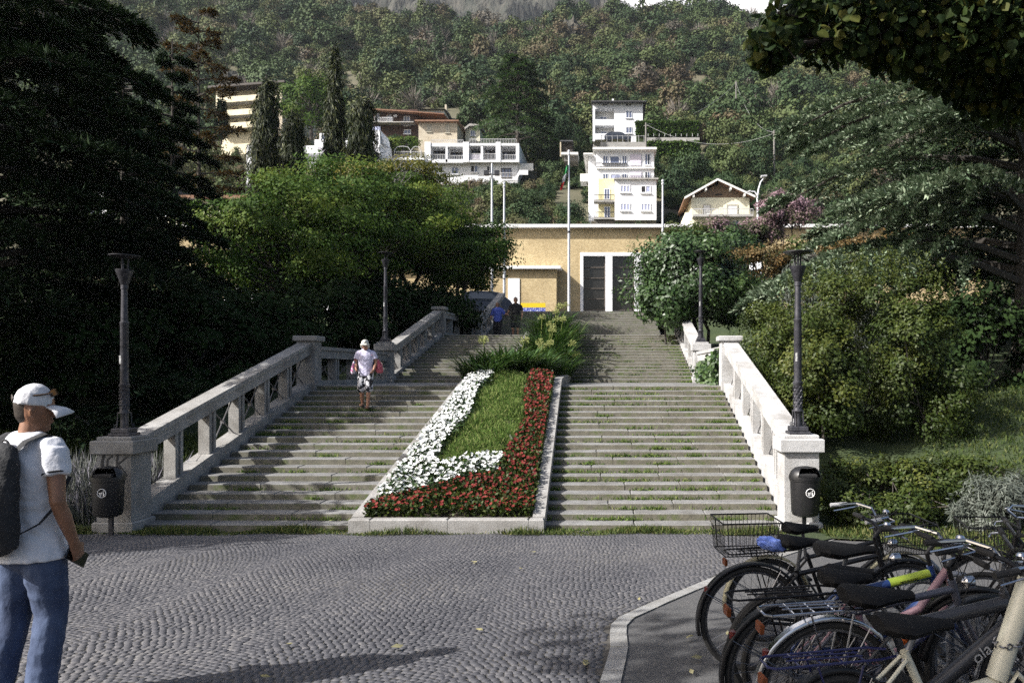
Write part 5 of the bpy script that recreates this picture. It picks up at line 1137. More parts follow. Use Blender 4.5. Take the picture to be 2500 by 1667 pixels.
# ------------------------------------------------------------------ tree builders
def conifer(name, label, base, h, Rmax, m, limbs=34, per=700, L=.17, W=.05, droop=.5, start=.12, cat='tree', shape=.8, plate=.28, top=0.04, group=None, trunk_r=None, arc=.10, side=None, fingers=True):
    t = thing(name, label, cat, base, 0, group); tr = trunk_r or h * .02
    MB().tube([(0, 0, -.4), (.03 * h * .1, 0, h * .4), (0, .02, h)], [tr, tr * .6, tr * .1], 8).build('trunk', 'bark', t, True)
    P_, A_, N_ = [], [], []; lim = MB()
    for i in range(limbs):
        u = start + (1 - start - top) * (i + rs.rand() * .8) / limbs; a = i * 2.399 + rs.normal() * .25
        if side is not None and rs.rand() < .72: a = side + rs.normal() * .7
        Ln = Rmax * max(.10, (1 - (u - start) / (1 - start))) ** shape * (.8 + .35 * rs.rand()); d = np.array([math.cos(a), math.sin(a), 0]); s_ = np.array([-d[1], d[0], 0])
        z0 = h * u
        def pos(tt): return d * (Ln * tt)[:, None] + np.array([0, 0, 1.0]) * (z0 + Ln * (arc * 2.2 * tt - droop * tt ** 2.2))[:, None]
        tt = np.linspace(0, 1, 6); lim.tube([tuple(x) for x in pos(tt)], list(tr * .32 * (1 - tt * .85) + .006), 5)
        if fingers:
            nb = int(9 + 9 * Ln / Rmax); k = max(12, int(per * (.35 + .65 * Ln / Rmax) / nb))
            for b_ in range(nb + 2):
                t0 = min(1.0, .2 + .8 * (b_ + rs.rand() * .6) / nb); sg = (1 if b_ % 2 else -1) * (1 if b_ < nb else 0); dn = d * .8 + s_ * (sg * (.45 + .4 * rs.rand()) ); lb = Ln * (.40 * (1.15 - t0) + .09) * (.7 + .6 * rs.rand()); st = pos(np.array([t0]))[0]
                u_ = rs.rand(k) ** .8; wv = .05 * Ln ** .5 * (1.1 - .8 * u_)
                P_.append(st + dn * (lb * u_)[:, None] - np.array([0, 0, 1.0]) * (lb * .34 * u_ ** 2)[:, None] + rs.normal(size=(k, 3)) * wv[:, None] * [1, 1, .28]); A_.append(dn + rs.normal(size=(k, 3)) * .45 + [0, 0, .12 - .5 * 0]); N_.append(np.tile([0, 0, 1.0], (k, 1)) + rs.normal(size=(k, 3)) * .35)
            continue
        k = int(per * (.35 + .65 * Ln / Rmax)); tt = .22 + .78 * rs.rand(k) ** .75; lat = rs.normal(size=k) * plate * Ln * (1.15 - .8 * tt)
        p = pos(tt) + s_ * lat[:, None] - np.array([0, 0, 1.0]) * (np.abs(lat) * .35 + np.abs(rs.normal(size=k)) * .05 * Ln ** .5)[:, None]
        P_.append(p); A_.append(d * .8 + s_ * (np.sign(lat) * .55)[:, None] + np.array([0, 0, -.25]) + rs.normal(size=(k, 3)) * .35); N_.append(np.tile([0, 0, 1.0], (k, 1)) + d * .2 + rs.normal(size=(k, 3)) * .3)
    lim.build('limbs', 'bark', t)
    p, ax, nr = np.concatenate(P_), np.concatenate(A_), np.concatenate(N_); n = len(p)
    leaves('crown', p, ax, nr, L * (.6 + .8 * rs.rand(n)), W, m, t); return t
def broadleaf(name, label, base, crown_c, crown_r, m, K, n, cr, L, W, cat='tree', flat=.7, shell=.5, stems=1, group=None, trunk_r=.14, low=-.8, limb_frac=.5, tone_bias=0.0, bark='bark', tonemix=.6):
    t = thing(name, label, cat, base, 0, group); c = np.asarray(crown_c, float) - np.asarray(base, float)
    p, out, tone, cc = blobs(c, crown_r, K, n, cr, shell, flat, low); tr = MB()
    for s_ in range(stems):
        off = np.array([rs.normal() * .25, rs.normal() * .25, 0]) if stems > 1 else np.zeros(3); j = np.array([c[0] * .5 + rs.normal() * crown_r[0] * .25 * (stems > 1), c[1] * .5, max(.3, c[2] - crown_r[2] * .75)]) + off
        tr.tube([off + [0, 0, -.4], off * 1.2 + [0, 0, j[2] * .5], j], [trunk_r, trunk_r * .8, trunk_r * .6], 8)
        for q_ in cc[rs.rand(len(cc)) < limb_frac / stems]:
            mid = j * .45 + q_ * .55 + rs.normal(size=3) * .15 + [0, 0, .1]; tr.tube([j, mid, q_], [trunk_r * .42, trunk_r * .25, .012], 5)
    tr.build('trunk', bark, t)
    r_ = rnd_dir(n); leaves('crown', p, r_ - out * (r_ * out).sum(1, keepdims=True) * .8 + out * .25 + [0, 0, -.2], out, L * (.6 + .7 * rs.rand(n)), W, m, t, tint=np.clip(tone * tonemix + rs.rand(n) * (1 - tonemix) + tone_bias, 0, 1)); return t
def weeper(name, label, base, h, Rm, m, strands=70, L=.22, W=.05, per=130, cat='tree', group=None, top_w=.12):
    """crown of hanging curtains"""
    t = thing(name, label, cat, base, 0, group); MB().tube([(0, 0, -.4), (.1, 0, h * .5), (-.05, 0, h)], [h * .02, h * .013, .03], 8).build('trunk', 'bark', t); P_, A_ = [], []; lim = MB()
    for i in range(strands):
        u = (i + rs.rand()) / strands; z0 = h * (.22 + .78 * u); a = i * 2.399; r = Rm * (top_w + (1 - top_w) * (1 - u) ** .8) * (.55 + .55 * rs.rand()); tip = np.array([math.cos(a) * r, math.sin(a) * r, z0 - .08 * h * rs.rand()])
        lim.tube([(0, 0, z0 - .02 * h), tuple(tip * [.6, .6, 1] + [0, 0, .02 * h]), tuple(tip)], [.05, .03, .015], 4)
        fall = min(tip[2] * .95, h * (.12 + .16 * rs.rand())); k = per; tt = rs.rand(k); w_ = .05 * Rm + .12 * Rm * np.sin(np.pi * np.minimum(tt * 1.1, 1))
        p = tip + np.stack([rs.normal(size=k) * w_ + .06 * r * math.cos(a) * tt, rs.normal(size=k) * w_, -fall * tt ** 1.1], 1); P_.append(p); A_.append(np.tile([0, 0, -1.0], (k, 1)) + rs.normal(size=(k, 3)) * .3)
        k = per // 2; tt = rs.rand(k)[:, None]; p = np.array([0, 0, z0]) * (1 - tt) + tip * tt + rs.normal(size=(k, 3)) * .07 * Rm; P_.append(p); A_.append(rs.normal(size=(k, 3)) * .5 + [0, 0, -.7])
    lim.build('limbs', 'bark', t); p, ax = np.concatenate(P_), np.concatenate(A_); n = len(p)
    leaves('crown', p, ax, unit(p * [1, 1, 0]) + rs.normal(size=(n, 3)) * .5, L * (.6 + .8 * rs.rand(n)), W, m, t, tint=rs.rand(n) ** 1.6); return t
def gz(X, Y, side=None):
    if Y < 13.2: return plaza_z(Y)
    if Y < 44: return float(bank_z(Y)) - .02
    if Y < 69: return ZS
    return float(hill(X, Y))
def at(px, Y): X = PX(px, Y); return (X, Y, gz(X, Y))

# left side: dark park trees
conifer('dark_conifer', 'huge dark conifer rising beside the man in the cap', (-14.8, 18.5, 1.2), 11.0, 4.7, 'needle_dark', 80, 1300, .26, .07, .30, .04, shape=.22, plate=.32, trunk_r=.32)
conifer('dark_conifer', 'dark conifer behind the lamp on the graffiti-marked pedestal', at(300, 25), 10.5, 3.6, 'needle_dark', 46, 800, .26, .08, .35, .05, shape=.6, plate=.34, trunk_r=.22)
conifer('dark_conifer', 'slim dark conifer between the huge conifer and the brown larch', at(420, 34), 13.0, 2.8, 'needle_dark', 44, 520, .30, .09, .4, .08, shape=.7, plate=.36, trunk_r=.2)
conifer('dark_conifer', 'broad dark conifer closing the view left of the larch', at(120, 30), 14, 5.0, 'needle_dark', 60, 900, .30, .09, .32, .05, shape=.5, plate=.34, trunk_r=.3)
conifer('larch_tree', 'tall sparse larch turning brown in front of the apartment block', at(484, 42), 16.8, 2.6, 'leaf_larch', 40, 150, .30, .09, .12, .2, shape=.45, plate=.22, trunk_r=.16)
for k, (px, Y, cy, rx, rz_, gold, lab) in enumerate(((690, 30, 590, 3.6, 2.9, 0, 'spreading dark green maple farthest from the stairs'), (860, 33, 545, 4.0, 3.0, .05, 'spreading green maple behind the lamp on the shaded side of the landing'), (1010, 36, 560, 3.0, 2.5, .2, 'maple tinged with gold in front of the brick hall'), (1120, 37, 625, 2.5, 1.8, -.1, 'low maple reaching over the top flight of stairs'))):
    b = at(px, Y); broadleaf('maple_tree', lab, b, P(px, cy, Y), (rx, rx * .8, rz_), 'leaf_maple', 80, 23000, 1.15, .16, .085, flat=.27, shell=.3, stems=3, trunk_r=.13, low=-.9, tone_bias=gold, limb_frac=.6)
broadleaf('maple_tree', 'golden maple top catching the sun below the white villa', at(955, 39), P(955, 452, 39), (2.6, 2.0, 1.25), 'leaf_maple_gold', 40, 12000, 1.0, .16, .09, flat=.2, shell=.3, stems=2, trunk_r=.1, low=-.6)
# a bare dead treetop in front of it
t = thing('dead_tree', 'bare dead treetop with thin pale twigs among the maples', 'tree', at(965, 35)); mb = MB(); zt = PZ(400, 35) - t.location.z
def twig(p, d, L_, r, n):
    q = p + d * L_; mb.tube([tuple(p), tuple((p + q) / 2 + Vector(rs.normal(size=3) * L_ * .06)), tuple(q)], [r, r * .8, r * .55], 5)
    if n > 0:
        for _ in range(3): twig(q if _ else (p + q) / 2, (d + Vector(rs.normal(size=3) * .55)).normalized(), L_ * random.uniform(.55, .78), r * .6, n - 1)
twig(Vector((0, 0, -.3)), Vector((0, 0, 1)), zt * .62, .10, 0); twig(Vector((0, 0, zt * .6)), Vector((.15, 0, 1)).normalized(), zt * .17, .06, 4); mb.build('branches', 'pale_bark', t)
# dark undergrowth behind the left balustrade
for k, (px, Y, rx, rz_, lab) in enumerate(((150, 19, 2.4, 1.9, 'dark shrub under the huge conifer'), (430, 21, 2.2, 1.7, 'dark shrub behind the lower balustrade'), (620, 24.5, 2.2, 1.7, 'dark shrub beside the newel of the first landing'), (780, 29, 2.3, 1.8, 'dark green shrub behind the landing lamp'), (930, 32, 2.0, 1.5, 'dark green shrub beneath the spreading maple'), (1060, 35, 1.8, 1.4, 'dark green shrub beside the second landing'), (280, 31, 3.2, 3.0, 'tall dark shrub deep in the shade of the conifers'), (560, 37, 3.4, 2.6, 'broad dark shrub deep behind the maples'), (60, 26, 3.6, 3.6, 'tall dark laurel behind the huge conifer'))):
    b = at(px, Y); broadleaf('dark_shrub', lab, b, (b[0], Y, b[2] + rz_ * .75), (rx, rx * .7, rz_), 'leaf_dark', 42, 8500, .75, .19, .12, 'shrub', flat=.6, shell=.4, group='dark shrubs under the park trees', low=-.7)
# weeping conifers, round tree, cypress, big hillside cedar
weeper('weeping_conifer', 'weeping conifer with bent top in front of the apartment block', at(652, 46), PZ(182, 46) - ZS, 1.35, 'needle_weep', 80, .36, .055, 230, top_w=.30)
weeper('weeping_conifer', 'tallest weeping conifer, a slim spire before the white stepped house', at(818, 47), PZ(112, 47) - ZS, 1.15, 'needle_weep', 90, .36, .055, 230, top_w=.05)
weeper('weeping_conifer', 'broad weeping conifer with blunt top beside the slim spire', at(884, 46.5), PZ(232, 46.5) - ZS, 1.3, 'needle_weep', 80, .36, .055, 230, top_w=.45)
weeper('weeping_conifer', 'low weeping conifer spreading between the two taller ones', at(715, 45.5), PZ(268, 45.5) - ZS, 1.0, 'needle_weep', 70, .36, .055, 210, top_w=.5)
Y = 118; b = (PX(760, Y), Y, PZ(335, Y)); broadleaf('round_tree', 'round dark green tree beside the apartment block', b, P(760, 248, Y), (4.3, 3.5, 4.3), 'leaf_maple', 50, 6500, 1.4, .42, .28, flat=.8, trunk_r=.3)
Y = 100; conifer('cypress', 'slim dark cypress in front of the apartment block', (PX(541, Y), Y, PZ(345, Y)), 5.2, .75, 'needle_dark', 40, 60, .4, .2, -.9, .02, shape=.5, arc=.4, fingers=False)
Y = 118; conifer('cedar_tree', 'large dark green cedar standing on the slope above the white villa', (PX(1264, Y), Y, PZ(352, Y)), 13.6, 6.0, 'leaf_fig', 60, 260, .62, .26, .42, .04, shape=.55, plate=.34, trunk_r=.4)
hg = thing('clipped_hedge', 'long clipped dark hedge beside the upper white house', 'hedge', P(1630, 330, 123.5)); n = 5200; x = rs.uniform(PX(1553, 123.5), PX(1706, 123.5), n) - hg.location.x; y = rs.rand(n) * 1.8; z = rs.rand(n) * (PZ(298, 123.5) - hg.location.z); f = rs.rand(n); y = np.where(f < .55, 0, y); z = np.where(f >= .55, PZ(298, 123.5) - hg.location.z, z)
leaves('foliage', np.stack([x, y, z], 1) + rs.normal(size=(n, 3)) * .06, rnd_dir(n), unit(rs.normal(size=(n, 3)) * .5 + [0, -.6, .6]), .36, .24, 'leaf_maple', hg, tint=rs.rand(n) * .6); MB().box(PX(1554, 123.5) - hg.location.x, .2, -2, PX(1705, 123.5) - hg.location.x, 1.7, PZ(300, 123.5) - hg.location.z).build('core', 'turf', hg)
Y = 108; broadleaf('pergola_vine', 'green vine arching over the pergola of the white villa', P(985, 390, Y + 5), P(985, 352, Y + 6), (3.2, 1.0, .8), 'leaf_maple', 26, 2200, .7, .34, .24, 'vine', tone_bias=.2)

# right side: fig bush, crape myrtles, vines, weeping cedar, clipped bushes, blue cedar
b = at(1705, 32); broadleaf('fig_bush', 'large glossy fig bush overhanging the right-hand balustrade', (b[0], 32, b[2]), P(1700, 690, 31.5), (2.35, 1.9, 1.75), 'leaf_fig', 64, 25000, .85, .17, .09, 'bush', flat=.75, shell=.5, stems=3, trunk_r=.08, low=-.9)
b = (PX(1625, 30.5), 30.5, gz(0, 30.5)); broadleaf('fig_bush', 'lower lobe of fig foliage hanging over the edge of the upper steps', b, P(1620, 745, 30.5), (.95, .9, .95), 'leaf_fig', 22, 3600, .5, .22, .12, 'bush', flat=.8, trunk_r=.05)
for px, cy, rx, rz_, Y, lab in ((1920, 522, 2.0, 1.25, 50, 'pink-flowering crape myrtle beside the cedar'), (1755, 572, 1.8, .85, 49, 'pink-tinged crape myrtle in front of the gabled house'), (1850, 575, 1.5, .7, 50.5, 'low crape myrtle under the double-armed street lamp')):
    b = at(px, Y); broadleaf('crape_myrtle', lab, b, P(px, cy, Y), (rx, rx * .7, rz_), 'leaf_pink', 40, 6000, .55, .17, .13, flat=.8, shell=.45, stems=3, trunk_r=.06, tone_bias=.12 if px == 1920 else -.12)
for px, cy, rx, rz_, Y, m_, lab in ((1850, 650, 2.2, 1.3, 40, 'leaf_rust', 'rust-tinged creeper heaped behind the fig bush'), (1970, 640, 2.0, 1.2, 41, 'leaf_bush', 'green creeper heaped under the crape myrtle'), (2130, 655, 2.6, 1.7, 36, 'leaf_rust', 'rusty shrub thicket under the blue cedar'), (1790, 610, 1.6, 1.0, 42, 'leaf_fig', 'dark ivy mound below the gabled house'), (2330, 650, 3.0, 2.2, 38, 'leaf_dark', 'dark thicket behind the blue cedar'), (1680, 590, 1.5, .9, 44, 'leaf_bush', 'yellowish shrub by the far lamp'), (2040, 640, 2.0, 1.6, 39, 'leaf_dark', 'dark evergreen mound below the pink crape myrtle'), (2400, 860, 1.6, 1.7, 22, 'leaf_dark', 'dark evergreen at the foot of the blue cedar'), (2210, 620, 2.4, 1.7, 42, 'leaf_dark', 'dark evergreen against the brick hall behind the cedar')):
    b = at(px, Y); broadleaf('thicket', lab, b, P(px, cy, Y), (rx, rx * .7, rz_), m_, 34, 5000, .6, .17, .12, 'shrub', flat=.7, trunk_r=.06)
weeper('weeping_cedar', 'weeping blue-grey cedar trailing behind the lamp', at(1975, 27.5), PZ(612, 27.5) - gz(0, 27.5), 1.7, 'needle_bluegrey', 46, .16, .035, 150, top_w=.55)
weeper('weeping_cedar', 'smaller weeping blue-grey cedar beside the trailing one', at(2095, 26), PZ(660, 26) - gz(0, 26), 1.0, 'needle_bluegrey', 30, .15, .035, 110, top_w=.5)
for px, Y, cy, rx, ry, rz_, n, tb_, lab in ((2110, 18.6, 880, 2.35, 1.7, 2.15, 19000, 0, 'big rounded green bush filling the bank behind the lamp'), (1940, 17.4, 905, .95, 1.2, 1.35, 8000, .12, 'yellow-green bush leaning on the lower balustrade'), (2010, 17.0, 930, .95, 1.0, 1.2, 7000, .05, 'green bush directly behind the right-hand pedestal'), (2260, 17.6, 900, 1.2, 1.2, 1.75, 8000, -.12, 'dark flank bush at the edge of the lawn'), (1865, 22, 840, .95, 1.4, 1.2, 6000, -.05, 'green bush behind the landing balustrade')):
    b = at(px, Y); broadleaf('privet_bush', lab, b, P(px, cy, Y), (rx, ry, rz_), 'leaf_bush', int(n / 200), int(n * 1.45), .40, .085, .048, 'bush', flat=.8, shell=.55, trunk_r=.05, low=-.9, tone_bias=tb_, limb_frac=.06, group=None)
n = 2600; Y = 18.2; a = rs.rand(n) * 6.28; tt = rs.rand(n); k = rs.randint(0, 60, n); kx = rs.uniform(-2.0, 2.0, 60); ky = rs.uniform(-1.2, 1.2, 60); c = np.array(P(2130, 790, 18.6)); hx = rs.normal(size=60) * .12
zt_ = 1.25 * np.sqrt(np.maximum(.02, 1 - (kx / 2.3) ** 2)); p = c + np.stack([kx[k] + hx[k] * tt + rs.normal(size=n) * .03, ky[k] + rs.normal(size=n) * .03, zt_[k] - .35 + .75 * tt], 1)
o = leaves('bush_shoots', p, rnd_dir(n) + [0, 0, .5], rnd_dir(n) + [0, -.3, .5], .08, .035, 'leaf_bush', tint=.35 + .5 * rs.rand(n)); tag(o, 'feathery young shoots standing up from the big rounded bush', 'shoots', None, 'stuff')
for k, (px, Y, rx, rz_, tb_, lab) in enumerate(((2045, 14.0, .55, .42, 0, 'low sunlit shrub next to the right-hand pedestal'), (2150, 14.2, .75, .48, .05, 'low spreading shrub in front of the big bush'), (2270, 14.0, .8, .55, .08, 'low yellowish shrub in the middle of the verge bed'), (2380, 14.1, .7, .5, .05, 'low green shrub near the lavender'), (2090, 13.4, .5, .3, -.1, 'small dark shrub at the edge of the verge'), (2210, 13.3, .6, .34, -.05, 'small shrub leaning over the grass verge'))):
    b = at(px, Y); broadleaf('low_shrub', lab, b, (b[0], Y, b[2] + rz_ * .7), (rx, .6, rz_), 'leaf_bush', 26, 4200, .24, .085, .04, 'shrub', flat=.9, shell=.4, trunk_r=.03, low=-.7, tone_bias=tb_, limb_frac=.4)
b = (PX(2460, 12.6), 12.6, .05); broadleaf('lavender_bush', 'silvery grey lavender bush at the edge of the verge', b, (b[0], b[1], .45), (.85, .6, .55), 'needle_bluegrey', 40, 7000, .22, .12, .018, 'bush', flat=1.0, shell=.3, trunk_r=.03, low=-.5)
conifer('blue_cedar', 'great blue-green cedar with layered drooping branches beside the lawn', at(2500, 25), 13.0, 8.2, 'needle_blue', 30, 4600, .17, .075, .42, .24, shape=.34, plate=.15, trunk_r=.4, arc=.16, side=math.pi + .35)
conifer('dark_conifer', 'dark conifer filling the shade behind the blue cedar', at(2520, 30), 15.0, 5.6, 'needle_dark', 60, 900, .30, .09, .35, .05, shape=.5, plate=.34, trunk_r=.3)
# overhanging linden: trunk outside the frame to the right, leafy boughs reaching over the bicycles
t = thing('linden_tree', 'linden bough with broad leaves overhanging from the right', 'tree', (7.6, 7.4, plaza_z(7.4))); mb = MB(); o0 = Vector(t.location)
mb.tube([(0, 0, -.3), (-.1, 0, 2.5), (-.2, 0, 6.5)], [.26, .22, .14], 10); CL = [(1885, 105, 62), (1950, 40, 85), (2040, 75, 95), (2140, 35, 105), (2245, 60, 125), (2350, 110, 135), (2450, 180, 130), (2480, 50, 130), (1870, 140, 38), (2200, 130, 65), (2120, 100, 60), (2370, 20, 120), (2260, -30, 110), (2060, -20, 90), (2490, 130, 140), (2440, 80, 140), (2400, 170, 100), (2330, 50, 120), (2490, 230, 90), (2180, 70, 80)]
P_, T_ = [], []
for x, y, r in CL:
    Y = random.uniform(6.6, 7.8); c = Vector(P(x, y, Y)) - o0; rr = r * Y / F; n = int(300 * (r / 80) ** 2); q = rnd_dir(n) * (rs.rand(n, 1) ** .4) * rr * [1.1, 1.2, .9]; P_.append(np.array(c) + q)
    st = Vector((-.2, 0, min(6.0, c.z + .2))); mid = st.lerp(c, .5) + Vector((0, random.uniform(-.3, .3), .35)); mb.tube([tuple(st), tuple(mid), tuple(c)], [.05, .03, .010], 6)
    for _ in range(4): e = c + Vector(rs.normal(size=3) * rr * .6); mb.tube([tuple(mid.lerp(c, .7)), tuple((c + e) / 2 + Vector((0, 0, .05))), tuple(e)], [.014, .010, .005], 5)
pu, ou, tu, cu = blobs(np.array([-.6, 5.0, 8.6]) - np.array(o0), (3.2, 2.6, 1.9), 34, 3200, .8, .3, .7); ru = rnd_dir(3200)
leaves('shading_crown', pu, ru, ou, .16, .14, 'leaf_linden', t)  # unseen crown added above the frame to shade the boughs below
for q_ in cu[:16]: mb.tube([(-.2, 0, 6.3), tuple((np.array([-.2, 0, 6.3]) + q_) / 2 + [0, 0, .4]), tuple(q_)], [.07, .04, .015], 6)
mb.build('branches', 'bark', t); p = np.concatenate(P_); n = len(p); ax = rs.normal(size=(n, 3)) * .55 + [0, 0, -.9]; ax = unit(ax); nr = unit(rs.normal(size=(n, 3)) * .6 + [-.3, -.5, .5]); sd = unit(np.cross(ax, nr)); nr = np.cross(sd, ax); Lf = (.058 + .038 * rs.rand(n))[:, None]
prof_l = [(0, 0), (.30, -.08), (.50, .18), (.47, .48), (.24, .80), (0, 1.08)]; V_ = [p + ax * Lf * yy + sd * Lf * xx - nr * Lf * .18 * abs(xx) for xx, yy in prof_l] + [p + ax * Lf * yy - sd * Lf * xx - nr * Lf * .18 * abs(xx) for xx, yy in prof_l[1:5]]
v = np.stack(V_, 1).reshape(-1, 3); q = np.array([(0, 1, 2, 3), (0, 3, 4, 5), (0, 5, 9, 8), (0, 8, 7, 6)]); rawmesh('leaves', v, (np.arange(n)[:, None, None] * 10 + q[None]).reshape(-1, 4), 'leaf_linden', t, np.repeat(rs.rand(n) ** 1.5, 4))

# unseen tree added behind the camera, its crown placed to shade the bicycles
broadleaf('shade_tree', 'unseen leafy tree added behind the viewpoint to shade the parked bicycles', (-7.6, -1.2, plaza_z(-1.2)), (-6.3, .3, 8.6), (2.7, 2.5, 1.8), 'leaf_linden', 46, 5200, .8, .20, .16, flat=.7, trunk_r=.2)
# low scrub between the houses
N = 6000; fy = 70.5 + 62 * rs.rand(N); fx = (rs.rand(N) * 2100 + 300 - CX) * fy / F; fz = hill(fx, fy); sc = .5 + .7 * rs.rand(N); keep = np.array([clear_of_houses(fx[i], fy[i], fz[i], sc[i] * .8, sc[i] * 1.2) for i in range(N)])
fp = np.stack([fx, fy, fz - .1], 1)[keep]; N = len(fp); me = bpy.data.meshes.new('slope_scrub'); me.vertices.add(N); me.vertices.foreach_set('co', fp.astype(np.float32).ravel())
a_ = me.attributes.new('sc', 'FLOAT', 'POINT'); a_.data.foreach_set('value', sc[keep].astype(np.float32)); a_ = me.attributes.new('pick', 'INT', 'POINT'); a_.data.foreach_set('value', rs.randint(0, 4, N).astype(np.int32))
scrub = bpy.data.objects.new('slope_scrub', me); COL.objects.link(scrub); tag(scrub, 'low green scrub and ground cover on the slope between the houses', 'scrub', None, 'stuff'); md = scrub.modifiers.new('scatter', 'NODES'); md.node_group = ng

broadleaf('shade_tree', 'unseen leafy tree added left of the square to shade the graffiti-marked pedestal', (-14.0, 8.6, plaza_z(8.6)), (-13.0, 9.8, 5.2), (2.0, 1.8, 1.6), 'leaf_dark', 30, 5000, .7, .20, .15, flat=.7, trunk_r=.16)  # unseen tree added off to the left to put the pedestal in shade

for px_, Y_, r_ in ((1412, 81, 1.5), (1398, 87, 1.7), (1425, 77, 1.2), (1380, 79, 1.4), (1350, 84, 1.6)):
    o = copy_tree(protos[int(px_) % 5]); X = PX(px_, Y_); o.location = (X, Y_, float(hill(X, Y_)) - .1); o.scale = (r_, r_, r_); o.rotation_euler.z = px_
    tag(o, 'leafy shrub below the garden hut, against the flank of the four-storey white house', 'shrub', 'shrubs between the hut and the four-storey house')
n = 4200; x = rs.uniform(PX(1579, 122), PX(1708, 122), n); z = PZ(347, 122) - rs.rand(n) ** 1.3 * 4.6; y = 121.9 - np.abs(rs.normal(size=n)) * .22
tag(leaves('wall_ivy', np.stack([x, y, z], 1), rnd_dir(n) + [0, 0, -.5], unit(rs.normal(size=(n, 3)) * .5 + [0, -.8, .4]), .42, .32, 'leaf_maple', kind='stuff', tint=rs.rand(n) * .7), 'green ivy hanging down the terrace wall below the hedge', 'ivy')
# ------------------------------------------------------------------ people
from mathutils import noise as mnoise
def fused(name, tubes, voxel, m, parent, smooth=6, wr=0.0, ws=9.0):
    """closed tubes melted into one continuous surface"""
    mb = MB()
    for tb_ in tubes:
        pts, rad = tb_[0], tb_[1]; ref = tb_[2] if len(tb_) > 2 else None; pts = [Vector(p) for p in pts]; rad = [r if hasattr(r, '__len__') else (r, r) for r in rad]
        a = (pts[0] - pts[1]).normalized() * min(rad[0]) * .6; b = (pts[-1] - pts[-2]).normalized() * min(rad[-1]) * .6
        if len(tb_) > 3 and tb_[3]: P2, R2 = pts, rad
        else: P2 = [pts[0] + a] + pts + [pts[-1] + b]; R2 = [(rad[0][0] * .55, rad[0][1] * .55)] + rad + [(rad[-1][0] * .55, rad[-1][1] * .55)]
        mb.tube(P2, R2, 14, True, ref)
    o = mb.build('tmp', m); r = o.modifiers.new('r', 'REMESH'); r.mode = 'VOXEL'; r.voxel_size = voxel; s_ = o.modifiers.new('s', 'SMOOTH'); s_.iterations = smooth; s_.factor = .5
    dg = bpy.context.evaluated_depsgraph_get(); me = bpy.data.meshes.new_from_object(o.evaluated_get(dg)); me.name = name
    bpy.data.objects.remove(o); me.materials.clear(); me.materials.append(M[m]); me.polygons.foreach_set('use_smooth', [True] * len(me.polygons))
    if wr:
        for v_ in me.vertices: c_ = v_.co; q_ = Vector((c_.x * ws + c_.z * ws * .5, c_.y * ws, c_.z * ws * 1.3 + c_.x * 2)); v_.co = c_ + v_.normal * (wr * (1 - 2 * abs(mnoise.noise(q_))) + wr * .5 * mnoise.noise(q_ * 2.3))
    o = bpy.data.objects.new(name, me); COL.objects.link(o); o.parent = parent; return o
X_ = (1, 0, 0)
def torso(g=0.0, z0=.88, z1=1.50, fat=1.0, neck=True):
    st = [(.86, .165, .115, 0), (.97, .168, .118, .0), (1.08, .152, .108, .005), (1.20, .165, .118, .0), (1.32, .182, .125, -.01), (1.40, .180, .112, -.012), (1.455, .135, .088, -.012), (1.50, .075, .068, -.008)]
    st = [s for s in st if z0 - .01 <= s[0] <= z1 + .01]
    return ([(0, y, z) for z, a, b, y in st], [(a * fat + g, b * fat + g) for z, a, b, y in st], X_)
def head(tilt=0.0, yaw=0.0):
    st = [(1.545, .042, .050, .055), (1.575, .058, .070, .035), (1.62, .070, .088, .022), (1.665, .075, .096, .016), (1.71, .071, .090, .010), (1.745, .052, .066, .006), (1.765, .028, .034, .004)]
    c = Vector((0, -.005, 1.52)); rot = Matrix.Rotation(yaw, 3, 'Z') @ Matrix.Rotation(tilt, 3, 'X')
    f = lambda p: tuple(c + rot @ (Vector(p) - c))
    tb_ = [([f((0, y, z)) for z, a, b, y in st], [(a, b) for z, a, b, y in st], X_)]
    tb_.append(([f((0, .10, 1.665)), f((0, .118, 1.635)), f((0, .116, 1.622))], [.010, .014, .012]))          # nose
    tb_.append(([f((-.022, .099, 1.592)), f((.022, .099, 1.592))], [.009, .009]))                               # lips
    tb_.append(([f((0, .082, 1.555)), f((0, .075, 1.545))], [.020, .018]))                                      # chin
    for s_ in (-1, 1): tb_.append(([f((s_ * .077, .0, 1.665)), f((s_ * .084, -.004, 1.645)), f((s_ * .078, .004, 1.615))], [.011, .014, .010]))  # ears
    tb_.append(([(0, -.015, 1.45), f((0, .0, 1.58))], [(.060, .058), (.055, .056)], X_)); return tb_, f
def hand(wr, el, curl=.8, side=1, ref=None):
    wr, el = Vector(wr), Vector(el); d = (wr - el).normalized(); fw = Vector((0, 1, 0)); fw = (fw - d * fw.dot(d)).normalized(); inn = d.cross(fw) * -side
    if inn.x * side > 0: inn = -inn
    tb_ = [([wr - d * .02, wr + d * .03, wr + d * .075], [(.026, .020), (.038, .018), (.036, .015)], tuple(fw))]
    for i, (o_, L_) in enumerate(((.030, .070), (.010, .080), (-.010, .074), (-.029, .058))):
        b = wr + d * .072 + fw * o_; a1 = b + (d * math.cos(curl * .5) + inn * math.sin(curl * .5)) * L_ * .42; a2 = a1 + (d * math.cos(curl * 1.2) + inn * math.sin(curl * 1.2)) * L_ * .33; a3 = a2 + (d * math.cos(curl * 2.0) + inn * math.sin(curl * 2.0)) * L_ * .28
        tb_.append(([b - d * .02, b, a1, a2, a3], [.010, .0098, .009, .0082, .007]))
    b = wr + d * .022 + fw * .030; tb_.append(([b - fw * .01, b + d * .025 + fw * .022 + inn * .012, b + d * .055 + fw * .026 + inn * .03, b + d * .078 + fw * .020 + inn * .038], [.013, .012, .0105, .009])); return tb_
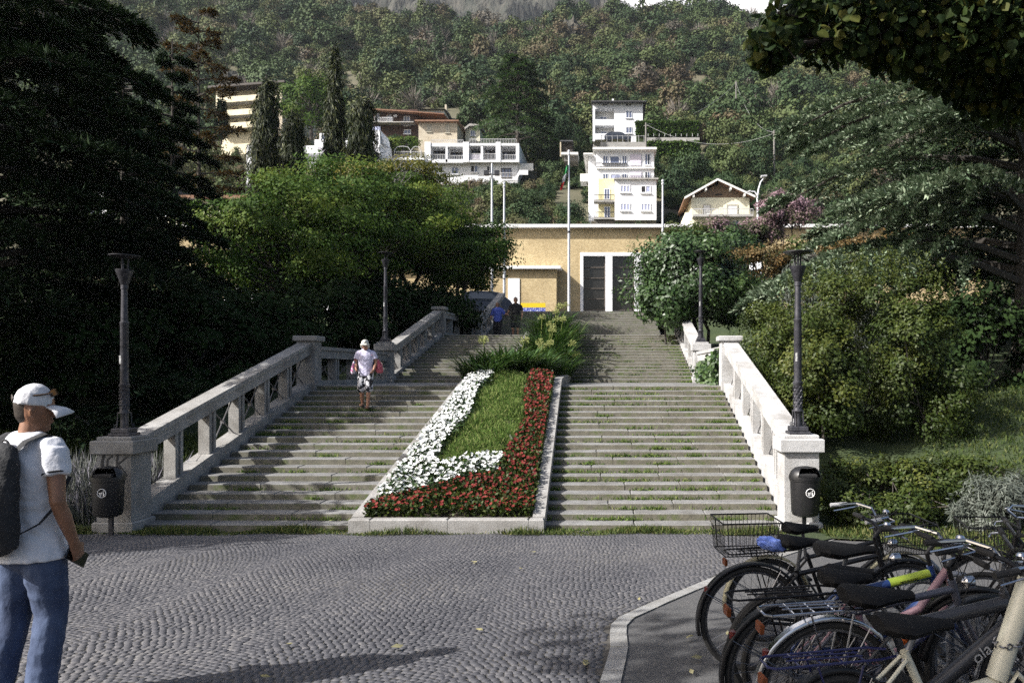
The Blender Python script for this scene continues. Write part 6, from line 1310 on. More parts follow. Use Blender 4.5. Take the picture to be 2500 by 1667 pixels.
def arm(sh, el, wr, g=0.0): return ([sh, tuple((Vector(sh) + Vector(el)) / 2), el, tuple((Vector(el) * .6 + Vector(wr) * .4)), wr], [.056 + g, .048 + g, .041 + g, .041 + g, .028 + g])
def leg(hip, kn, an, g=0.0, r=(.088, .078, .058, .056, .040)): hip, kn, an = Vector(hip), Vector(kn), Vector(an); return ([hip, hip.lerp(kn, .45), kn, kn.lerp(an, .35), an], [x + g for x in r])
def foot(an, d=(0, 1, 0), L_=.20, g=0): an = Vector(an); d = Vector(d); return [([an + Vector((0, 0, -.01)), an - d * .04 + Vector((0, 0, -.055))], [.038 + g, .034 + g]), ([an - d * .055 + Vector((0, 0, -.062)), an + d * .05 + Vector((0, 0, -.055)), an + d * (L_ - .03) + Vector((0, 0, -.070))], [(.034 + g, .028), (.040 + g, .028), (.040 + g, .018)], X_)]

# man in the cap, seen from behind
man = thing('person', 'person in white cap, white T-shirt and jeans with dark backpack, seen from behind', 'person', (-3.37, 4.6, plaza_z(4.6)), R(-14)); man.scale = (.98, .98, 1.03)
sR, eR, wR = (.195, -.01, 1.425), (.262, -.05, 1.145), (.262, .055, .905); sL, eL, wL = (-.195, -.01, 1.425), (-.25, -.03, 1.14), (-.24, .09, .92)
hd, fh = head(R(-8), R(-46))
fused('body', [torso(fat=.90)] + hd + [arm(sR, eR, wR), arm(sL, eL, wL), leg((.09, 0, .90), (.10, .05, .50), (.10, -.02, .10)), leg((-.09, 0, .90), (-.11, .0, .50), (-.12, -.10, .11)), ([(-.17, -.012, 1.43), (.17, -.012, 1.43)], [.060, .060])] + hand(wR, eR, .75, 1) + hand(wL, eL, .6, -1), .0075, 'skin_tan', man, 3)
sh_ = fused('t_shirt', [torso(.020, .86, 1.46, 1.0), ([(-.19, -.01, 1.425), (.19, -.01, 1.425)], [.070, .070]), ([sR, (.232, -.032, 1.285)], [.066, .070], None, True), ([sL, (-.228, -.025, 1.285)], [.066, .070], None, True), ([(0, .0, .82), (0, .0, .95)], [(.222, .165), (.196, .146)], X_, True)], .010, 'white_cotton', man, 4, .009, 9.0)
MB().torus((0, 0, 0), .072, .006, 'z', 24, 6).build('collar_trim', 'black_cloth', sh_); sh_.children[0].location = (0, -.010, 1.482); sh_.children[0].scale = (1.12, 1.0, 1)
for x, e in ((.2335, sR), (-.2295, sL)):
    o = MB().torus((0, 0, 0), .066, .006, 'z', 22, 6).build('sleeve_trim', 'black_cloth', sh_); en = Vector((.232, -.032, 1.285)) if x > 0 else Vector((-.228, -.025, 1.285)); dd = (en - Vector(e)).normalized(); o.location = en - dd * .012; o.rotation_euler = dd.to_track_quat('Z', 'Y').to_euler()
je = fused('jeans', [([(0, 0, .82), (0, 0, .93), (0, 0, .98)], [(.174, .128), (.158, .114), (.150, .108)], X_), leg((.09, 0, .88), (.105, .05, .50), (.105, -.03, .06), .018, (.094, .088, .066, .064, .062)), leg((-.09, 0, .88), (-.11, .0, .50), (-.125, -.11, .06), .018, (.094, .088, .066, .064, .062))], .011, 'denim', man, 3, .0055, 10.0)
for s_, yy in ((.105, -.03), (-.125, -.11)): fused('shoe', foot((s_, yy, .10), g=.012, L_=.22), .012, 'phone', man, 2)
fused('hair', [([fh((0, -.020, 1.60)), fh((0, -.025, 1.66)), fh((0, -.012, 1.71))], [(.064, .066), (.077, .080), (.076, .085)], X_)], .010, 'hair_dark', man, 3)
cap = fused('cap', [([fh((0, -.004, 1.672)), fh((0, -.004, 1.70)), fh((0, -.002, 1.74)), fh((0, .0, 1.775)), fh((0, .0, 1.793))], [(.090, .110), (.088, .107), (.079, .095), (.052, .062), (.02, .025)], X_, True)], .008, 'cap_cotton', man, 3)
mb = MB(); v = []; n_ = 11
for i in range(n_):
    a = -.95 + 1.9 * i / (n_ - 1)
    for r, dz in ((.066, .004), (.135, -.004), (.178, -.022 - .01 * abs(a))): v.append(fh((math.sin(a) * r * .92, .012 + math.cos(a) * r + (.012 if r > .1 else 0), 1.682 + dz - .03 * a * a * (r / .17))))
mb.add(v, [(i * 3 + j, (i + 1) * 3 + j, (i + 1) * 3 + j + 1, i * 3 + j + 1) for i in range(n_ - 1) for j in range(2)]); vz = mb.build('visor', 'cap_cotton', cap, True); so_ = vz.modifiers.new('th', 'SOLIDIFY'); so_.thickness = .006
MB().tube([fh((-.045, -.101, 1.690)), fh((0, -.112, 1.70)), fh((.045, -.101, 1.690))], [(.004, .012), (.004, .020), (.004, .012)], 8, ref=(0, 1, 0)).build('cap_opening', 'hair_dark', cap)
gl = thing('sunglasses', 'dark amber sunglasses pushed up on the white cap', 'sunglasses', man.location, R(-14)); mb = MB()
mb.tube([fh((.083, -.03, 1.720)), fh((.087, .03, 1.735)), fh((.068, .085, 1.752))], .005, 6); mb.tube([fh((-.083, -.03, 1.720)), fh((-.087, .03, 1.735)), fh((-.068, .085, 1.752))], .005, 6); mb.build('temples', 'amber', gl)
for s_ in (-1, 1): MB().tube([fh((s_ * .036, .074, 1.766)), fh((s_ * .040, .094, 1.738))], [(.028, .006), (.026, .006)], 12, ref=X_).build('lens', 'amber', gl)
pk = thing('backpack', 'dark grey backpack worn by the person in the cap', 'backpack', man.location, R(-14))
pb_ = fused('bag', [([(-.0, -.21, .92), (-.0, -.23, 1.05), (-.0, -.225, 1.25), (0, -.20, 1.38), (0, -.175, 1.445)], [(.15, .075), (.165, .105), (.160, .100), (.145, .080), (.10, .045)], X_), ([(-.0, -.31, .98), (0, -.325, 1.10), (0, -.31, 1.2)], [(.12, .035), (.13, .045), (.11, .03)], X_)], .012, 'pack_cloth', pk, 3, .007, 9.0)
for s_ in (-1, 1):
    MB().tube([(s_ * .085, -.165, 1.42), (s_ * .105, -.115, 1.478), (s_ * .125, -.02, 1.512), (s_ * .13, .075, 1.465), (s_ * .13, .135, 1.36)], [(.006, .034)] * 5, 8, ref=(0, 0, 1)).build('strap', 'pack_cloth', pk, True)
    MB().tube([(s_ * .13, -.18, .98), (s_ * .19, -.10, 1.03), (s_ * .198, .0, 1.12), (s_ * .16, .12, 1.26)], [(.004, .014)] * 4, 6, ref=(0, 0, 1)).build('lower_strap', 'pack_cloth', pk, True)
MB().torus((0, -.15, 1.455), .03, .007, 'y', 16, 6, 0, math.pi).build('grab_loop', 'pack_cloth', pk)
ph = thing('smartphone', 'black smartphone held in the hand of the person in the cap', 'phone', man.location, R(-14)); o = MB().box(-.006, -.04, -.075, .006, .04, .075, .004).build('case', 'phone', ph); o.location = (.228, .105, .815); o.rotation_euler = (R(55), R(-6), R(4)); MB().box(-.0075, -.036, -.070, -.0062, .036, .070).build('screen', 'glass', o)

for o_ in (gl, pk, ph): o_.scale = man.scale
# older woman with bags coming down the steps
Yw = 18.75; zw = RI * 16
wm = thing('person', 'white-haired person in lavender T-shirt and patterned shorts walking down the steps', 'person', (PX(893, Yw), Yw, zw), R(186)); wm.scale = (.90, .90, .88)
hd, fh = head(R(-38))
sR, eR, wR = (.185, 0, 1.41), (.262, -.02, 1.16), (.215, .16, .99); sL, eL, wL = (-.185, 0, 1.41), (-.262, -.02, 1.17), (-.225, .14, .96)
legs = [((.09, 0, .90), (.10, .06, .50), (.095, -.02, .10)), ((-.085, 0, .90), (-.10, .12, .53), (-.085, .16, .10 - .06))]
fused('body', [torso()] + hd + [arm(sR, eR, wR), arm(sL, eL, wL), leg(*legs[0]), leg(*legs[1]), ([(-.17, -.012, 1.42), (.17, -.012, 1.42)], [.056, .056])] + foot(legs[0][2]) + foot(legs[1][2]) + hand(wR, eR, 1.2, 1) + hand(wL, eL, 1.2, -1), .012, 'skin', wm, 2)
fused('t_shirt', [torso(.022, .86, 1.46, 1.03), ([(-.185, -.005, 1.415), (.185, -.005, 1.415)], [.070, .070]), ([sR, (.232, -.01, 1.26)], [.072, .080], None, True), ([sL, (-.232, -.01, 1.26)], [.072, .080], None, True), ([(0, .0, .80), (0, .0, .95)], [(.200, .150), (.192, .142)], X_, True)], .014, 'lavender_cotton', wm, 3, .008, 8.0)
fused('shorts', [([(0, 0, .82), (0, 0, .97)], [(.185, .135), (.170, .125)], X_), leg((.09, 0, .88), (.10, .05, .56), (.10, .03, .42), .02, (.10, .095, .085, .085, .085)), leg((-.085, 0, .88), (-.10, .10, .58), (-.098, .13, .43), .02, (.10, .095, .085, .085, .085))], .014, 'print_cloth', wm, 2)
fused('hair', [([fh((0, -.035, 1.58)), fh((0, -.03, 1.66)), fh((0, -.012, 1.73)), fh((0, .015, 1.775))], [(.085, .075), (.098, .098), (.094, .10), (.06, .065)], X_), ([fh((.085, .03, 1.60)), fh((.085, .03, 1.70))], [.028, .03]), ([fh((-.085, .03, 1.60)), fh((-.085, .03, 1.70))], [.028, .03]), ([fh((-.06, .085, 1.73)), fh((.06, .085, 1.73))], [.03, .03])], .012, 'hair_white', wm, 2)
for k, l in enumerate(legs): fused('sandal', [([Vector(l[2]) + Vector((0, -.06, -.088)), Vector(l[2]) + Vector((0, .17, -.090))], [(.045, .012), (.045, .012)], X_), ([Vector(l[2]) + Vector((0, .10, -.05)), Vector(l[2]) + Vector((0, .13, -.065))], [(.046, .028), (.046, .022)], X_)], .012, 'leather', wm, 1)
bg1 = thing('shopping_bag', 'white shopping bag with bright print on the arm of the white-haired person', 'bag', wm.location, R(186)); bg1.scale = wm.scale
MB().tube([(.31, -.03, .86), (.315, -.03, .90), (.30, -.03, 1.05), (.29, -.03, 1.2)], [(.16, .06), (.175, .075), (.16, .07), (.10, .03)], 14, ref=(0, 1, 0)).build('sack', 'print_bag', bg1, True); MB().tube([(.29, -.08, 1.18), (.235, -.06, 1.40), (.20, -.03, 1.475), (.22, .03, 1.40), (.28, .04, 1.2)], .008, 6).build('handle', 'red_bag', bg1)
bg2 = thing('shoulder_bag', 'red patterned shoulder bag behind the white-haired person', 'bag', wm.location, R(186)); bg2.scale = wm.scale
MB().tube([(-.33, -.10, .88), (-.335, -.10, .93), (-.31, -.10, 1.10), (-.27, -.09, 1.24)], [(.12, .07), (.145, .095), (.13, .09), (.07, .04)], 14, ref=(0, 1, 0)).build('sack', 'red_bag', bg2, True); MB().tube([(-.27, -.10, 1.22), (-.215, -.05, 1.42), (-.16, .0, 1.485), (-.17, .08, 1.36), (-.26, .0, 1.2)], .008, 6).build('strap', 'red_bag', bg2)

# couple on the second landing
def walker(label, px, Y, z, h, top, bottom, hairm, arms, shorts=False, sleeves=.28, hair_long=False, rz=R(178)):
    t = thing('person', label, 'person', (PX(px, Y), Y, z), rz); k = h / 1.77; t.scale = (k * 1.08, k * 1.05, k); hd, fh = head(R(-10)); (sR, eR, wR), (sL, eL, wL) = arms
    lg = [((.09, 0, .90), (.10, .05, .50), (.10, -.03, .10)), ((-.09, 0, .90), (-.10, .03, .50), (-.10, .06, .10))]
    fused('body', [torso(fat=1.06)] + hd + [arm(sR, eR, wR), arm(sL, eL, wL), leg(*lg[0]), leg(*lg[1]), ([(-.17, -.012, 1.42), (.17, -.012, 1.42)], [.056, .056])] + foot(lg[0][2]) + foot(lg[1][2]) + hand(wR, eR, .7, 1) + hand(wL, eL, .7, -1), .016, 'skin', t, 2)
    vR, vL = Vector(sR).lerp(Vector(eR), sleeves / .28), Vector(sL).lerp(Vector(eL), sleeves / .28)
    fused('top', [torso(.026, .86, 1.46, 1.08), ([(-.185, -.005, 1.415), (.185, -.005, 1.415)], [.072, .072]), ([sR, vR], [.074, .070], None, True), ([sL, vL], [.074, .070], None, True), ([(0, 0, .80), (0, 0, .95)], [(.205, .155), (.20, .15)], X_, True)], .016, top, t, 3)
    e = .52 if shorts else 1.0
    f2 = lambda l: (l[0], l[1], l[2]) if not shorts else (l[0], tuple(Vector(l[0]).lerp(Vector(l[1]), .6)), tuple(Vector(l[1]) + Vector((0, 0, .0))))
    fused('shorts' if shorts else 'trousers', [([(0, 0, .82), (0, 0, .96)], [(.188, .138), (.175, .13)], X_), leg(*f2(lg[0]), .02, (.10, .095, .08, .07, .066)), leg(*f2(lg[1]), .02, (.10, .095, .08, .07, .066))], .016, bottom, t, 2)
    fused('hair', [([fh((0, -.03, 1.60 if not hair_long else 1.54)), fh((0, -.025, 1.68)), fh((0, -.005, 1.74)), fh((0, .0, 1.78))], [(.075, .065), (.086, .090), (.08, .09), (.04, .05)], X_)], .016, hairm, t, 2)
    for l in lg: fused('shoe', foot(l[2], g=.012, L_=.22), .016, 'phone', t, 1)
    return t
walker('person in black T-shirt and dark shorts on the second landing, hand in hand', 1259, 35.2, 4.14, 1.80, 'black_cloth', 'navy_cloth', 'hair_dark', (((.19, 0, 1.41), (.30, -.02, 1.15), (.37, .06, 1.02)), ((-.19, 0, 1.41), (-.27, -.03, 1.14), (-.26, .05, .90))), True, .2)
walker('person in blue blouse and black trousers on the second landing, hand in hand', 1215, 35.0, 4.14, 1.58, 'blue_cloth', 'black_cloth', 'hair_grey', (((.19, 0, 1.41), (.28, -.04, 1.16), (.30, .10, .98)), ((-.19, 0, 1.41), (-.30, -.02, 1.22), (-.46, .04, 1.16))), False, .34, True)

# ------------------------------------------------------------------ bicycles
def text_mesh(s, size, m, parent, mat4):
    c = bpy.data.curves.new('lettering', 'FONT'); c.body = s; c.size = size; c.extrude = .0006; c.align_x = 'CENTER'; c.align_y = 'CENTER'
    o = bpy.data.objects.new('lettering', c); COL.objects.link(o); dg = bpy.context.evaluated_depsgraph_get(); me = bpy.data.meshes.new_from_object(o.evaluated_get(dg)); bpy.data.objects.remove(o)
    me.materials.clear(); me.materials.append(M[m]); o = bpy.data.objects.new('lettering', me); COL.objects.link(o); o.parent = parent; o.matrix_local = mat4; return o
def along(a, b, off):
    """frame for lettering that runs from a to b on the side facing the viewer (-y)"""
    a, b = Vector(a), Vector(b); x = (b - a).normalized(); n_ = Vector((0, -1, 0)); y = n_.cross(x); mm = Matrix((x, y, n_)).transposed().to_4x4(); mm.translation = (a + b) / 2 + n_ * off; return mm
def wheel(t, x, z, Rw, tyre='rubber', rim='alloy', tw=.018):
    w_ = MB().torus((0, 0, 0), Rw - .038, .011, 'y', 40, 6, flat=1.1).lathe((0, 0, 0), [(.012, -.05), (.012, .05)], 10)
    o = w_.build('wheel', rim, t, True); 
    me = o.data
    # turn the hub across the wheel plane
    for v_ in me.vertices[40 * 6:]: v_.co = Vector((v_.co.x, v_.co.z, v_.co.y))
    o.location = (x, 0, z); MB().torus((0, 0, 0), Rw - tw, tw, 'y', 44, 8).build('tyre', tyre, o, True); mb = MB()
    for i in range(28):
        a = 2 * math.pi * i / 28; b = a + (.5 if i % 2 else -.5); s_ = .03 if (i // 2) % 2 else -.03; mb.tube([(.02 * math.cos(b), s_, .02 * math.sin(b)), ((Rw - .04) * math.cos(a), 0, (Rw - .04) * math.sin(a))], .0013, 3, False)
    mb.build('spokes', 'alloy', o)
def saddle(t, x, z, L_=.27, wd=.085, m='vinyl'):
    st = [(-.13, .55, .034), (-.10, .95, .042), (-.04, 1.0, .044), (.03, .60, .036), (.09, .32, .028), (.14, .26, .022)]
    MB().tube([(x + a * L_ / .27, 0, z - .022 + .012 * (a < -.08)) for a, b, c in st], [(wd * b, c) for a, b, c in st], 12, ref=(0, 1, 0)).build('saddle', m, t, True)
def bike(label, px, Y, head_deg, lean, fold=False, fm='bike_black', rw=.34, bar='swept', fender=None, rack=None, basket=None, front_basket=False, saddle_w=.085, tubes=(.017, .018, .016), sad=(.26, .97), low=False, grips='rubber', lamp_=True, y_shift=0.0, tw=.018):
    X = PX(px, Y); h = R(head_deg); t = thing('bicycle', label, 'bicycle', (X, Y, plaza_z(Y) + .012), 0, 'bicycles parked at the rack'); t.rotation_euler = (R(lean), -math.sin(h) * .0 + math.atan(SLOPE * math.sin(h)), h)
    BB = (.45, 0, .29); ST = (.30, 0, .66); HT, HB = ((.86, 0, .79), (.905, 0, .65)) if not fold else ((.89, 0, .90), (.74, 0, .46)); ST = ST if not fold else (.30, 0, .60); RA, FA = (0, 0, rw), (1.07, 0, rw)
    mb = MB(); mb.tube([BB, ST], tubes[2], 10); mb.tube([(.5, 0, .32), BB] if fold else [HB, BB] if not low else [HB, (.72, 0, .42), BB], tubes[1], 10); mb.tube([HT, HB], .021 if not fold else .046, 16)
    if low: mb.tube([HT, (.70, 0, .58), (.40, 0, .46)], tubes[0], 10)
    elif fold: mb.tube([(HB[0], 0, HB[2] - .02), (.42, 0, .36)], .034, 10)
    else: mb.tube([(HT[0] + .01, 0, HT[2] - .05), (ST[0] + .012, 0, ST[2] - .03)], tubes[0], 10)
    for s_ in (-1, 1): mb.tube([(BB[0], s_ * .03, BB[2]), (RA[0], s_ * .065, RA[2])], .011, 8); mb.tube([(ST[0], s_ * .025, ST[2] - .03), (RA[0], s_ * .065, RA[2])], .009, 8)
    fr = mb.build('frame', fm, t, True); mb = MB().tube([HB, (HB[0] + .012, 0, HB[2] - .05)], .022, 8)
    for s_ in (-1, 1): mb.tube([(HB[0] + .012, s_ * .045, HB[2] - .05), (HB[0] + .06, s_ * .055, .5), (FA[0], s_ * .055, FA[2])], [.015, .013, .010], 8)
    mb.build('fork', fm, t, True); wheel(t, 0, rw, rw, tw=tw); wheel(t, FA[0], rw, rw, tw=tw); saddle(t, sad[0] - .02, sad[1] + .01, L_=.27 if saddle_w < .115 else .34, wd=saddle_w); MB().tube([(ST[0] - .0, 0, ST[2] - .05), (sad[0], 0, sad[1] - .02)], .0135, 8).build('seat_post', 'alloy', t)
    hz_ = .93 if bar == 'swept' else .91; hx = .83; MB().tube([HT, (HT[0] - .02, 0, HT[2] + .07), (hx + (.05 if bar == 'flat' else .02), 0, hz_)], .014, 8).build('stem', 'alloy' if bar == 'swept' else 'bike_black', t)
    for s_ in (-1, 1):
        if bar == 'swept': pts = [(hx + .02, 0, hz_), (hx + .05, s_ * .12, hz_ + .035), (hx - .02, s_ * .24, hz_ + .05), (hx - .20, s_ * .285, hz_ + .03)]; g = [(hx - .09, s_ * .268, hz_ + .04), (hx - .215, s_ * .287, hz_ + .028)]
        else: pts = [(hx + .05, 0, hz_), (hx + .05, s_ * .12, hz_ + .03), (hx + .02, s_ * .30, hz_ + .04)]; g = [(hx + .035, s_ * .20, hz_ + .037), (hx + .018, s_ * .315, hz_ + .041)]
        MB().tube(pts, .0115, 8).build('handlebar', 'chrome' if bar == 'swept' else 'bike_black', t, True); MB().tube(g, .0165, 8).build('grip', grips, t, True)
        b = Vector(pts[2]); MB().tube([tuple(b + Vector((.01, -s_ * .02, -.01))), tuple(b + Vector((.045, s_ * .02, -.025))), tuple(Vector(g[1]) + Vector((.03 if bar == 'swept' else .06, 0, -.045)))], [.007, .006, .005], 6).build('brake_lever', 'chrome', t, True)
        MB().tube([tuple(b), tuple(b + Vector((.10, -s_ * .05, .04))), tuple(Vector(HT) + Vector((.09, s_ * .02, -.02))), (HB[0], s_ * .02, HB[2])], .0028, 5).build('cable', 'rubber', t)
    mb = MB().torus((BB[0], -.055, BB[2]), .085, .006, 'y', 28, 6); mb.tube([(BB[0], -.06, BB[2]), (BB[0] + .10, -.075, BB[2] - .14)], .010, 6); mb.tube([(BB[0], .06, BB[2]), (BB[0] - .10, .075, BB[2] + .14)], .010, 6)
    for q in range(5): a = q * 1.257; mb.tube([(BB[0], -.055, BB[2]), (BB[0] + .083 * math.cos(a), -.055, BB[2] + .083 * math.sin(a))], .006, 5)
    mb.build('crankset', 'alloy', t); MB().box(BB[0] + .06, -.17, BB[2] - .155, BB[0] + .145, -.08, BB[2] - .128, .006).build('pedal', 'rubber', t); MB().box(BB[0] - .145, .08, BB[2] + .128, BB[0] - .06, .17, BB[2] + .155, .006).build('pedal', 'rubber', t)
    mb = MB().tube([(BB[0], -.055, BB[2] + .085), (0, -.055, rw + .035)], .004, 4); mb.tube([(BB[0], -.055, BB[2] - .085), (0, -.055, rw - .035)], .004, 4); mb.build('chain', 'iron', t); MB().tube([(.03, .07, rw), (-.02, .12, .02)], .007, 6).build('kickstand', 'alloy', t)
    if fender:
        for x0, a0, a1 in ((0, R(15), R(195)), (FA[0], R(25), R(175))):
            mb = MB(); v = []; n_ = 26
            for i in range(n_ + 1):
                a = a0 + (a1 - a0) * i / n_
                for wv, dr in ((-.030, -.012), (-.018, .004), (.018, .004), (.030, -.012)): r = rw + .022 + dr; v.append((x0 + r * math.cos(a), wv, rw + r * math.sin(a)))
            mb.add(v, [(i * 4 + j, (i + 1) * 4 + j, (i + 1) * 4 + j + 1, i * 4 + j + 1) for i in range(n_) for j in range(3)]); fo = mb.build('mudguard', fender, t, True); sm = fo.modifiers.new('th', 'SOLIDIFY'); sm.thickness = .003
            for a in (R(150), R(60) if x0 == 0 else R(140)):
                for s_ in (-1, 1): MB().tube([(x0, s_ * .06, rw), (x0 + (rw + .02) * math.cos(a), s_ * .032, rw + (rw + .02) * math.sin(a))], .003, 4).build('stay', 'alloy', fo)
        MB().lathe((-.335 * 0 - .30, 0, rw + .20), [(.004, -.02), (.02, -.018), (.021, .0), (.02, .018), (.004, .02)], 10).build('rear_reflector', 'reflector_red', t)
    if rack:
        zr_ = rw * 2 + .055; mb = MB()
        for yy in (-.07, .07): mb.tube([(-.30, yy, zr_), (.16, yy, zr_ + .02), (.24, yy * .6, zr_ + .02)], .006, 6)
        mb.tube([(-.30, -.07, zr_), (-.33, -.05, zr_), (-.33, .05, zr_), (-.30, .07, zr_)], .006, 6)
        for x in (-.2, -.1, 0, .1): mb.tube([(x, -.07, zr_ + .006), (x, .07, zr_ + .006)], .005, 6)
        mb.tube([(-.24, -.02, zr_ + .012), (.1, -.02, zr_ + .02)], .004, 6); mb.tube([(-.24, .02, zr_ + .012), (.1, .02, zr_ + .02)], .004, 6)
        for s_ in (-1, 1): mb.tube([(-.12, s_ * .07, zr_), (0, s_ * .07, rw)], .005, 6); mb.tube([(.08, s_ * .07, zr_), (0.01, s_ * .07, rw)], .005, 6)
        mb.build('luggage_rack', rack, t, True); MB().box(-.345, -.035, zr_ - .10, -.325, .035, zr_ - .045, .008).build('reflector', 'reflector_amber', t)
    def wire_basket(x0, x1, y0, y1, z0, z1, fl, m_):
        mb = MB(); cx, cy = (x0 + x1) / 2, (y0 + y1) / 2
        def pt(u, v_, w_): k = 1 + fl * w_; return (cx + (u - .5) * (x1 - x0) * k, cy + (v_ - .5) * (y1 - y0) * k, z0 + (z1 - z0) * w_)
        for w_, r in ((0, .004), (.33, .0022), (.66, .0022), (1, .006)):
            q = [pt(0, 0, w_), pt(1, 0, w_), pt(1, 1, w_), pt(0, 1, w_), pt(0, 0, w_)]
            for a, b in zip(q[:-1], q[1:]): mb.tube([a, b], r, 5)
        for i in range(15):
            u = i / 14
            for v_ in (0, 1): mb.tube([pt(u, v_, 0), pt(u, v_, 1)], .0022, 4)
            mb.tube([pt(u, 0, 0), pt(u, 1, 0)], .0022, 4)
        for i in range(11):
            u = i / 10
            for v_ in (0, 1): mb.tube([pt(v_, u, 0), pt(v_, u, 1)], .0022, 4)
        return mb.build('wire_basket', m_, t)
    if basket: wire_basket(-.38, .02, -.14, .14, rw * 2 + .06, rw * 2 + .30, .13, 'bike_black')
    if front_basket: wire_basket(.92, 1.22, -.17, .17, .68, .90, .16, 'bike_black')
    if lamp_:
        lm = MB().lathe((0, 0, 0), [(.01, -.04), (.034, -.02), (.038, .02), (.036, .028), (.004, .03)], 12).build('headlamp', 'chrome', t, True); lm.location = (.99, 0, .72); lm.rotation_euler.y = R(90); MB().lathe((hx + .05, -.09, hz_ + .045), [(.004, 0), (.024, .002), (.026, .014), (.018, .026), (.004, .03)], 12).build('bell', 'chrome', t, True)
    return t, fr, dict(BB=BB, HB=HB, HT=HT, ST=ST)
bike('black bicycle with wire basket over the rear wheel and cream mudguards', 1869, 5.95, 10, 3, fender='fender_cream', rack='bike_black', basket=True, bar='swept', grips='grey_grip', front_basket=True, rw=.315, sad=(.26, .86))
b2, _, _ = bike('black bicycle with blue plastic bag tied to its saddle', 1831, 5.2, 9, 2, fender='bike_black', saddle_w=.10, sad=(.33, .85), bar='flat', rw=.345)
o = thing('plastic_bag', 'crumpled blue plastic bag tied behind a bicycle saddle', 'bag', b2.location, R(10)); bm = bmesh.new(); bmesh.ops.create_icosphere(bm, subdivisions=4, radius=1)
for vv in bm.verts: n_ = vv.co.normalized(); vv.co = Vector((n_.x * .10, n_.y * .06, n_.z * .055)) * (1 + .16 * math.sin(n_.x * 7 + n_.z * 5) * math.cos(n_.y * 8 + n_.z * 3) + .05 * math.sin(n_.x * 23 + n_.y * 17)) + Vector((0, 0, -.03 * n_.x))
me = bpy.data.meshes.new('sack'); bm.to_mesh(me); bm.free(); me.materials.append(M['plastic_bag']); s_o = bpy.data.objects.new('sack', me); COL.objects.link(s_o); s_o.parent = o; s_o.location = (.135, -.03, .83); me.polygons.foreach_set('use_smooth', [True] * len(me.polygons)); s_o.scale = (.95, .9, .8)
b3, f3, G = bike('mountain bike with blue and lime frame and broad saddle', 1911, 4.48, 8, 2, fm='bike_blue', bar='flat', saddle_w=.115, tubes=(.026, .030, .018), sad=(.36, .90), tw=.026, lamp_=False)
mb = MB(); mb.tube([Vector(G['HT']).lerp(Vector(G['ST']), .02) + Vector((.005, 0, -.045)), Vector(G['HT']).lerp(Vector(G['ST']), .45) + Vector((.005, 0, -.04))], .0275, 12); mb.tube([Vector(G['HB']), Vector(G['HB']).lerp(Vector(G['BB']), .22)], .0315, 12); mb.build('lime_panel', 'bike_lime', b3, True)
text_mesh('MINO', .055, 'bike_silver', f3, along(Vector(G['BB']).lerp(Vector(G['HB']), .25), Vector(G['BB']).lerp(Vector(G['HB']), .75), .0315)); text_mesh('MOUNTAIN', .020, 'bike_black', f3, along(Vector(G['ST']).lerp(Vector(G['HT']), .55) + Vector((0, 0, -.04)), Vector(G['ST']).lerp(Vector(G['HT']), .95) + Vector((0, 0, -.05)), .029))
b4, f4, G = bike('silver-blue bicycle with black spring clamp on its luggage rack', 1923, 4.05, 8, 3, fm='bike_silver', rack='bike_black', bar='flat', saddle_w=.10, sad=(.30, .82), fender='bike_black', tubes=(.02, .022, .018), lamp_=False); text_mesh('LOMBARDO', .034, 'bike_navy', f4, along(Vector(G['BB']).lerp(Vector(G['HB']), .3), Vector(G['BB']).lerp(Vector(G['HB']), .85), .0235))
bp_, _, _ = bike('faded pink step-through bicycle with orange chain lock', 1945, 4.27, 10, 1, fm='bike_pink', low=True, bar='swept', tubes=(.022, .022, .018), sad=(.30, .80), rw=.32)
lk_ = thing('bicycle_lock', 'orange chain lock looped round the faded pink bicycle frame', 'lock', bp_.location, R(10))
for a, b in (((.60, 0, .44), .06), ((.68, .02, .43), .055)): MB().torus(a, b, .018, 'x', 18, 8).build('loop', 'lock_orange', lk_, True)
b5, f5, G = bike('dark grey bicycle with gleaming chrome mudguard and chrome rack', 2018, 3.68, 8, 2, fm='bike_grey', fender='chrome', rack='chrome', bar='swept', saddle_w=.13, sad=(.24, .80), tubes=(.034, .036, .02)); text_mesh('ola', .085, 'grey_grip', f5, along(Vector(G['BB']).lerp(Vector(G['HB']), .35), Vector(G['BB']).lerp(Vector(G['HB']), .9), .0375))
bc_, _, _ = bike('cream folding bicycle with one thick oversized steering tube', 2040, 3.40, 9, 1, fold=True, fm='bike_cream', rw=.26, fender='bike_black', rack='bike_navy', tubes=(.020, .020, .020), bar='flat', saddle_w=.125, sad=(.36, .72), tw=.024)
MB().tube([(.885, 0, .86), (.90, 0, .95)], [.050, .046], 14).build('hinge_clamp', 'bike_black', bc_, True)
ck = thing('chain_lock', 'thin steel chain looped round the cream steering tube', 'chain', bc_.location); ck.rotation_euler = bc_.rotation_euler; mb = MB()
for i in range(12): a = i * math.pi / 6; o_ = (.795 + .052 * math.cos(a), .052 * math.sin(a), .62 + .012 * math.cos(a)); mb.torus(o_, .013, .004, 'z' if i % 2 else 'y', 10, 5)
mb.build('links', 'alloy', ck)
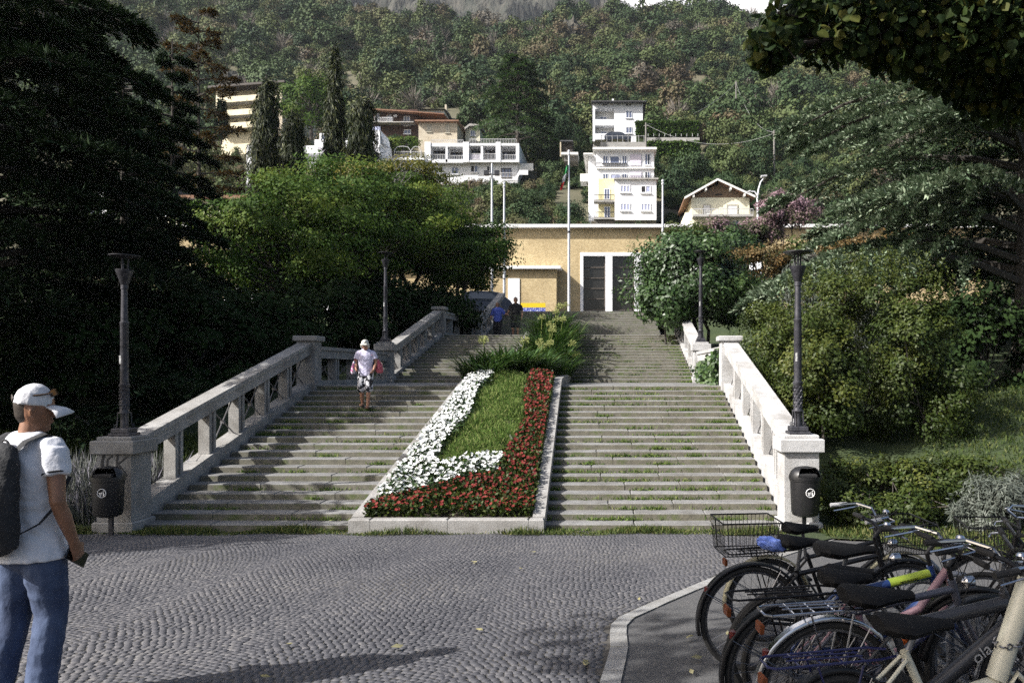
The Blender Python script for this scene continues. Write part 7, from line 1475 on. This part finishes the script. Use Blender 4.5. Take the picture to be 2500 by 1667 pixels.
for px_, Y_, lab_ in ((2790, 5.75, 'black bicycle nosing into the rack from the far side, wire basket in front'), (2850, 4.9, 'black bicycle nosing into the rack from the far side, next to the pink one'), (2900, 4.25, 'black bicycle nosing into the rack from the far side, beside the grey bicycle')):
    bike(lab_, px_, Y_, 172, -2, fender='bike_black' if Y_ != 4.9 else None, bar='flat' if Y_ < 5 else 'swept', front_basket=Y_ > 5.5, saddle_w=.1, lamp_=False)
# rack of steel hoops
rk = thing('bicycle_rack', 'low steel bicycle rack of bent tube hoops between the front wheels', 'bicycle rack', (PX(2170, 5.6), 5.6, plaza_z(5.6)))
for Y in (6.3, 5.7, 5.45, 4.95, 4.7, 4.15, 3.85, 3.55):
    xr = 2.45 if Y > 5.5 else 2.12; l = lambda x, z: (x - rk.location.x, Y - 5.6, z + plaza_z(Y) - plaza_z(5.6))
    MB().tube([l(xr - .13, -.05), l(xr - .13, .42), l(xr - .11, .50), l(xr - .06, .55), l(xr, .56), l(xr + .06, .55), l(xr + .11, .50), l(xr + .13, .42), l(xr + .13, -.05)], .024, 10).build('hoop', 'rack_steel', rk, True)
mb = MB()
for dx in (-.05, .18): mb.tube([(2.1 + dx - rk.location.x, 3.8 - 5.6, plaza_z(3.8) - plaza_z(5.6) + .03), (2.4 + dx - rk.location.x, 7.1 - 5.6, plaza_z(7.1) - plaza_z(5.6) + .03)], .02, 8)
mb.build('base_bar', 'rack_steel', rk)
# ------------------------------------------------------------------ the valley's thin haze
hm = bpy.data.materials.new('haze_air'); hm.use_nodes = True; hn = hm.node_tree; hn.nodes.remove(hn.nodes['Principled BSDF'])
pv = hn.nodes.new('ShaderNodeVolumePrincipled'); pv.inputs['Color'].default_value = (.86, .92, 1.0, 1); pv.inputs['Density'].default_value = .00011; pv.inputs['Anisotropy'].default_value = .1
hn.links.new(pv.outputs[0], hn.nodes['Material Output'].inputs['Volume']); M['haze_air'] = hm
hz_o = MB().box(-760, -60, -2, 480, 1150, 680).build('haze', 'haze_air'); hz_o['kind'] = 'stuff'; tag(hz_o, 'thin bluish haze in front of the mountainside', 'haze')
S.cycles.volume_bounces = 0; S.cycles.volume_max_steps = 64
